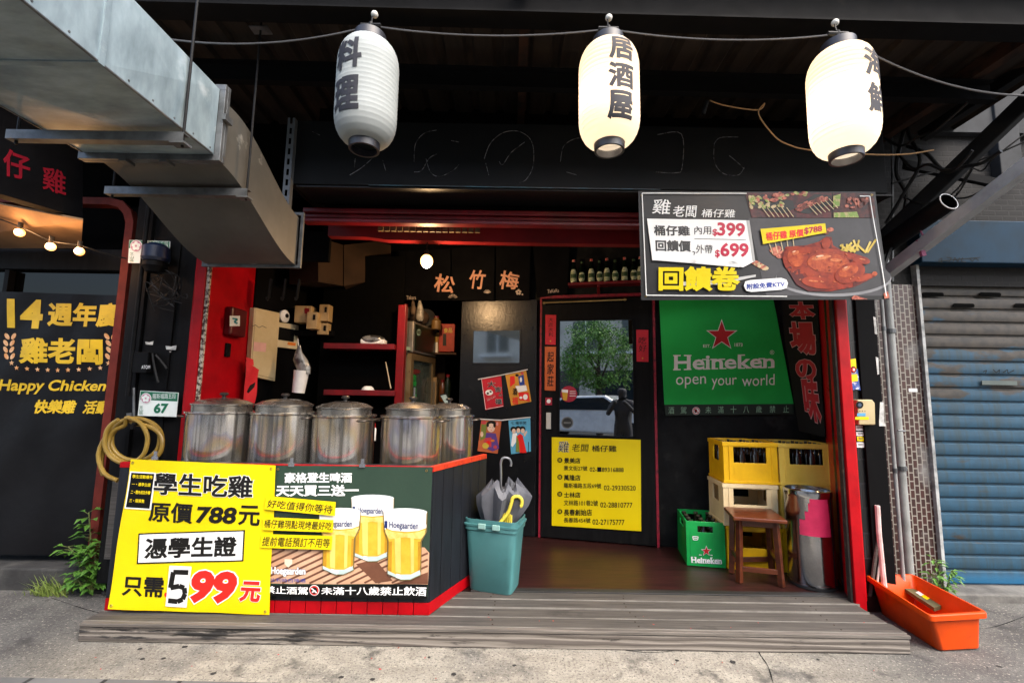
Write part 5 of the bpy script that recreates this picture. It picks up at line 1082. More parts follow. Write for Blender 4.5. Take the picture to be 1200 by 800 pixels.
def d2(P):
    P.poly([(385, 140), (420, 135), (425, 190), (385, 225)], REDP, 1, 'drawing'); P.text('酒', (405, 230, 440, 285), INKB, 2, .03); P.poly([(448, 140), (490, 125), (500, 205), (460, 212)], BLUEP, 1, 'drawing'); P.poly([(425, 215), (510, 208), (520, 250), (450, 265)], WHP, 2, 'drawing'); P.poly([(452, 265), (530, 262), (540, 335), (455, 325)], REDP, 1, 'drawing'); P.ell(505, 300, 18, 22, WHP, 2, 'drawing'); P.ell(470, 305, 12, 10, WHP, 2, 'drawing'); P.text('福', (400, 300, 448, 358), REDP, 2, .03); P.ell(480, 115, 12, 10, ROSE, 1, 'drawing')
    P.ell(440, 130, 14, 10, INKB, 1, 'drawing'); P.ell(470, 165, 9, 20, WHP, 2, 'drawing')
def d3(P):
    P.poly([(165, 490), (205, 490), (195, 620), (150, 640)], OLIVE, 1, 'drawing'); P.ell(180, 500, 22, 14, ROSE, 2, 'drawing'); P.ell(240, 505, 36, 20, INKB, 2, 'drawing'); P.ell(238, 540, 30, 34, SKIN, 3, 'drawing'); P.ell(212, 520, 10, 14, INKB, 4, 'drawing'); P.ell(265, 522, 10, 16, INKB, 4, 'drawing')
    P.line([(224, 536), (234, 536)], 3, INKB, 5, 'drawing'); P.line([(246, 538), (256, 538)], 3, INKB, 5, 'drawing'); P.ell(240, 560, 5, 3, REDP, 5, 'drawing')
    P.poly([(200, 578), (275, 585), (300, 700), (250, 725), (180, 690)], PURP, 2, 'drawing'); P.poly([(190, 620), (240, 615), (240, 690), (170, 690)], ROSE, 3, 'drawing'); P.ell(195, 680, 26, 24, YLP, 4, 'drawing'); P.ell(215, 655, 18, 14, REDP, 4, 'drawing'); P.ell(250, 640, 15, 10, ORN, 4, 'drawing'); P.ell(270, 690, 14, 14, ROSE, 4, 'drawing'); P.ell(165, 590, 12, 22, SKIN, 3, 'drawing'); P.ell(285, 510, 9, 14, mat('print_pink', 'd98f8a', .5), 2, 'drawing')
def d4(P):
    for i, x in enumerate((405, 440, 470, 500)): P.text('七福半笑'[i], (x-14, 490, x+14, 515), INKB, 2, .01)
    for x, y in ((412, 552), (448, 548), (482, 550)): P.ell(x, y, 24, 22, INKB, 2, 'drawing'); P.ell(x+3, y+14, 15, 19, SKIN, 3, 'drawing')
    P.poly([(405, 585), (440, 580), (440, 640), (405, 690), (393, 680)], WHP, 2, 'drawing'); P.poly([(435, 600), (455, 610), (470, 730), (430, 730)], OLIVE, 3, 'drawing'); P.poly([(440, 605), (465, 585), (485, 600), (495, 650), (515, 735), (462, 735), (455, 650)], REDP, 4, 'drawing'); P.poly([(490, 590), (515, 560), (520, 575), (500, 610)], SKIN, 3, 'drawing'); P.line([(530, 650), (528, 730)], 5, INKB, 2, 'drawing')
pennant([(160, 160), (315, 132), (334, 374), (192, 402)], RPAP, 'red pennant with black brush characters on the black panel', [(135, 163), (318, 130)], d1)
pennant([(347, 126), (510, 90), (552, 335), (395, 368)], mat('mustard_cloth', 'd99a32', .7), 'mustard yellow pennant with a white and red figure', [(318, 130), (524, 86)], d2)
pennant([(160, 480), (318, 484), (288, 742), (130, 722)], mat('orange_cloth', 'c9673a', .7), 'orange pennant showing a child figure in a purple robe', [(154, 473), (320, 482)], d3)
pennant([(372, 484), (543, 464), (548, 725), (393, 746)], SKYB, 'light blue pennant showing figures in a red dress', [(320, 482), (546, 458)], d4)

# --- noren over the kitchen and the door head
S11 = Surf(DW.p+DW.n*.075, DW.n, wrinkle(.007, 13, 61, 0.05)); NOR = mat('black_noren_cloth', '101012', .85, spec=.1, c2='0b0b0d', scale=5, bump=.001, bscale=60)
K11 = (340, 130, 2.857); SALM = mat('salmon_print', 'd9a184', .6, c2='c98d70', scale=20)
nr = thing('noren_curtain', 'black noren curtain with three salmon brush characters above the kitchen opening', 'curtain', S11.at(560, 350))
for q in ([(455, 280), (528, 281), (527.5, 352), (456, 352)], [(529, 281), (580, 282), (578.5, 352), (529, 352)], [(581, 282), (622, 283), (620, 351), (581, 351.5)]): sheet(S11, q, NOR, nr, 'panel', .02)
P11 = Print(S11, nr, K11, .02); FANP = mat('pale_emblem', 'b7a79c', .6)
for ch, q in (('松', [(482, 540), (552, 556), (552, 612), (482, 604)]), ('竹', [(600, 533), (656, 533), (656, 600), (600, 594)]), ('梅', [(700, 530), (768, 545), (768, 598), (700, 596)])): P11.text(ch, q, SALM, 2, .025, shear=.15)
for i in range(7):
    a = math.pi*(.12+.127*i); P11.poly([(545-5*math.cos(a), 628-4*math.sin(a)), (545-16*math.cos(a-.12), 628-15*math.sin(a-.12)), (545-16*math.cos(a+.12), 628-15*math.sin(a+.12))], FANP, 2, 'emblem')
    a = math.pi*(.1+.13*i); P11.line([(660, 610), (660-13*math.cos(a), 610-12*math.sin(a))], 2, FANP, 2, 'emblem')
for i in range(5): a = i*1.257; P11.ell(765+6*math.sin(a), 607-6*math.cos(a), 4.2, 4.2, FANP, 2, 'emblem', 8)
P11.ell(778, 615, 3, 3, FANP, 2, 'emblem', 8)
P11.text('Takara', (389, 618, 422, 631), FANP, 2, .03); P11.done()
n2_ = thing('noren_curtain', 'plain black noren piece with a tiny white word left of the bottle shelf', 'curtain', S11.at(640, 345)); S11b = Surf(DW.p+DW.n*.055, DW.n, wrinkle(.007, 11, 63, .05))
sheet(S11b, [(624, 283), (668, 286), (665, 344), (629, 349)], NOR, n2_, 'panel', .02); PB = Print(S11b, n2_, K11, .02); PB.text('TaKaRa', [(861, 598), (901, 595), (900, 607), (861, 610)], FANP, 2, .03); PB.done()

# --- tarpaulin of the left neighbour
S12 = SY(3.46, wrinkle(.012, 5, 71)); b12 = thing('anniversary_tarpaulin', 'large black tarpaulin with yellow anniversary lettering covering the neighbouring shopfront', 'banner', S12.at(40, 650))
sheet(S12, [(-60, 340), (146, 346), (118, 652), (-90, 648)], mat('black_tarpaulin', '131315', .45, spec=.3, c2='0b0b0d', scale=3, bump=.008, bscale=4, rvar=.1), b12, 'tarpaulin', .03)
P12 = Print(S12, b12, (0, 220, 3.333), .03); YT = mat('tarp_yellow', 'd9b414', .5, c2='c29f10', scale=8)
P12.text('14', [(34, 433), (172, 438), (165, 551), (30, 546)], YT, 2, .06); P12.text('週年慶', [(188, 446), (478, 450), (470, 546), (186, 542)], YT, 2, .05); P12.text('雞老闆', [(84, 584), (402, 588), (398, 692), (80, 686)], YT, 2, .05)
LF = mat('laurel_print', 'c98a4a', .5, c2='d9b48a', scale=25)
for sx, cx in ((1, 40), (-1, 432)):
    for i in range(4):
        for d_ in (-1, 1): P12.ell(cx+d_*13+sx*(-6+abs(i-1.5)*5), 580+i*26, 8, 14, LF, 2, 'laurel', 10, d_*.6)
    P12.star(cx+sx*12, 684, 11, LF, 2, 'laurel')
for i in range(9): P12.star(72+i*39.5, 703+9*math.sin(math.pi*i/8), 10, LF, 2, 'star_row')
P12.c = lambda p: (p[0]/2.858, 440+p[1]/2.858)
P12.text('Happy Chicken', [(-2, 12), (356, 16), (354, 62), (-6, 62)], YT, 2, .035, shear=.2); P12.text('快樂雞', [(119, 80), (262, 82), (258, 128), (115, 127)], YT, 2, .05, shear=.2); P12.text('活動', [(284, 83), (372, 84), (368, 130), (280, 128)], YT, 2, .05, shear=.2)
P12.done()
# --- street number plates
S13 = SY(3.20); PW = mat('enamel_white', 'e4ebe6', .3); PG = mat('enamel_green', '0b6a4a', .3); PKF = mat('plate_pink', 'c98aa0', .4)
def plate(q, crop, lab, num, hq, nq, fc, vq):
    t = thing('number_plate', lab, 'sign', S13.at(crop[0]+q[3][0]/crop[2], crop[1]+q[3][1]/crop[2]), 'green and white number plates')
    bm = B(); prism(bm, [S13.at(crop[0]+x/crop[2], crop[1]+y/crop[2]) for x, y in q], (0, .004, 0)); obj('plate', bm, PW, t)
    P = Print(S13, t, crop); (ax, ay), (bx, by), (cx, cy), (dx, dy) = q
    P.poly([(ax+2, ay+2), (bx-2, by+2), (bx-4, by+(cy-by)*.36), (ax-1, ay+(dy-ay)*.36)], PG, 1, 'green_band'); P.text('羅斯福路五段', hq, PW, 2, .0); P.text(num, nq, PG, 2, .06, shear=.1); P.ell(fc[0], fc[1], fc[2], fc[2], PW, 2, 'flower', 20); P.ell(fc[0], fc[1], fc[2]*.88, fc[2]*.88, PKF, 3, 'flower', 20)
    for i in range(5): P.ell(fc[0]+fc[2]*.45*math.sin(i*1.257), fc[1]-fc[2]*.45*math.cos(i*1.257), fc[2]*.3, fc[2]*.3, PW, 4, 'flower', 10)
    P.vtext('文山區', vq, PG, 2, .0); P.done()
plate([(470, 50), (598, 57), (590, 138), (461, 134)], (0, 440, 2.858), 'green and white street number plate reading 67', '67', (512, 60, 590, 78), (516, 92, 566, 126), (490, 76, 18), (468, 100, 480, 130))
plate([(606, 565), (797, 571), (792, 676), (600, 672)], (0, 140, 4), 'upper number plate half hidden behind a pipe and lamp', '69', (672, 572, 790, 598), (700, 612, 760, 668), (640, 594, 29), (610, 622, 628, 668))
# ================================================================== OBJECTS
# --- stock pots
def pot_mat():
    M = bpy.data.materials.new('scorched_stainless'); M.use_nodes = True; n = M.node_tree.nodes; L = M.node_tree.links; b = n['Principled BSDF']
    tc = n.new('ShaderNodeTexCoord'); oi = n.new('ShaderNodeObjectInfo')
    def nz(scale, st, det, k):
        mp = n.new('ShaderNodeMapping'); mp.inputs['Scale'].default_value = st; L.new(tc.outputs['Object'], mp.inputs[0])
        t = n.new('ShaderNodeTexNoise'); t.noise_dimensions = '4D'; t.inputs['Scale'].default_value = scale; t.inputs['Detail'].default_value = det; L.new(mp.outputs[0], t.inputs[0])
        mm = n.new('ShaderNodeMath'); mm.operation = 'MULTIPLY_ADD'; mm.inputs[1].default_value = 41; mm.inputs[2].default_value = k; L.new(oi.outputs['Random'], mm.inputs[0]); L.new(mm.outputs[0], t.inputs['W']); return t.outputs[0]
    cr_ = n.new('ShaderNodeValToRGB'); e = cr_.color_ramp.elements; e[0].position = .30; e[1].position = .72
    e[0].color = (*lin('d2d0cc'), 1); e[1].color = (*lin('cdc9c0'), 1)
    for p, c in ((.50, 'd2cfc8'), (.55, 'cbb894'), (.58, 'c4aea2'), (.60, 'b2b0ba'), (.62, 'd0cdc8')): q = e.new(p); q.color = (*lin(c), 1)
    L.new(nz(2.6, (1, 1, .45), 3, 0), cr_.inputs[0])
    r = n.new('ShaderNodeMapRange'); r.inputs[1].default_value = .46; r.inputs[2].default_value = .60; L.new(nz(7, (6, 6, .10), 8, 3), r.inputs[0])
    x = n.new('ShaderNodeMix'); x.data_type = 'RGBA'; L.new(r.outputs[0], x.inputs[0]); L.new(cr_.outputs[0], x.inputs[6]); x.inputs[7].default_value = (*lin('8f8b84'), 1)
    L.new(x.outputs[2], b.inputs['Base Color']); b.inputs['Metallic'].default_value = .88
    r2 = n.new('ShaderNodeMapRange'); r2.inputs[3].default_value = .05; r2.inputs[4].default_value = .30; L.new(nz(6, (5, 5, .12), 5, 7), r2.inputs[0]); L.new(r2.outputs[0], b.inputs['Roughness'])
    return M
POT = pot_mat(); SOOT = mat('sooty_steel', '6b645c', .4, metal=.8, c2='3b3733', scale=14, dirt='1f1d1b', dlohi=(.5, .7), dscale=16); LIDM = mat('pot_lid_steel', 'a8a39b', .26, metal=.85, c2='6a655e', scale=6, rvar=.12, dirt='2a2724', dlohi=(.55, .75)); KNOB = mat('pot_knob', '2e2a27', .4)
def pot(px, ytop, Y, wpx, lab, rot, proto=None):
    ctr = aty(px, ytop, Y); R = .945*wpx/2/F_PX*(Y*cp+(ctr.z-CZ)*sp)/1.0; z1 = ctr.z; H_ = .42
    t = thing('stock_pot', lab, 'pot', (ctr.x, Y+R*.3, z1-H_), 'large steel pots behind the counter'); o_ = t.location
    bm = B(); lathe(bm, [(R*.97, 0), (R*.985, .01), (R*.985, H_-.01), (R*1.03, H_-.004), (R*1.035, H_+.006), (R*.99, H_+.008)], o_, 56); obj('pot_body', bm, POT, t, smooth=True)
    bm = B(); lathe(bm, [(R*.86, H_+.006), (R*.86, H_+.045), (R*.90, H_+.05), (R*.90, H_+.058), (R*.84, H_+.062), (R*.7, H_+.078), (R*.4, H_+.092), (R*.05, H_+.098)], o_, 56); obj('pot_lid', bm, LIDM, t, smooth=True)
    bm = B(); lathe(bm, [(.012, H_+.096), (.012, H_+.112), (.026, H_+.116), (.028, H_+.126), (.018, H_+.134)], o_, 20); obj('lid_knob', bm, KNOB, t, smooth=True)
    for s_ in (0, 1):
        a = rot+math.pi*s_; d = V((math.cos(a), math.sin(a), 0)); q = V((-d.y, d.x, 0)); c_ = o_+V((0, 0, H_-.03))
        bm = B(); tube(bm, cat_([c_+d*R*.97-q*.075, c_+d*(R+.035)-q*.07+V((0, 0, .004)), c_+d*(R+.045)+V((0, 0, .006)), c_+d*(R+.035)+q*.07+V((0, 0, .004)), c_+d*R*.97+q*.075], 5), .006, 8); obj('pot_handle', bm, SOOT, t, smooth=True)
    return t
PY = 3.12
pot(254, 483, PY, 78, 'steel stock pot in front of the red side wall', .1)
pot(328, 484, PY, 76, 'steel stock pot below the beige electric cabinet, second along the counter', -.25)
pot(400, 487, PY, 76, 'steel stock pot below the red kitchen shelves, third along the counter', -.45)
pot(481, 488, PY, 76, 'front steel stock pot of the overlapping pair near the counter corner', -.15)
pot(525, 487, PY+.42, 62, 'steel stock pot farther back, half hidden by another at the counter corner', .0)
sv = thing('gas_stove', 'dark stove bench hidden behind the counter carrying the pots', 'stove', (-1.3, 3.3, DK)); bm = B(); boxb(bm, -2.2, -.62, 3.0, 3.75, .5, .52); obj('bench_top', bm, DSTEEL, sv); bm = B()
for x in (-2.15, -1.25, -.66):
    for y in (3.03, 3.7): boxb(bm, x-.02, x+.02, y-.02, y+.02, DK, .5)
obj('bench_leg', bm, DSTEEL, sv)
# lower each pot's world onto the bench: pots stand on burner rings
for o in [o for o in bpy.data.objects if o.name.startswith('stock_pot')]:
    pass

# --- umbrella bin
TEAL = mat('teal_plastic', '4a7f80', .42, c2='427375', scale=4, dirt='365c5e', dlohi=(.62, .8), dscale=4, rvar=.08)
bn = thing('umbrella_bin', 'tall teal plastic bin holding wet umbrellas beside the counter corner', 'bin', (-.1, 3.3, DK))
fl_, fr_, rb_ = atz(548.7, 691.4, DK), atz(599, 699.5, DK), atz(609, 684, DK); lb_ = fl_+(rb_-fr_)*1.0
zt = aty(575, 608, 3.19).z
cen = (fl_+fr_+rb_+lb_)/4
def rr_ring(P, z, rad=.03, grow=1.0, k=4):
    out = []; P = [cen+(p-cen)*grow for p in P]
    for i, p in enumerate(P):
        a, b = P[i-1], P[(i+1) % 4]; da, db = (a-p).normalized(), (b-p).normalized()
        p0, p2 = p+da*rad, p+db*rad
        for j in range(k+1):
            t = j/k; q = p0*(1-t)**2+p*2*t*(1-t)+p2*t*t; out.append(V((q.x, q.y, z)))
    return out
def loft(bm, rings, capb=True, capt=False):
    R_ = [[bm.verts.new(p) for p in r] for r in rings]; n = len(R_[0])
    for A, C in zip(R_, R_[1:]):
        for j in range(n): bm.faces.new((A[j], A[(j+1) % n], C[(j+1) % n], C[j]))
    if capb: bm.faces.new(R_[0][::-1])
    if capt: bm.faces.new(R_[-1])
BP = [fl_, fr_, rb_, lb_]; zi = [(DK+.002, .93, .04), (DK+.012, 1.0, .045), (zt-.075, 1.19, .05), (zt-.07, 1.25, .05), (zt-.045, 1.26, .05), (zt-.043, 1.30, .05), (zt-.03, 1.31, .05), (zt-.028, 1.24, .05), (zt, 1.25, .05), (zt, 1.20, .05), (zt-.06, 1.15, .05), (DK+.03, .94, .045)]
bm = B(); loft(bm, [rr_ring(BP, z, r_, g) for z, g, r_ in zi], True, True); obj('bin_body', bm, TEAL, bn, smooth=True)
bm = B()
nF = (fr_-fl_).cross(V((0, 0, 1))).normalized(); mid = (fl_+fr_)/2; mf = cen+(mid-cen)*1.31
for s_ in (-1, 1): boxr(bm, V((mf.x, mf.y, zt-.038))+(fr_-fl_).normalized()*.05*s_+nF*.004, (.05, .014, .034), math.atan2((fr_-fl_).y, (fr_-fl_).x))
obj('rim_catch', bm, mat('pale_teal', '8fb7b0', .5), bn, bevel=.003)
bm = B(); ps = fl_+(fr_-fl_)*.03; boxr(bm, V((ps.x-.008, ps.y-.03, zt-.11)), (.014, .006, .05), -.3); bm.free()
# --- umbrellas in the bin
GREYC = mat('grey_umbrella_cloth', '585a61', .55, c2='484a50', scale=7, bump=.0015, bscale=25); CHR = mat('umbrella_steel', '9a9ca0', .3, metal=.8)
um = thing('folded_umbrella', 'dark grey folded umbrella with silver crook handle in the teal bin', 'umbrella', (cen.x, cen.y, zt-.35))
US = Surf((0, cen.y, 0), (0, -1, 0)); top = US.at(590, 568); bot = V((cen.x-.02, cen.y+.02, zt-.34))
bm = B(); rings = []; nseg = 48
for i, (t, r_) in enumerate(((0, .03), (.3, .08), (.62, .125), (.80, .165), (.92, .175), (1.0, .13))):
    ring = []
    for j in range(nseg):
        a = 2*math.pi*j/nseg; rr2 = r_*(1+.17*math.cos(8*a)*(t+.25)+.10*math.sin(3*a+1)*t); ring.append(bot+(top-bot)*t+V((rr2*math.cos(a)*.93, rr2*math.sin(a)*.65, (-.035*math.cos(8*a)+.02*math.sin(2*a))*t)))
    rings.append(ring)
for t, r_ in ((.93, .08), (.8, .03)):
    rings.append([bot+(top-bot)*t+V((r_*math.cos(2*math.pi*j/nseg), r_*.7*math.sin(2*math.pi*j/nseg), 0)) for j in range(nseg)])
loft(bm, rings); obj('canopy', bm, GREYC, um, smooth=True)
bm = B(); hp = [US.at(587, 600), US.at(587, 575), US.at(587, 550), US.at(586.8, 543), US.at(588.5, 537.5), US.at(592.5, 535.8), US.at(597, 537.5), US.at(599, 542), US.at(598.5, 546)]
tube(bm, cat_(hp, 5), .0085, 8); obj('crook_handle', bm, CHR, um, smooth=True)
bm = B()
for i in range(8): a = i*.785+.2; p = top+V((.085*math.cos(a)*.93, .085*math.sin(a)*.7, -.02)); tube(bm, [p-V((0, 0, .06)), p+V((.01*math.cos(a), 0, .045))], .003, 5)
obj('rib_tip', bm, CHR, um)
uy = thing('yellow_umbrella', 'small yellow folded umbrella with yellow hooked handle in the teal bin', 'umbrella', US.at(598, 606)); YU = mat('yellow_umbrella_cloth', 'd6c545', .5, c2='c2b034', scale=9)
UT = Surf((0, cen.y-.10, 0), (0, -1, 0))
bm = B(); tube(bm, cat_([UT.at(586, 612), UT.at(595, 601), UT.at(599, 590), UT.at(600.5, 584), UT.at(604, 581.5), UT.at(608.5, 582), UT.at(611.5, 586), UT.at(611, 592), UT.at(609.5, 593)], 5), .012, 10); obj('hooked_handle', bm, YU, uy, smooth=True)
bm = B()
for i in range(7): tube(bm, [UT.at(584+i*2.5, 616, -.02), UT.at(588+i*1.9, 600+abs(i-3)*1.5, -.01*abs(i-3))], .006, 6)
obj('folded_cloth', bm, YU, uy)

# --- wooden stool
WD = mat('reddish_brown_wood', '5a2c18', .32, c2='3d1b0f', scale=6, stretch=(1, 1, 4), rvar=.1, bump=.0006, bscale=40)
WDT = mat('stool_seat_wood', '6a3218', .3, c2='4a2010', scale=5, stretch=(1, 6, 6), rvar=.1)
so = thing('wooden_stool', 'reddish brown wooden stool standing in front of the yellow crates', 'stool', (1.79, 3.5, DK))
L4 = [atz(866.6, 682, DK), atz(916, 687, DK), atz(905, 669.5, DK), atz(857.5, 670.5, DK)]
zs = aty(890, 606, 3.38).z; cS = sum(L4, V((0, 0, 0)))/4
TP = [cS+(p-cS)*.88 for p in L4]; TP = [V((p.x, p.y, zs-.03)) for p in TP]
for a, b in zip(L4, TP):
    bm = B(); beam(bm, a, b, .036, .036); obj('leg', bm, WD, so, bevel=.003)
bm = B(); ang = math.atan2((L4[1]-L4[0]).y, (L4[1]-L4[0]).x); W_ = (TP[1]-TP[0]).length+.11; D_ = (TP[2]-TP[1]).length+.09
boxr(bm, (cS.x, cS.y, zs-.012), (W_, D_, .026), ang); obj('seat', bm, WDT, so, bevel=.006)
for i, (h_, w_) in enumerate(((.10, .03), (.17, .03), (.10, .03), (.17, .03))):
    a, b = L4[i], L4[(i+1) % 4]; ta, tb = TP[i], TP[(i+1) % 4]; k_ = h_/(zs-DK); bm = B(); beam(bm, a+(ta-a)*k_, b+(tb-b)*k_, .018, .034); obj('stretcher', bm, WD, so, bevel=.002)
bm = B()
for i in range(4): a, b = TP[i], TP[(i+1) % 4]; beam(bm, a-V((0, 0, .022)), b-V((0, 0, .022)), .018, .04)
obj('apron', bm, WD, so)

# --- beer crates
GLB = mat('brown_bottle_glass', '1a0f08', .1, spec=.8); CAPB = mat('bottle_cap', '5a5546', .4, metal=.5); FOIL = mat('bottle_foil', '8a3a30', .4)
def crate(name, lab, fl, fr, dep, h_, m_, group, openings, bottles=True, top_lip=True, cat='crate', rows=(4, 5), hand=(.3, .7, .6, .9), closed_front=False):
    """fl, fr = front lower corners; dep = vector to the back"""
    fl, fr, dep = V(fl), V(fr), V(dep); u = (fr-fl); w_ = u.length; un = u.normalized(); dn = dep.normalized(); dl = dep.length; th = .012
    t = thing(name, lab, cat, (fl+fr+dep)/2, group); z0 = fl.z
    P = lambda a, b, c: fl+un*a+dn*b+V((0, 0, c))
    def bx(bm, a0, a1, b0, b1, c0, c1): hexa(bm, [P(a0, b0, c0), P(a1, b0, c0), P(a1, b1, c0), P(a0, b1, c0), P(a0, b0, c1), P(a1, b0, c1), P(a1, b1, c1), P(a0, b1, c1)])
    bm = B(); o0, o1, q0, q1 = openings
    for b0, b1 in ((0, th), (dl-th, dl)):
        bx(bm, 0, w_*o0, b0, b1, .0, h_); bx(bm, w_*o1, w_, b0, b1, 0, h_); bx(bm, w_*o0, w_*o1, b0, b1, 0, h_*q0); bx(bm, w_*o0, w_*o1, b0, b1, h_*q1, h_)
    for a0, a1 in ((0, th), (w_-th, w_)):
        bx(bm, a0, a1, th, dl*.3, 0, h_); bx(bm, a0, a1, dl*.7, dl-th, 0, h_); bx(bm, a0, a1, dl*.3, dl*.7, 0, h_*q0); bx(bm, a0, a1, dl*.3, dl*.7, h_*q1, h_)
    bx(bm, th, w_-th, th, dl-th, .004, .014)
    bmesh.ops.remove_doubles(bm, verts=bm.verts[:], dist=1e-5); obj('crate_shell', bm, m_, t, bevel=.002)
    bm = B(); e = .006
    for c0, c1 in (((h_-.03, h_-.001), (0.001, .02)) if top_lip else ()):
        bx(bm, -e, w_+e, -e, -.0005, c0, c1); bx(bm, -e, -.0005, -.0003, dl+e, c0, c1); bx(bm, w_+.0005, w_+e, -.0003, dl+e, c0, c1)
    for a0 in (.10, .88): bx(bm, w_*a0, w_*a0+.008, -e*.9, -.0005, .0205, h_-.0305) if top_lip else bx(bm, w_*a0, w_*a0+.006, -.003, -.0005, .02, h_-.05)
    obj('crate_rib', bm, m_, t, bevel=.001)
    bm = B(); nx, ny = rows
    for i in range(1, nx): bx(bm, w_*i/nx-.002, w_*i/nx+.002, th, dl-th, .015, h_*.33)
    for j in range(1, ny): bx(bm, th, w_-th, dl*j/ny-.0025, dl*j/ny+.0015, .015, h_*.327)
    obj('divider', bm, m_, t)
    if bottles:
        bm, bc = B(), B()
        for i in range(nx):
            for j in range(ny):
                c_ = P(w_*(i+.5)/nx, dl*(j+.5)/ny, .02); r_ = min(w_/nx, dl/ny)*.42; hb = h_*.93
                lathe(bm, [(r_, 0), (r_, hb*.62), (r_*.75, hb*.72), (r_*.38, hb*.82), (r_*.36, hb*.96)], c_, 12); lathe(bc, [(r_*.42, hb*.955), (r_*.44, hb*.97), (r_*.38, hb*.995)], c_, 12)
        obj('bottle', bm, GLB, t, smooth=True)['kind'] = 'stuff'; o = obj('cap', bc, CAPB, t, smooth=True); o['kind'] = 'stuff'
    return t
YC1 = mat('yellow_crate_plastic', 'f0bd10', .45, c2='e0ab08', scale=6, dirt='b08a14', dlohi=(.6, .8), dscale=8); YC2 = mat('faded_yellow_crate', 'e8c858', .5, c2='dcb846', scale=6, dirt='b89a50', dlohi=(.6, .8)); YC3 = mat('cream_crate_plastic', 'ecd8aa', .55, c2='ddc596', scale=6, dirt='a08c66', dlohi=(.6, .8))
fl = atz(852.5, 666, DK); dirF = V((math.cos(-.13), math.sin(-.13), 0)); depF = V((.13, .99, 0)).normalized()*.36
# depth direction from the photo: crate side runs back almost along the wall normal
hC = (aty(849, 517, fl.y).z-DK)/3; WC = .40
depF = V((math.sin(.09), math.cos(.09), 0))*.34
for col in range(2):
    for row in range(3):
        a = fl+dirF*(col*(WC+.012))+V((0, 0, row*hC)); 
        if row < 2 and col == 0: a = a+V((-.012 if row == 1 else .006, 0, 0))
        m_ = ((YC1, YC3, YC1), (YC1, YC2, YC2))[col][row]
        lab = (('strong yellow empty beer crate on the floor behind the stool', 'cream coloured empty beer crate between two strong yellow crates', 'strong yellow beer crate full of bottles on top of the cream crate'),
               ('yellow beer crate on the floor hidden behind the chrome bin', 'pale yellow beer crate behind the rim of the chrome bin', 'faded yellow beer crate full of bottles stacked above the chrome bin'))[col][row]
        crate('beer_crate', lab, a, a+dirF*WC, depF, hC-.002, m_, 'stacked yellow beer crates', (.19, .80, .50, .88) if True else None, bottles=row == 2)
# green crate
GC = mat('green_crate_plastic', '12a04c', .4, c2='0e9142', scale=5, dirt='1f6b3c', dlohi=(.65, .8))
a, b = atz(805, 662, DK), atz(851, 665.5, DK); bk = atz(797, 647, DK); dv = (bk-a); dv = dv.normalized()*.40
hG = aty(805, 610, a.y).z-DK
gc = crate('green_beer_crate', 'green beer crate with red star emblem and white lettering on the floor', a, b, dv, hG, GC, None, (.30, .70, .76, .90), True, False, rows=(3, 4))
S14 = Surf(a, ((b-a).cross(V((0, 0, 1))))); S14.n = S14.n if S14.n.y < 0 else -S14.n
S14 = Surf(a, S14.n); P14 = Print(S14, gc, (780, 490, 3.6375))
P14.star(173, 564, 24, WHP, 3, 'printed_star', .40); P14.star(173, 564, 20, STR, 4, 'printed_star', .40); P14.line([(142, 580), (153, 581)], 3, WHP, 3); P14.line([(190, 581), (200, 582)], 3, WHP, 3)
slab_word(P14, 'Heineken', [(108, 588), (238, 593), (240, 620), (110, 614)], WHP, 3, .045)
P14.line([(115, 502), (138, 503), (136, 517), (118, 516), (115, 502)], 3, WHP, 3, 'recycling_mark'); P14.line([(120, 509), (134, 510)], 3, WHP, 3, 'recycling_mark'); P14.done()

# --- chrome bin
CHM = mat('polished_chrome', 'c4c6c8', .16, metal=1.0, c2='a6a8aa', scale=4, rvar=.06, bump=.0012, bscale=9)
cb = thing('chrome_bin', 'tall polished chrome cylinder bin with pink tape beside the red wall', 'bin', (2.1, 3.48, DK))
pl_, pr_ = atz(932, 686, DK), atz(985, 688, DK); R = (pr_-pl_).length/2*1.0; cc = V(((pl_.x+pr_.x)/2, (pl_.y+pr_.y)/2+.06, DK)); hB = aty(951, 577, cc.y-R).z-DK
cc.y -= .0
bm = B(); lathe(bm, [(R*.99, 0), (R, .012), (R, .03), (R*.985, .032), (R*.985, hB-.05), (R, hB-.045), (R*1.01, hB-.02), (R*1.0, hB), (R*.93, hB), (R*.92, hB-.03), (R*.2, hB-.045)], cc, 64); obj('bin_body', bm, CHM, cb, smooth=True)
bm = B(); lathe(bm, [(R*1.004, .0), (R*1.004, .018)], cc, 64, False, False); obj('base_band', bm, mat('black_rubber', '202021', .6), cb, smooth=True, solid=.002)
PINK = mat('pink_tape', 'd6305c', .45, c2='c42650', scale=9, bump=.001, bscale=30)
bm = B()
for k, (a0, a1, z0, z1) in enumerate(((-118, -72, .585, .66), (-122, -70, .525, .6), (-130, -69, .465, .54), (-143, -69, .42, .48), (-144, -68, .372, .432))):
    n_ = 14; rr3 = R*.985+.0015+.0006*k; vs_ = [[bm.verts.new((cc.x+rr3*math.cos(math.radians(a0+(a1-a0)*i/n_)), cc.y+rr3*math.sin(math.radians(a0+(a1-a0)*i/n_)), cc.z+zz*hB/.68)) for i in range(n_+1)] for zz in (z0, z1)]
    for i in range(n_): bm.faces.new((vs_[0][i], vs_[0][i+1], vs_[1][i+1], vs_[1][i]))
obj('tape_patch', bm, PINK, cb)

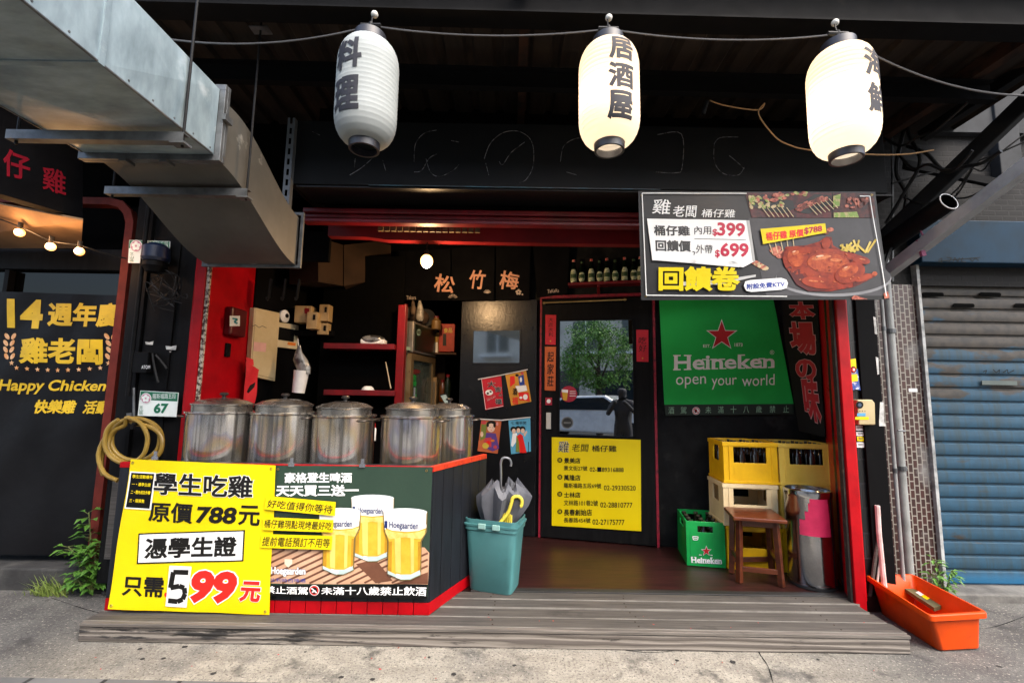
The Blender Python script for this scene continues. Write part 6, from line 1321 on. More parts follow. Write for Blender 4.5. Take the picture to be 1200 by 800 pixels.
# --- orange tub
OR = mat('orange_plastic', 'cc4402', .42, spec=.3, c2='b83c02', scale=5, dirt='7a3416', dlohi=(.58, .78), dscale=6, rvar=.08)
tb_ = thing('orange_tub', 'long bright orange plastic planter tub on the ground by the deck end', 'tub', (2.56, 3.0, 0))
zR = aty(1089.6, 720, 2.705).z
bp = [atz(1101, 764, 0), atz(1150, 761.5, 0), V((2.70, 3.22, 0)), V((2.46, 3.21, 0))]
rp = [atz(1089.6, 721, zR), atz(1157.5, 717, zR), atz(1069, 672, zR), atz(1014, 673, zR)]
bp = [V((p.x, p.y, 0)) for p in bp]; rp = [V((p.x, p.y, 0)) for p in rp]
def ring4(P, z, g, rad=.03):
    global cen
    cen = sum(P, V((0, 0, 0)))/4; gr = []
    Q = []
    for p in P: d = p-cen; Q.append(cen+d*(1+g/ d.length))
    return rr_ring(Q, z, rad)
mixq = lambda t: [bp[i]*(1-t)+rp[i]*t for i in range(4)]
bm = B(); loft(bm, [ring4(bp, .003, -.012), ring4(bp, .012, 0), ring4(mixq(.85), zR-.035, -.022), ring4(rp, zR-.034, -.004), ring4(rp, zR-.03, .004), ring4(rp, zR-.004, .004), ring4(rp, zR, .0), ring4(rp, zR, -.018), ring4(rp, zR-.01, -.024), ring4(mixq(.85), zR-.05, -.04), ring4(mixq(.3), .035, -.03), ring4(mixq(.25), .03, -.06)], True, True); obj('tub_body', bm, OR, tb_, smooth=True)
bm = B(); q = [atz(1049, 685, .12), atz(1061, 683, .12), atz(1108, 713, .06), atz(1096, 716, .06)]; 
q = [atz(1048, 685, .13), atz(1064, 682, .13), atz(1111, 711, .11), atz(1095, 716, .11)]
prism(bm, [p-V((0, 0, .0)) for p in q], (0, 0, .022)); o = obj('olive_box', bm, mat('olive_card', '5d5a38', .7, c2='4a4730', scale=7)); tag(o, 'flat olive cardboard box lying inside the orange tub', 'box')
bm = B(); f = lambda s_, t_: q[0]*(1-s_)*(1-t_)+q[1]*s_*(1-t_)+q[2]*s_*t_+q[3]*(1-s_)*t_
prism(bm, [f(.25, .48)+V((0, 0, .0225)), f(.95, .42)+V((0, 0, .0225)), f(.95, .56)+V((0, 0, .0225)), f(.25, .62)+V((0, 0, .0225))], (0, 0, .001)); obj('white_label', bm, WHITE, o); bm = B(); prism(bm, [f(.25, .62)+V((0, 0, .0225)), f(.95, .56)+V((0, 0, .0225)), f(.95, .7)+V((0, 0, .0225)), f(.25, .76)+V((0, 0, .0225))], (0, 0, .001)); obj('yellow_label', bm, YEL, o)

# --- sticks, stickers, box, bag on the tiled pillar
STK = mat('pink_painted_stick', 'd2bcb8', .75, c2='b79a94', scale=14, dirt='7a5a44', dlohi=(.6, .75))
for nm, lab, pts, r_, mm in (('painted_stick', 'pale pink painted stick leaning upright behind the orange tub', [(1028, 592), (1030, 625), (1035, 675), (1038, 700)], .016, STK), ('grey_lath', 'split grey lath leaning beside the pink stick behind the tub', [(1031, 622), (1026, 650), (1020, 695), (1016, 715)], .012, GREYW), ('grey_lath', 'thin pale lath between the pink stick and the red post', [(1033, 640), (1027, 690)], .007, HND)):
    y_ = 3.24 if nm == 'painted_stick' else 3.25
    bm = B(); tube(bm, [aty(x, y, y_+.0) for x, y in pts], r_, 8); tag(obj(nm, bm, mm), lab, 'stick')
S15 = SY(3.265)
bm = B(); c_ = [S15.at(998.5, 468), S15.at(1016, 468), S15.at(1019, 472), S15.at(1019.5, 497), S15.at(1000.5, 497)]
gm = thing('card_reader_box', 'beige wall box with round dark dial on the tiled pillar', 'meter box', S15.at(1009, 497)); prism(bm, [p for p in c_], (0, -.05, 0)); obj('casing', bm, mat('beige_plastic', 'b9a97f', .5, c2='a5966d', scale=6), gm, bevel=.006)
P = Print(SY(3.214), gm, (960, 340, 4)); P.ell(189, 537, 18, 17, BLACKV, 1, 'dial', 24); P.ell(189, 537, 9, 9, mat('dial_blue', '3a4f66', .3), 2, 'dial', 16); P.poly((177, 575, 217, 590), mat('label_blue', '5aa0c9', .4), 1, 'blue_label'); P.poly((168, 593, 232, 606), YEL, 1, 'yellow_label')
for x in (178, 190, 202, 214): P.ell(x, 566, 2.5, 2.5, DKG, 1, 'button', 8)
P.done()
for (x0, y0, x1, y1), m_, lab in (((1003, 498.5, 1013.5, 504), WHITE, 'small white sticker, highest of four under the beige wall box'), ((1003.5, 506, 1013, 510.5), WHITE, 'small white sticker, second of four under the beige wall box'), ((1004.5, 511.5, 1012.5, 516.5), YEL, 'small yellow sticker under the beige wall box'), ((1004, 518, 1013, 524), WHITE, 'small white sticker, lowest of four under the beige wall box')):
    t = thing('wall_sticker', lab, 'sticker', S15.at(x0, y1), 'stickers under the beige box'); bm = B(); slabp(bm, S15, x0, y0, x1, y1, -.001, .001); obj('label_paper', bm, m_, t); P = Print(SY(3.2635), t)
    for k in (.3, .6): P.line([(x0+1.5, y0+(y1-y0)*k), (x1-1.5, y0+(y1-y0)*k)], .7, DKG, 1, 'print_line')
    P.done()
sk = thing('snack_bag', 'small yellow and blue snack packet hanging on the tiled pillar', 'packet', S15.at(1002, 456)); SS = SY(3.25)
bm = B(); prism(bm, [SS.at(x, y) for x, y in ((996, 421), (1002, 420), (1003, 432), (996.5, 433))], (0, -.006, 0)); obj('header', bm, YEL, sk); bm = B(); prism(bm, [SS.at(x, y) for x, y in ((995.5, 433.2), (1003.5, 432.2), (1006, 452), (1007, 457), (1002, 456), (998, 457))], (0, -.012, 0)); obj('pouch', bm, mat('blue_pouch', '2f4f9a', .3, c2='d9d9d9', scale=40, lohi=(.5, .6)), sk)
P = Print(SY(3.237), sk, (960, 340, 4)); P.ell(160, 372, 13, 16, BLACKV, 1, 'round_mark'); P.ell(160, 372, 9, 11, REDP, 2, 'round_mark'); P.ell(161, 372, 4, 6, WHP, 3, 'round_mark'); P.poly([(143, 395), (178, 392), (182, 425), (146, 430)], YEL, 1, 'yellow_panel'); P.done()

# --- bottles on the shelf
GBOT = mat('green_bottle_glass', '0d1a10', .12, spec=.8, c2='0a140c'); LABG = mat('green_bottle_label', 'd3d9bd', .5, c2='9fae88', scale=60, lohi=(.45, .55)); LABD = mat('label_dark_green', '33502f', .5); CAPR = mat('red_white_cap', 'e0c0b4', .4, c2='c8433a', scale=60, lohi=(.45, .55))
u0_, u1_, v0_, v1_ = SHV; words_ = ('first', 'second', 'third', 'fourth', 'fifth', 'sixth', 'seventh', 'eighth', 'ninth')
for i, px in enumerate((673, 682.5, 693.5, 703, 711.5, 721, 732, 742.5, 750)):
    tall = i % 2 == 0; u = DW.uv(px, 330)[0]; base = DW.p+DW.u*u+DW.v*(v1_+.001)+DW.n*.07
    t = thing('shelf_bottle', '%s green bottle with %s label, %s from the left on the red shelf' % ('tall' if tall else 'shorter', 'arched' if tall else 'oval', words_[i]), 'bottle', base, 'green bottles on the red shelf')
    r_ = .031; h_ = .235 if tall else .215
    bm = B(); lathe(bm, [(r_*.95, 0), (r_, .005), (r_, h_*.58), (r_*.8, h_*.68), (r_*.42, h_*.80), (r_*.38, h_*.97)], base, 20); obj('bottle_glass', bm, GBOT, t, smooth=True)
    bm = B(); lathe(bm, [(r_*.44, h_*.90), (r_*.47, h_*.92), (r_*.45, h_)], base, 14); obj('cap', bm, CAPR if tall else LABD, t, smooth=True)
    for k, (mm, f0, f1, hw) in enumerate(((LABG, .06, .60 if tall else .50, 1.15), (LABD, .22, .40, .95))):
        bm = B(); n_ = 10; a00 = math.atan2(DW.n.y, DW.n.x)
        vs_ = []
        for j in range(7):
            f_ = f0+(f1-f0)*j/6; s_ = 1.0 if tall and j < 4 else math.sqrt(max(.15, 1-((j-3)/3.3)**2)) if k == 0 else 1
            vs_.append([bm.verts.new(base+V(((r_+.0008*(k+1))*math.cos(a00+hw*s_*(2*i_/n_-1)), (r_+.0008*(k+1))*math.sin(a00+hw*s_*(2*i_/n_-1)), h_*f_*.95))) for i_ in range(n_+1)])
        for A, C in zip(vs_, vs_[1:]):
            for q_ in range(n_): bm.faces.new((A[q_], A[q_+1], C[q_+1], C[q_]))
        obj('label_patch', bm, mm, t)

# --- things in the kitchen
SW = Surf((-2.213, 3.5, 0), (1, 0, 0))
al = thing('alarm_box', 'dark red fire alarm box with white round logo on the red side wall', 'alarm box', SW.at(272, 394)); bm = B(); slabp(bm, SW, 262, 361, 281, 394, 0, .06); obj('casing', bm, mat('dark_red_casing', '5c1016', .4, c2='420a10', scale=5), al, bevel=.015); P = Print(Surf(SW.p+SW.n*.061, SW.n), al); P.poly([(269, 370), (281, 370), (281, 382), (269, 382)], WHITE, 1, 'sticker'); P.line([(272, 373), (278, 374), (274, 377), (278, 379)], 2, mat('teal_print', '1f7d8a', .5), 2, 'sticker'); P.done()
al = thing('wall_switch', 'small dark switch plate low on the red side wall', 'switch', SW.at(266, 418)); bm = B(); slabp(bm, SW, 263, 402, 268.5, 418, 0, .015); obj('plate', bm, BLACK, al, bevel=.003)
BEI = mat('beige_enamel', 'cdb98f', .5, c2='bda77c', scale=4, dirt='9a8660', dlohi=(.6, .8)); BEI2 = mat('cream_plastic', 'd2c29c', .45)
eb = thing('electric_cabinet', 'beige electric cabinet with closed door on the left kitchen wall', 'cabinet', KL.at(306, 445)); bm = B(); c_ = [KL.at(200+x/3.077, 220+y/3.077, .05) for x, y in ((285, 432), (378, 452), (360, 697), (268, 678))]; prism(bm, c_, -KL.n*.05); obj('cabinet_box', bm, BEI, eb, bevel=.004)
bm = B(); 
def shrink(P, k): c = sum(P, V((0, 0, 0)))/len(P); return [c+(p-c)*k for p in P]
prism(bm, [p+KL.n*.0 for p in shrink(c_, .93)], KL.n*.006); obj('cabinet_door', bm, BEI, eb, bevel=.002)
P = Print(Surf(KL.p+KL.n*.057, KL.n), eb, (200, 220, 3.077)); P.poly([(300, 555), (345, 560), (342, 592), (298, 588)], mat('pink_note', 'd9a59a', .6), 1, 'note'); P.line([(292, 500), (305, 494), (318, 504), (330, 498), (345, 505)], 2, DKG, 1, 'scribble'); P.done()
ip = thing('intercom_panel', 'cream intercom panel with dark screen beside the electric cabinet', 'intercom', KL.at(334, 408)); c_ = [KL.at(200+x/3.077, 220+y/3.077, .04) for x, y in ((376, 484), (450, 496), (444, 583), (371, 574))]; bm = B(); prism(bm, c_, -KL.n*.04); obj('casing', bm, BEI2, ip, bevel=.005); bm = B(); prism(bm, [KL.at(200+x/3.077, 220+y/3.077, .042) for x, y in ((378, 502), (434, 512), (430, 556), (374, 548))], -KL.n*.004); obj('screen', bm, BLACKV, ip); bm = B(); prism(bm, [KL.at(200+x/3.077, 220+y/3.077, .042) for x, y in ((410, 556), (438, 560), (436, 570), (408, 566))], -KL.n*.004); obj('orange_tag', bm, ORN, ip)
rs = thing('round_sensor', 'small round white sensor with a dark eye above the intercom', 'sensor', KL.at(332, 371)); bm = B(); q = KL.n.to_track_quat('Z', 'Y').to_matrix(); lathe(bm, [(.055, 0), (.058, .02), (.045, .03)], KL.at(332, 370.5), 24, True, True, q); obj('casing', bm, WHITE, rs, smooth=True); bm = B(); lathe(bm, [(.02, .029), (.02, .034)], KL.at(333, 370), 16, True, True, q); obj('eye', bm, BLACK, rs)
S16 = SY(4.29)
for (x0, y0, x1, y1), dd, lab in (((352, 361, 371, 380), .12, 'beige breaker box with a red switch left of the small wall boxes'), ((368, 369, 380, 388), .16, 'middle small cream wall box under the shelf wall'), ((379, 359, 390, 378), .1, 'taller cream box with black window right of the wall boxes'), ((376, 380, 388, 393), .08, 'lowest little cream wall box')):
    t = thing('wall_box', lab, 'electric box', S16.at(x0, y1), 'small beige boxes on the kitchen wall'); bm = B(); slabp(bm, S16, x0, y0, x1, y1, 0, dd); obj('casing', bm, mat('tan_box', 'b3986a', .5, c2='9a8058', scale=6), t, bevel=.004); bm = B(); slabp(bm, S16, x0+(x1-x0)*.62, y0+3, x1-2, y0+9, dd+.001, dd+.005); obj('switch', bm, REDD if x0 == 352 else BLACK, t)
bm = B(); slabp(bm, S16, 348, 388, 392, 394, 0, .05); tag(obj('wall_batten', bm, DARK), 'dark batten under the small beige wall boxes', 'batten')
# hanging plastic bag with white cup roll
S17 = SY(3.95); hb_ = thing('hanging_bag', 'clear plastic bag with white paper roll hanging by the dark wall', 'bag', S17.at(353, 462))
def lump(bm, S, pts, dep, seed=1, seg=18):
    r = random.Random(seed); rings = []
    for x, y, w_ in pts:
        c_ = S.at(x, y); k_ = w_/F_PX*S.p.y; rings.append([c_+V((k_*math.cos(a)*(1+r.uniform(-.12, .12)), k_*dep*math.sin(a)*(1+r.uniform(-.12, .12)), r.uniform(-.004, .004))) for a in [2*math.pi*j/seg for j in range(seg)]])
    loft(bm, rings[::-1], True, True)
PLA = mat('clear_film', '8a8a88', .15, c2='3a3a3a', scale=14, lohi=(.42, .58), bump=.006, bscale=20, spec=.8)
bm = B(); lump(bm, S17, [(351, 405, 1.5), (350, 413, 4), (352, 422, 9), (356, 430, 9), (357, 438, 7)], .6, 3); obj('film', bm, PLA, hb_, smooth=True)
bm = B(); tube(bm, [S17.at(353.5, 434), S17.at(349.5, 460)], [.062, .05], 18); obj('paper_roll', bm, WHITE, hb_, smooth=True); bm = B(); tube(bm, [S17.at(350, 406), S17.at(349, 397)], .004, 5); obj('bag_string', bm, WHITE, hb_)
ra = thing('red_vest', 'bright red cloth vest hanging below the electric cabinet', 'cloth', KL.at(290, 478)); S18 = Surf(KL.p+KL.n*.09, KL.n, wrinkle(.012, 14, 81)); sheet(S18, [(288, 424), (304, 433), (296, 482), (284, 482)], mat('red_cloth', 'd0202a', .7, c2='b8141e', scale=5), ra, 'cloth'); sheet(S18, [(289, 418), (297, 421), (297, 428), (289, 427)], mat('red_cloth', 'd0202a', .7), ra, 'collar'); P = Print(S18, ra, (200, 220, 3.077)); P.poly([(272, 735), (285, 712), (306, 700), (300, 718), (278, 740)], INKB, 2, 'dark_mark'); P.done()
# shelf goods
S19 = SY(4.17)
t = thing('wrapped_packet', 'plastic wrapped white packet lying on the upper red shelf', 'packet', S19.at(438, 402)); bm = B(); ball(bm, S19.at(437, 398), .1, 18, 12, (1.15, .7, .42)); obj('film', bm, PLA, t, smooth=True); bm = B(); slabp(bm, S19, 424, 398, 452, 403.5, -.05, .05); obj('white_packet', bm, WHITE, t, bevel=.01)
t = thing('white_bowl', 'small upturned white bowl on the lower red shelf', 'bowl', S19.at(432, 457)); bm = B(); c_ = S19.at(431, 457); lathe(bm, [(.055, 0), (.05, .02), (.03, .036)], c_, 20); obj('bowl', bm, WHITE, t, smooth=True); bm = B(); lathe(bm, [(.06, 0), (.06, .006)], c_+V((0, 0, -.001)), 20); obj('saucer', bm, WHITE, t)
bm = B(); tube(bm, [S19.at(452, 424), S19.at(458, 455)], [.004, .006], 6); tag(obj('chopstick', bm, mat('pale_stick', 'c9b99a', .5)), 'thin pale stick leaning between the two red shelves', 'stick')
t = thing('sauce_bottle', 'small white bottle with red cap standing between two stock pots', 'bottle', aty(437, 520, 3.6)); bm = B(); c_ = aty(437, 516, 3.6); lathe(bm, [(.022, 0), (.022, .09), (.014, .1)], c_, 14); obj('bottle', bm, WHITE, t, smooth=True); bm = B(); lathe(bm, [(.015, .1), (.015, .13)], c_, 14); obj('cap', bm, RED, t)
# drinks fridge
fd = V((math.sin(math.radians(12)), math.cos(math.radians(12)), 0)); f0 = aty(479, 440, 4.35); f0.z = 0; FS = Surf(f0, (fd.y, -fd.x, 0))
if FS.u.dot(fd) < 0: FS.u = -FS.u
fg = thing('drinks_fridge', 'upright drinks fridge with glass door and dark lit header in the kitchen', 'fridge', f0); zf = aty(480, 376, 4.35).z; wF = .62
FR = mat('fridge_steel', '9a948a', .35, metal=.6, c2='7d776c', scale=4)
def fbx(bm, a0, a1, b0, b1, c0, c1):
    P = lambda a, b, c: f0+FS.u*a+FS.n*b+V((0, 0, c))
    hexa(bm, [P(a0, b0, c0), P(a1, b0, c0), P(a1, b1, c0), P(a0, b1, c0), P(a0, b0, c1), P(a1, b0, c1), P(a1, b1, c1), P(a0, b1, c1)])
bm = B(); fbx(bm, 0, wF, -.5, -.03, DK, zf); obj('body', bm, FR, fg)
bm = B(); fbx(bm, 0.0, wF, -.029, .03, zf-.30, zf); obj('header_box', bm, FR, fg, bevel=.01)
bm = B(); fbx(bm, .03, wF-.03, .031, .036, zf-.275, zf-.025); hd = obj('header_panel', bm, mat('dark_green_panel', '13231a', .3), fg)
bm = B(); fbx(bm, .0, .06, -.029, .02, DK+.2, zf-.31); fbx(bm, wF-.06, wF, -.029, .02, DK+.2, zf-.31); fbx(bm, .06, wF-.06, -.029, .02, zf-.37, zf-.31); fbx(bm, .06, wF-.06, -.029, .02, DK+.2, DK+.3); dfr = obj('door_frame', bm, mat('fridge_gold_frame', 'b09468', .3, metal=.7), fg)
bm = B(); fbx(bm, .06, wF-.06, -.02, .0, DK+.3, zf-.37); fgl = obj('door_glass', bm, mat('fridge_glass', '4a5148', .12, c2='2c3330', scale=3, spec=.8), fg)
bm = B(); tube(bm, [f0+FS.u*.03+FS.n*.05+V((0, 0, 1.05)), f0+FS.u*.03+FS.n*.05+V((0, 0, 1.45))], .012, 8); obj('door_handle', bm, CHR, fg)
FSp = Surf(f0+FS.n*.037, FS.n); P = Print(FSp, fg, (440, 340, 5.717)); P.ell(290, 282, 15, 22, mat('pale_green_mark', '9ab39a', .5), 1, 'emblem'); P.text('啤酒', (278, 268, 302, 296), mat('dark_green_panel', '13231a', .3), 2, .02); P.done()
FSg = Surf(f0+FS.n*.004, FS.n); P = Print(FSg, fg, (440, 340, 5.717)); GLt = mat('green_sticker_letters', '1f9a3f', .5); P.vtext('金牌啤酒', (245, 560, 275, 735), GLt, 1, .03); P.poly([(208, 376), (238, 384), (236, 405), (206, 398)], mat('pale_green_mark', '9ab39a', .5), 1, 'sticker'); P.ell(262, 545, 40, 16, mat('glass_red_band', '6a2420', .5), 1, 'printed_band'); P.done()
S20 = SY(5.0)
for (x0, y0, x1, y1), m_, lab in (((516, 381, 534, 413), mat('red_carton', 'b8351c', .55, c2='8f2414', scale=9), 'bright red carton on the high kitchen ledge'), ((506, 391, 515.5, 414), mat('tan_carton', 'b0812f', .6, c2='8a5f22', scale=9), 'tan carton on the high kitchen ledge left of the red one')):
    t = thing('carton', lab, 'box', S20.at((x0+x1)/2, y1)); bm = B(); slabp(bm, S20, x0, y0, x1, y1, -.15, .1); obj('carton_body', bm, m_, t, bevel=.004); P = Print(SY(4.898), t); P.poly([(x0+3, y0+10), (x0+7, y0+10), (x0+7, y0+24), (x0+3, y0+24)], INKB if x0 > 510 else WHP, 1, 'printed_mark'); P.text('食品' if x0 > 510 else '茶', (x0+4, y0+3, x1-4, y0+9), YLP, 1, .03); P.done()
bm = B(); slabp(bm, S20, 500, 414.2, 536, 416, -.2, .12); tag(obj('kitchen_ledge', bm, mat('brown_board', '4a2f1c', .7)), 'thin wooden ledge carrying the cartons in the kitchen', 'shelf')
t = thing('silver_lamp', 'round silver reflector lamp above the drinks fridge', 'lamp', aty(499, 382, 4.9)); bm = B(); lathe(bm, [(.04, .0), (.10, .05), (.12, .12)], aty(499, 380, 4.9), 20, True, False, Matrix.Rotation(1.1, 3, 'X')); obj('reflector', bm, CHR, t, smooth=True); bm = B(); ball(bm, aty(499, 378, 4.92), .04, 12, 8); obj('bulb', bm, WHITE, t)
bm = B(); ball(bm, aty(482, 372, 4.8), .16, 14, 10, (1.2, .8, .7)); tag(obj('cloth_bundle', bm, mat('brown_sack', '5f4a38', .8, c2='3f3024', scale=8, bump=.02, bscale=8), smooth=True), 'brown bundled sack on top of the drinks fridge', 'bundle')
t = thing('order_tablet', 'pale order tablet standing tilted behind the rear stock pot', 'tablet', aty(527, 482, 3.9)); bm = B(); c_ = [aty(515, 462, 4.0), aty(522, 460.5, 4.0), aty(535, 483, 3.8), aty(528, 485, 3.8)]; prism(bm, c_, (.0, .02, .0)); obj('casing', bm, BLACK, t); bm = B(); prism(bm, [p+V((0, -.003, 0)) for p in shrink(c_, .86)], (0, .002, 0)); obj('screen', bm, mat('pale_screen', '7d8f8e', .2), t)
t = thing('speaker_cabinet', 'tan fabric fronted speaker cabinet right of the drinks fridge', 'speaker', aty(508, 480, 5.0)); bm = B(); slabp(bm, SY(4.9), 500, 442, 511, 490, -.2, .0); obj('cabinet', bm, mat('oak_case', '9a7a4a', .5), t, bevel=.004); bm = B(); slabp(bm, SY(4.9), 501.2, 447, 509.6, 490, .001, .004); obj('grille', bm, mat('grille_cloth', '6f6148', .8, c2='3f382a', scale=200), t)

# --- things on the left pillar
hs = thing('garden_hose', 'coiled mustard yellow hose hanging on the black pillar', 'hose', SY(3.14).at(158, 565)); HM = mat('mustard_hose', '957830', .45, c2='806422', scale=5)
K = lambda x, y, o=0: SY(3.14).at(x/2.858, 440+y/2.858, o)
pts = []
rh = random.Random(2)
for turn, (cx, cy, rx, ry) in enumerate(((452, 215, 92, 72), (462, 208, 80, 66), (470, 222, 90, 62), (448, 210, 70, 70))):
    for i in range(16):
        a = -math.pi/2+i*2*math.pi/16; pts.append(K(cx+rx*math.cos(a), cy+ry*math.sin(a)+(8 if math.sin(a) > 0 else 0), .02*turn+rh.uniform(-.003, .003)))
pts = [K(420, 345, .06), K(375, 320, .06), K(352, 260, .05), K(372, 195, .03), K(400, 160, .01)]+pts
bm = B(); tube(bm, cat_(pts, 3), .0135, 8); obj('hose_tube', bm, HM, hs, smooth=True)
bm = B(); tube(bm, cat_([K(360, 330, .03), K(352, 300, .03), K(356, 250, .02), K(385, 185, .0)], 4), .0135, 8); obj('hose_end', bm, HM, hs, smooth=True)
bm = B(); tube(bm, [K(482, 160, -.09), K(482, 160, .09)], .012, 8); tube(bm, [K(482, 160, .09), K(480, 175, .09)], .012, 8); obj('hose_hook', bm, BLACK, hs)
t = thing('hose_tap', 'small metal tap on the black pillar above the coiled hose', 'tap', K(432, 140)); bm = B(); tube(bm, [K(432, 40, -.04), K(432, 138, -.04)], .008, 6); tube(bm, [K(432, 125), K(432, 140)], .014, 8); obj('pipe', bm, STEEL, t)
S21 = SY(3.19)
t = thing('dark_conduit', 'black round pipe running down the pillar in front of the upper number plate', 'pipe', S21.at(172, 455)); bm = B(); c_ = [S21.at(174, 250), S21.at(160, 440)]; xm = (c_[0].x+c_[1].x)/2; tube(bm, [(xm, 3.16, 1.35), (xm, 3.16, 2.7)], .014, 10); obj('pipe', bm, BLACK, t, smooth=True)
t = thing('outdoor_lamp', 'dark blue round lamp head with tangled black wires on the pillar', 'lamp', S21.at(193, 330)); bm = B(); lathe(bm, [(.07, 0), (.085, .02), (.08, .1), (.05, .125)], S21.at(191, 310, .07), 24); obj('lamp_cap', bm, mat('dark_blue_plastic', '17243f', .35), t, smooth=True); bm = B(); lathe(bm, [(.05, -.07), (.075, -.03), (.07, 0)], S21.at(191, 311, .07), 20); obj('lamp_base', bm, BLACK, t, smooth=True)
bm = B(); rw = random.Random(5)
for i in range(9):
    p = [(190+rw.uniform(-6, 10), 320+rw.uniform(-10, 10))]
    for k in range(4): p.append((198+rw.uniform(-18, 24), 335+k*6+rw.uniform(-14, 14)))
    tube(bm, cat_([S21.at(x, y, .03+rw.uniform(0, .05)) for x, y in p], 5), .0035, 5)
obj('wire_tangle', bm, WIRE, t)
t = thing('pillar_meter', 'black meter box with small white print on the pillar', 'meter box', S21.at(170, 437)); bm = B(); slabp(bm, S21, 161, 413, 178, 437, -.04, .04); obj('casing', bm, BLACK, t, bevel=.004); P = Print(SY(3.149), t); P.text('ATOM', (166, 428, 176, 432), WHP, 1, .0); P.done()
bm = B()
for pts_ in ([(181, 414), (184, 432), (188, 448)], [(185, 416), (192, 424), (198, 432)]): tube(bm, cat_([S21.at(x, y, .02) for x, y in pts_], 5), .008, 6)
tag(obj('pillar_cables', bm, WIRE, smooth=True), 'short thick cables beside the black meter box on the pillar', 'cable')
for (x0, y0, x1, y1), lab in (((170, 400, 180, 404), 'torn white paper remnant left above the meter box'), ((194, 405, 207, 410), 'torn white paper remnant right above the meter box'), ((198, 411, 201, 413), 'tiny paper scrap on the pillar')):
    bm = B(); prism(bm, [SY(3.234).at(x, y) for x, y in ((x0, y0), ((x0+x1)/2, y0+1), (x1, y0-.5), (x1-1, y1), (x0+1, y1-.6))], (0, -.001, 0)); tag(obj('torn_paper', bm, PEEL), lab, 'paper')

# --- plants
LEAF = mat('weed_leaf', '557f2e', .5, c2='3c6622', scale=20, spec=.4); LEAF2 = mat('pale_grass', '8a9a4a', .6, c2='5f7a2c', scale=20); STEM = mat('weed_stem', '5f6a34', .7)
def weed(name, lab, stems, seed, Y, leafl, wd, m_=LEAF):
    r = random.Random(seed); b0_ = V(stems[0][0]); t = thing(name, lab, 'plant', b0_); bs, bl = B(), B()
    for st in stems:
        c_ = cat_(st, 8); tube(bs, c_, [.006*(1-.6*i/len(c_))+.001 for i in range(len(c_))], 6)
        for i in range(3, len(c_)):
            for k in range(r.choice((1, 2, 2))):
                a = r.uniform(0, 6.28); d = V((math.cos(a), math.sin(a)*.8-.25, r.uniform(-.15, .55))); p = c_[i]
                tw = p+d.normalized()*leafl*.45; tube(bs, [p, tw], .0018, 4); leaf_quad(bl, tw, d+V((0, 0, -.3)), (0, 0, 1), leafl*r.uniform(.7, 1.25), wd*r.uniform(.8, 1.2))
    obj('stem', bs, STEM, t); obj('leaf', bl, m_, t)['kind'] = 'stuff'
    return t
g = lambda x, y, Y=3.3: aty(x, y, Y)
weed('wild_weed', 'leafy green weed growing up against the rusty red post', [[g(103, 692), g(104, 660), g(106, 630), g(104, 600)], [g(105, 692), g(96, 668), g(88, 650), g(80, 640)], [g(106, 692), g(112, 670), g(118, 650), g(122, 632)], [g(100, 694), g(92, 680), g(86, 672)], [g(106, 690), g(108, 672), g(112, 655), g(108, 640)], [g(108, 692), g(116, 682), g(122, 668)]], 3, 3.3, .07, .042)
weed('small_shrub', 'small glossy leaved plant growing at the foot of the mosaic pillar', [[aty(1108, 694, 3.40), aty(1102, 675, 3.38), aty(1094, 655, 3.36)], [aty(1109, 694, 3.4), aty(1112, 680, 3.38), aty(1116, 668, 3.36)], [aty(1108, 694, 3.4), aty(1098, 684, 3.36), aty(1092, 672, 3.34)]], 6, 3.4, .06, .022)
t = thing('grass_tuft', 'tuft of pale grass growing along the kerb by the tarpaulin', 'grass', g(60, 695)); bm = B(); r = random.Random(9)
for i in range(170):
    x = r.gauss(62, 14); p = aty(x, 694, 3.3); p.z = .002; p.y += r.uniform(-.04, .04); h_ = r.uniform(.04, .14)*(1.2 if 48 < x < 78 else .8); d = V((r.uniform(-.8, .8), r.uniform(-.7, .2), 1)).normalized()
    a_ = V((r.uniform(-1, 1), r.uniform(-1, 1), 0)).normalized()*.003; m1 = p+d*h_*.6; e_ = p+d*h_+V((d.x*.03, d.y*.03, -.01))
    v = [bm.verts.new(q_) for q_ in (p-a_, p+a_, m1+a_*.7, m1-a_*.7)]; bm.faces.new(v); w_ = bm.verts.new(e_); bm.faces.new((v[3], v[2], w_))
obj('blades', bm, LEAF2, t)['kind'] = 'stuff'
bm = B(); r = random.Random(12)
for i in range(46):
    p = V((r.uniform(-2.2, 2.2), r.uniform(2.2, 3.2), 0)); on = p.y > 2.73
    p.z = DK+.0015 if on else .0015; s_ = r.uniform(.004, .011); a = r.uniform(0, 6.28)
    if on and p.x < -.2: continue
    v = [bm.verts.new(p+V((s_*math.cos(a+k*1.57)*(1 if k % 2 else .55), s_*math.sin(a+k*1.57)*(1 if k % 2 else .55), .0008*k))) for k in range(4)]; bm.faces.new(v)
tag(obj('fallen_petals', bm, mat('red_petal', 'a8303c', .7, c2='7a4a30', scale=50)), 'tiny red petals and scraps scattered on deck and ground', 'litter', kind='stuff')
for x, y, r_ in ((118, 690, .035), (124, 694, .022)):
    bm = B(); bmesh.ops.create_icosphere(bm, subdivisions=2, radius=r_, matrix=Matrix.Translation(atz(x, y, r_*.6))@Matrix.Diagonal((1.3, 1, .8, 1)))
    for v in bm.verts: v.co += V((r.uniform(-1, 1), r.uniform(-1, 1), r.uniform(-1, 1)))*r_*.1
    tag(obj('stone', bm, CONCD), 'larger dark stone at the foot of the weed' if r_ > .03 else 'smaller dark stone at the foot of the weed', 'stone')

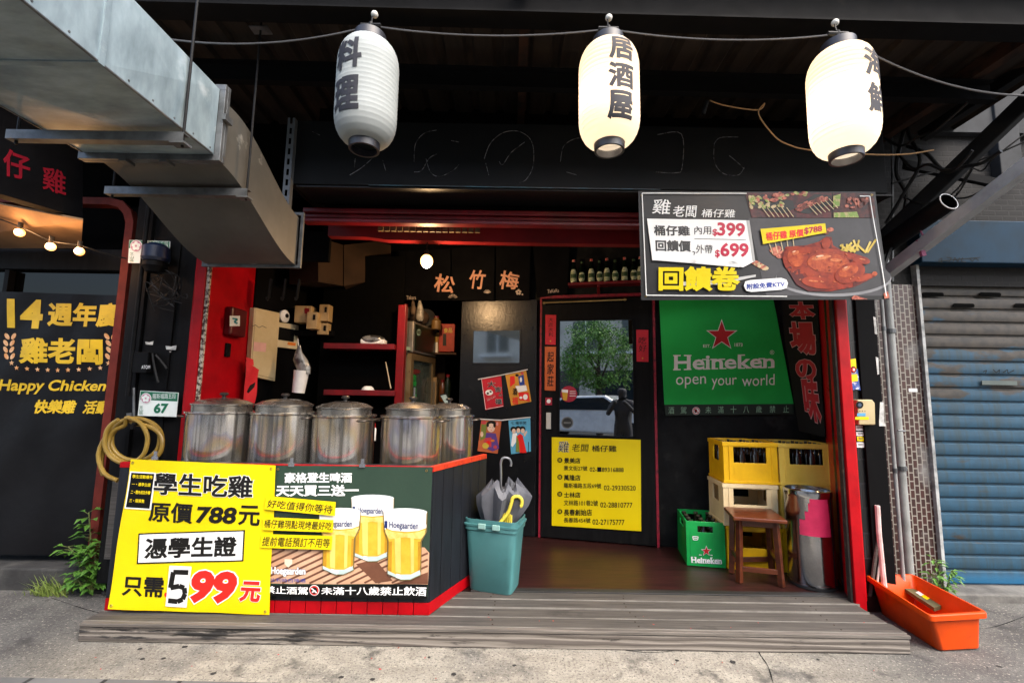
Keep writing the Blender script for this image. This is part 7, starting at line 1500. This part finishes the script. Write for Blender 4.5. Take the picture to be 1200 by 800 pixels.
# ================================================================== THE STREET BEHIND THE CAMERA (seen in the door glass)
def refl(px, py, y):
    d = ray(px, py); S = DW; t = (S.p-CAM).dot(S.n)/d.dot(S.n); h_ = CAM+d*t; q = d-S.n*2*d.dot(S.n); return h_+q*((y-h_.y)/q.y)
WALLB = mat('pale_facade', 'b9b3a8', .8, c2='a39c92', scale=1.5, bump=.004, bscale=12, dirt='5f5b55', dlohi=(.58, .75), dscale=.8); PANE = mat('dark_pane', '20262a', .15)
ob = thing('opposite_building', 'pale apartment block across the street reflected in the door glass', 'building', (2, -13, 0))
bm = B(); boxb(bm, -16, 14, -15, -13, 0, 10.5); obj('wall', bm, WALLB, ob)
bm = B(); bp2 = B(); bf = B()
for i in range(12):
    for j in range(3):
        x = -14.5+i*2.4; z = 3.6+j*2.5; boxb(bp2, x, x+1.3, -12.995, -12.985, z, z+1.4)
        boxb(bf, x-.2, x+1.5, -12.99, -12.5, z-.25, z-.15); boxb(bf, x+.62, x+.68, -12.98, -12.95, z, z+1.4)
for i in range(8): boxb(bp2, -14+i*3.4, -11.4+i*3.4, -12.995, -12.985, .2, 2.6)
obj('window_pane', bp2, PANE, ob); obj('balcony_slab', bf, WHITE, ob); bm.free()
cw = refl(725, 505, -8)
TRK = mat('bark', '3d3128', .9, c2='2a211b', scale=12, bump=.01, bscale=12); CRN = mat('tree_leaf', '5f8a30', .6, c2='41701f', scale=3)
tc_ = refl(702, 420, -8); tr = thing('street_tree', 'round leafy street tree reflected in the door glass', 'tree', (tc_.x, -8, 0))
bm = B(); tube(bm, cat_([(tc_.x, -8, 0), (tc_.x+.05, -8, 1.0), (tc_.x-.05, -8.05, 2.2), (tc_.x+.1, -8, 3.4)], 5), [.13]*6+[.1]*5+[.06]*5, 10)
for i in range(7): a = i*.9; tube(bm, [(tc_.x, -8, 1.6+i*.22), (tc_.x+.9*math.cos(a), -8+.9*math.sin(a), 2.5+i*.25)], [.05, .015], 6)
obj('trunk', bm, TRK, tr, smooth=True)
bm = B(); r = random.Random(17)
for c_ in range(110):
    a, b2, rr4 = r.uniform(0, 6.28), r.uniform(-1, 1), r.uniform(.35, 1)**.5; c0_ = V((tc_.x+1.35*rr4*math.cos(a)*math.sqrt(1-b2*b2), -8+1.2*rr4*math.sin(a)*math.sqrt(1-b2*b2), 2.9+1.45*rr4*b2))
    for k in range(70):
        p = c0_+V((r.gauss(0, .17), r.gauss(0, .17), r.gauss(0, .13))); d = V((r.uniform(-1, 1), r.uniform(-1, 1), r.uniform(-.8, .4))); leaf_quad(bm, p, d, (r.uniform(-.3, .3), .2, 1), .11, .06)
obj('crown', bm, CRN, tr)['kind'] = 'stuff'
# parked white car
cp_ = refl(695, 495, -5.5); cr_ = thing('parked_car', 'white parked car across the street reflected in the door glass', 'car', (cp_.x, -5.6, 0))
prof_ = [(-2.1, .32), (-2.15, .62), (-1.95, .85), (-1.35, .95), (-.75, 1.38), (.55, 1.42), (1.25, 1.0), (1.95, .88), (2.15, .65), (2.1, .32)]
bm = B(); prism(bm, [(cp_.x+x, -4.8, z) for x, z in prof_], (0, -1.65, 0)); obj('body', bm, mat('white_car_paint', 'cfd0d0', .2, coat=1.0), cr_, bevel=.06)
bm = B(); prism(bm, [(cp_.x+x, -4.785, z) for x, z in ((-1.2, .97), (-.7, 1.32), (.5, 1.36), (1.05, 1.0))], (0, -.012, 0)); obj('side_window', bm, PANE, cr_)
for x in (-1.35, 1.3):
    for y in (-4.85, -6.38):
        bm = B(); lathe(bm, [(.2, -.1), (.31, -.1), (.33, -.05), (.33, .05), (.31, .1), (.2, .1)], (cp_.x+x, y, .33), 28, True, True, Matrix.Rotation(math.pi/2, 3, 'X')); obj('wheel', bm, mat('tyre', '191919', .8), cr_, smooth=True)
# the photographer, standing behind the camera with both hands raised to it
me = bpy.data.meshes.new('person'); px0, py0 = 0.07, -.42
J = {'pel': (0, 0, .86, .15), 'waist': (0, .0, 1.02, .13), 'chest': (0, .01, 1.22, .15), 'neck': (0, .02, 1.40, .055), 'head0': (0, .05, 1.47, .075), 'head': (0, .07, 1.56, .10), 'top': (0, .06, 1.64, .085),
     'sl': (-.18, .02, 1.33, .07), 'el': (-.27, .12, 1.10, .045), 'wl': (-.10, .28, 1.33, .034), 'hl': (-.06, .33, 1.38, .036), 'sr': (.18, .02, 1.33, .07), 'er': (.29, .12, 1.11, .045), 'wr': (.11, .28, 1.34, .034), 'hr': (.07, .33, 1.38, .036),
     'tl': (-.10, 0, .80, .095), 'kl': (-.11, .02, .46, .062), 'al': (-.12, 0, .09, .042), 'fl': (-.13, .13, .035, .036), 'tr': (.10, 0, .80, .095), 'kr': (.11, .02, .46, .062), 'ar': (.12, 0, .09, .042), 'fr': (.13, .13, .035, .036)}
nm = list(J); E_ = [('pel', 'waist'), ('waist', 'chest'), ('chest', 'neck'), ('neck', 'head0'), ('head0', 'head'), ('head', 'top'), ('chest', 'sl'), ('sl', 'el'), ('el', 'wl'), ('wl', 'hl'), ('chest', 'sr'), ('sr', 'er'), ('er', 'wr'), ('wr', 'hr'), ('pel', 'tl'), ('tl', 'kl'), ('kl', 'al'), ('al', 'fl'), ('pel', 'tr'), ('tr', 'kr'), ('kr', 'ar'), ('ar', 'fr')]
me.from_pydata([(px0+J[k][0], J[k][1], J[k][2]*.95) for k in nm], [(nm.index(a), nm.index(b)) for a, b in E_], [])
pe = bpy.data.objects.new('person', me); COL.objects.link(pe); pe.location = (0, py0, 0); me.materials.append(mat('dark_clothes', '2a2a2e', .8))
sk_ = pe.modifiers.new('skin', 'SKIN'); 
if not me.skin_vertices: me.attributes
for i, k in enumerate(nm): me.skin_vertices[0].data[i].radius = (J[k][3], J[k][3])
me.skin_vertices[0].data[0].use_root = True
ss = pe.modifiers.new('sub', 'SUBSURF'); ss.levels = 2; ss.render_levels = 2
tag(pe, 'person in dark clothes holding a camera up with both hands, reflected in door', 'person')

for i, x in enumerate((288, 318, 335, 351)):
    p = aty(x, 327, 3.75); t = thing('hanging_hook', 'dark steel hook hanging under the duct mouth, %s from the left' % ('first', 'second', 'third', 'fourth')[i], 'hook', aty(x, 350, 3.75), 'hooks hanging under the duct mouth')
    bm = B(); q = aty(x-3, 349, 3.75); beam(bm, p, q, .03, .01); tube(bm, cat_([q, q+V((0, -.01, -.02)), q+V((0, -.03, -.02)), q+V((0, -.035, 0))], 4), .006, 6); obj('hook_bar', bm, DSTEEL, t)

bm = B(); r = random.Random(31)
for i in range(34):
    p = V((r.uniform(-2.6, 3.2), r.uniform(2.25, 2.70), .0021+.00002*i)); s_ = r.uniform(.006, .018)
    bm.faces.new([bm.verts.new(p+V((s_*r.uniform(.7, 1.1)*math.cos(k*.628), s_*r.uniform(.6, 1)*math.sin(k*.628), 0))) for k in range(10)])
tag(obj('gum_stain', bm, mat('gum_dark', '2a2826', .8)), 'dark gum spots trodden into the concrete in front of the deck', 'stains', kind='stuff')
# more of the clutter round the drinks fridge
for (x, y0, y1, r_, Y), m_, nm, lab in (((474, 358, 372, .05, 4.6), mat('steel_tin', '8c8a86', .3, metal=.7), 'metal_tin', 'steel tin on top of the drinks fridge at its near end'), ((511, 372, 386, .05, 4.75), mat('tan_jar', '8a6a3c', .4), 'storage_jar', 'tan jar hanging above the tan carton'), ((524, 440, 470, .035, 4.9), mat('dark_bottle', '1f2a1c', .15), 'kitchen_bottle', 'dark bottle standing behind the order tablet'), ((518, 446, 470, .035, 4.95), mat('amber_bottle', '6a3c14', .15), 'kitchen_bottle', 'amber bottle beside the dark bottle behind the order tablet')):
    a, b = aty(x, y1, Y), aty(x, y0, Y); h_ = b.z-a.z; t = thing(nm, lab, 'container', a)
    bm = B(); lathe(bm, [(r_*.95, 0), (r_, .01), (r_, h_*.7), (r_*.55, h_*.86), (r_*.5, h_)], a, 18); obj('vessel', bm, m_, t, smooth=True)
    bm = B(); lathe(bm, [(r_*.56, h_*.94), (r_*.58, h_+.012)], a, 14); obj('lid', bm, REDD, t)
for (x, y0, y1, wpx), m_, lab in (((492, 352, 376, 9), mat('clear_bag', 'a8a49a', .25, c2='6a665e', scale=20, bump=.01, bscale=15), 'pale plastic bag hanging above the fridge header'), ((484, 352, 368, 6), mat('brown_bag', '5a4632', .7, c2='3c2e22', scale=15, bump=.01, bscale=15), 'small brown bag hanging above the near end of the fridge')):
    bm = B(); lump(bm, SY(4.45), [(x, y0, 1), (x, y0+3, 2), (x+.5, (y0+y1)/2, wpx*.45), (x, y1-3, wpx*.5), (x, y1, wpx*.3)], .6, x); tag(obj('hanging_bag', bm, m_, smooth=True), lab, 'bag')
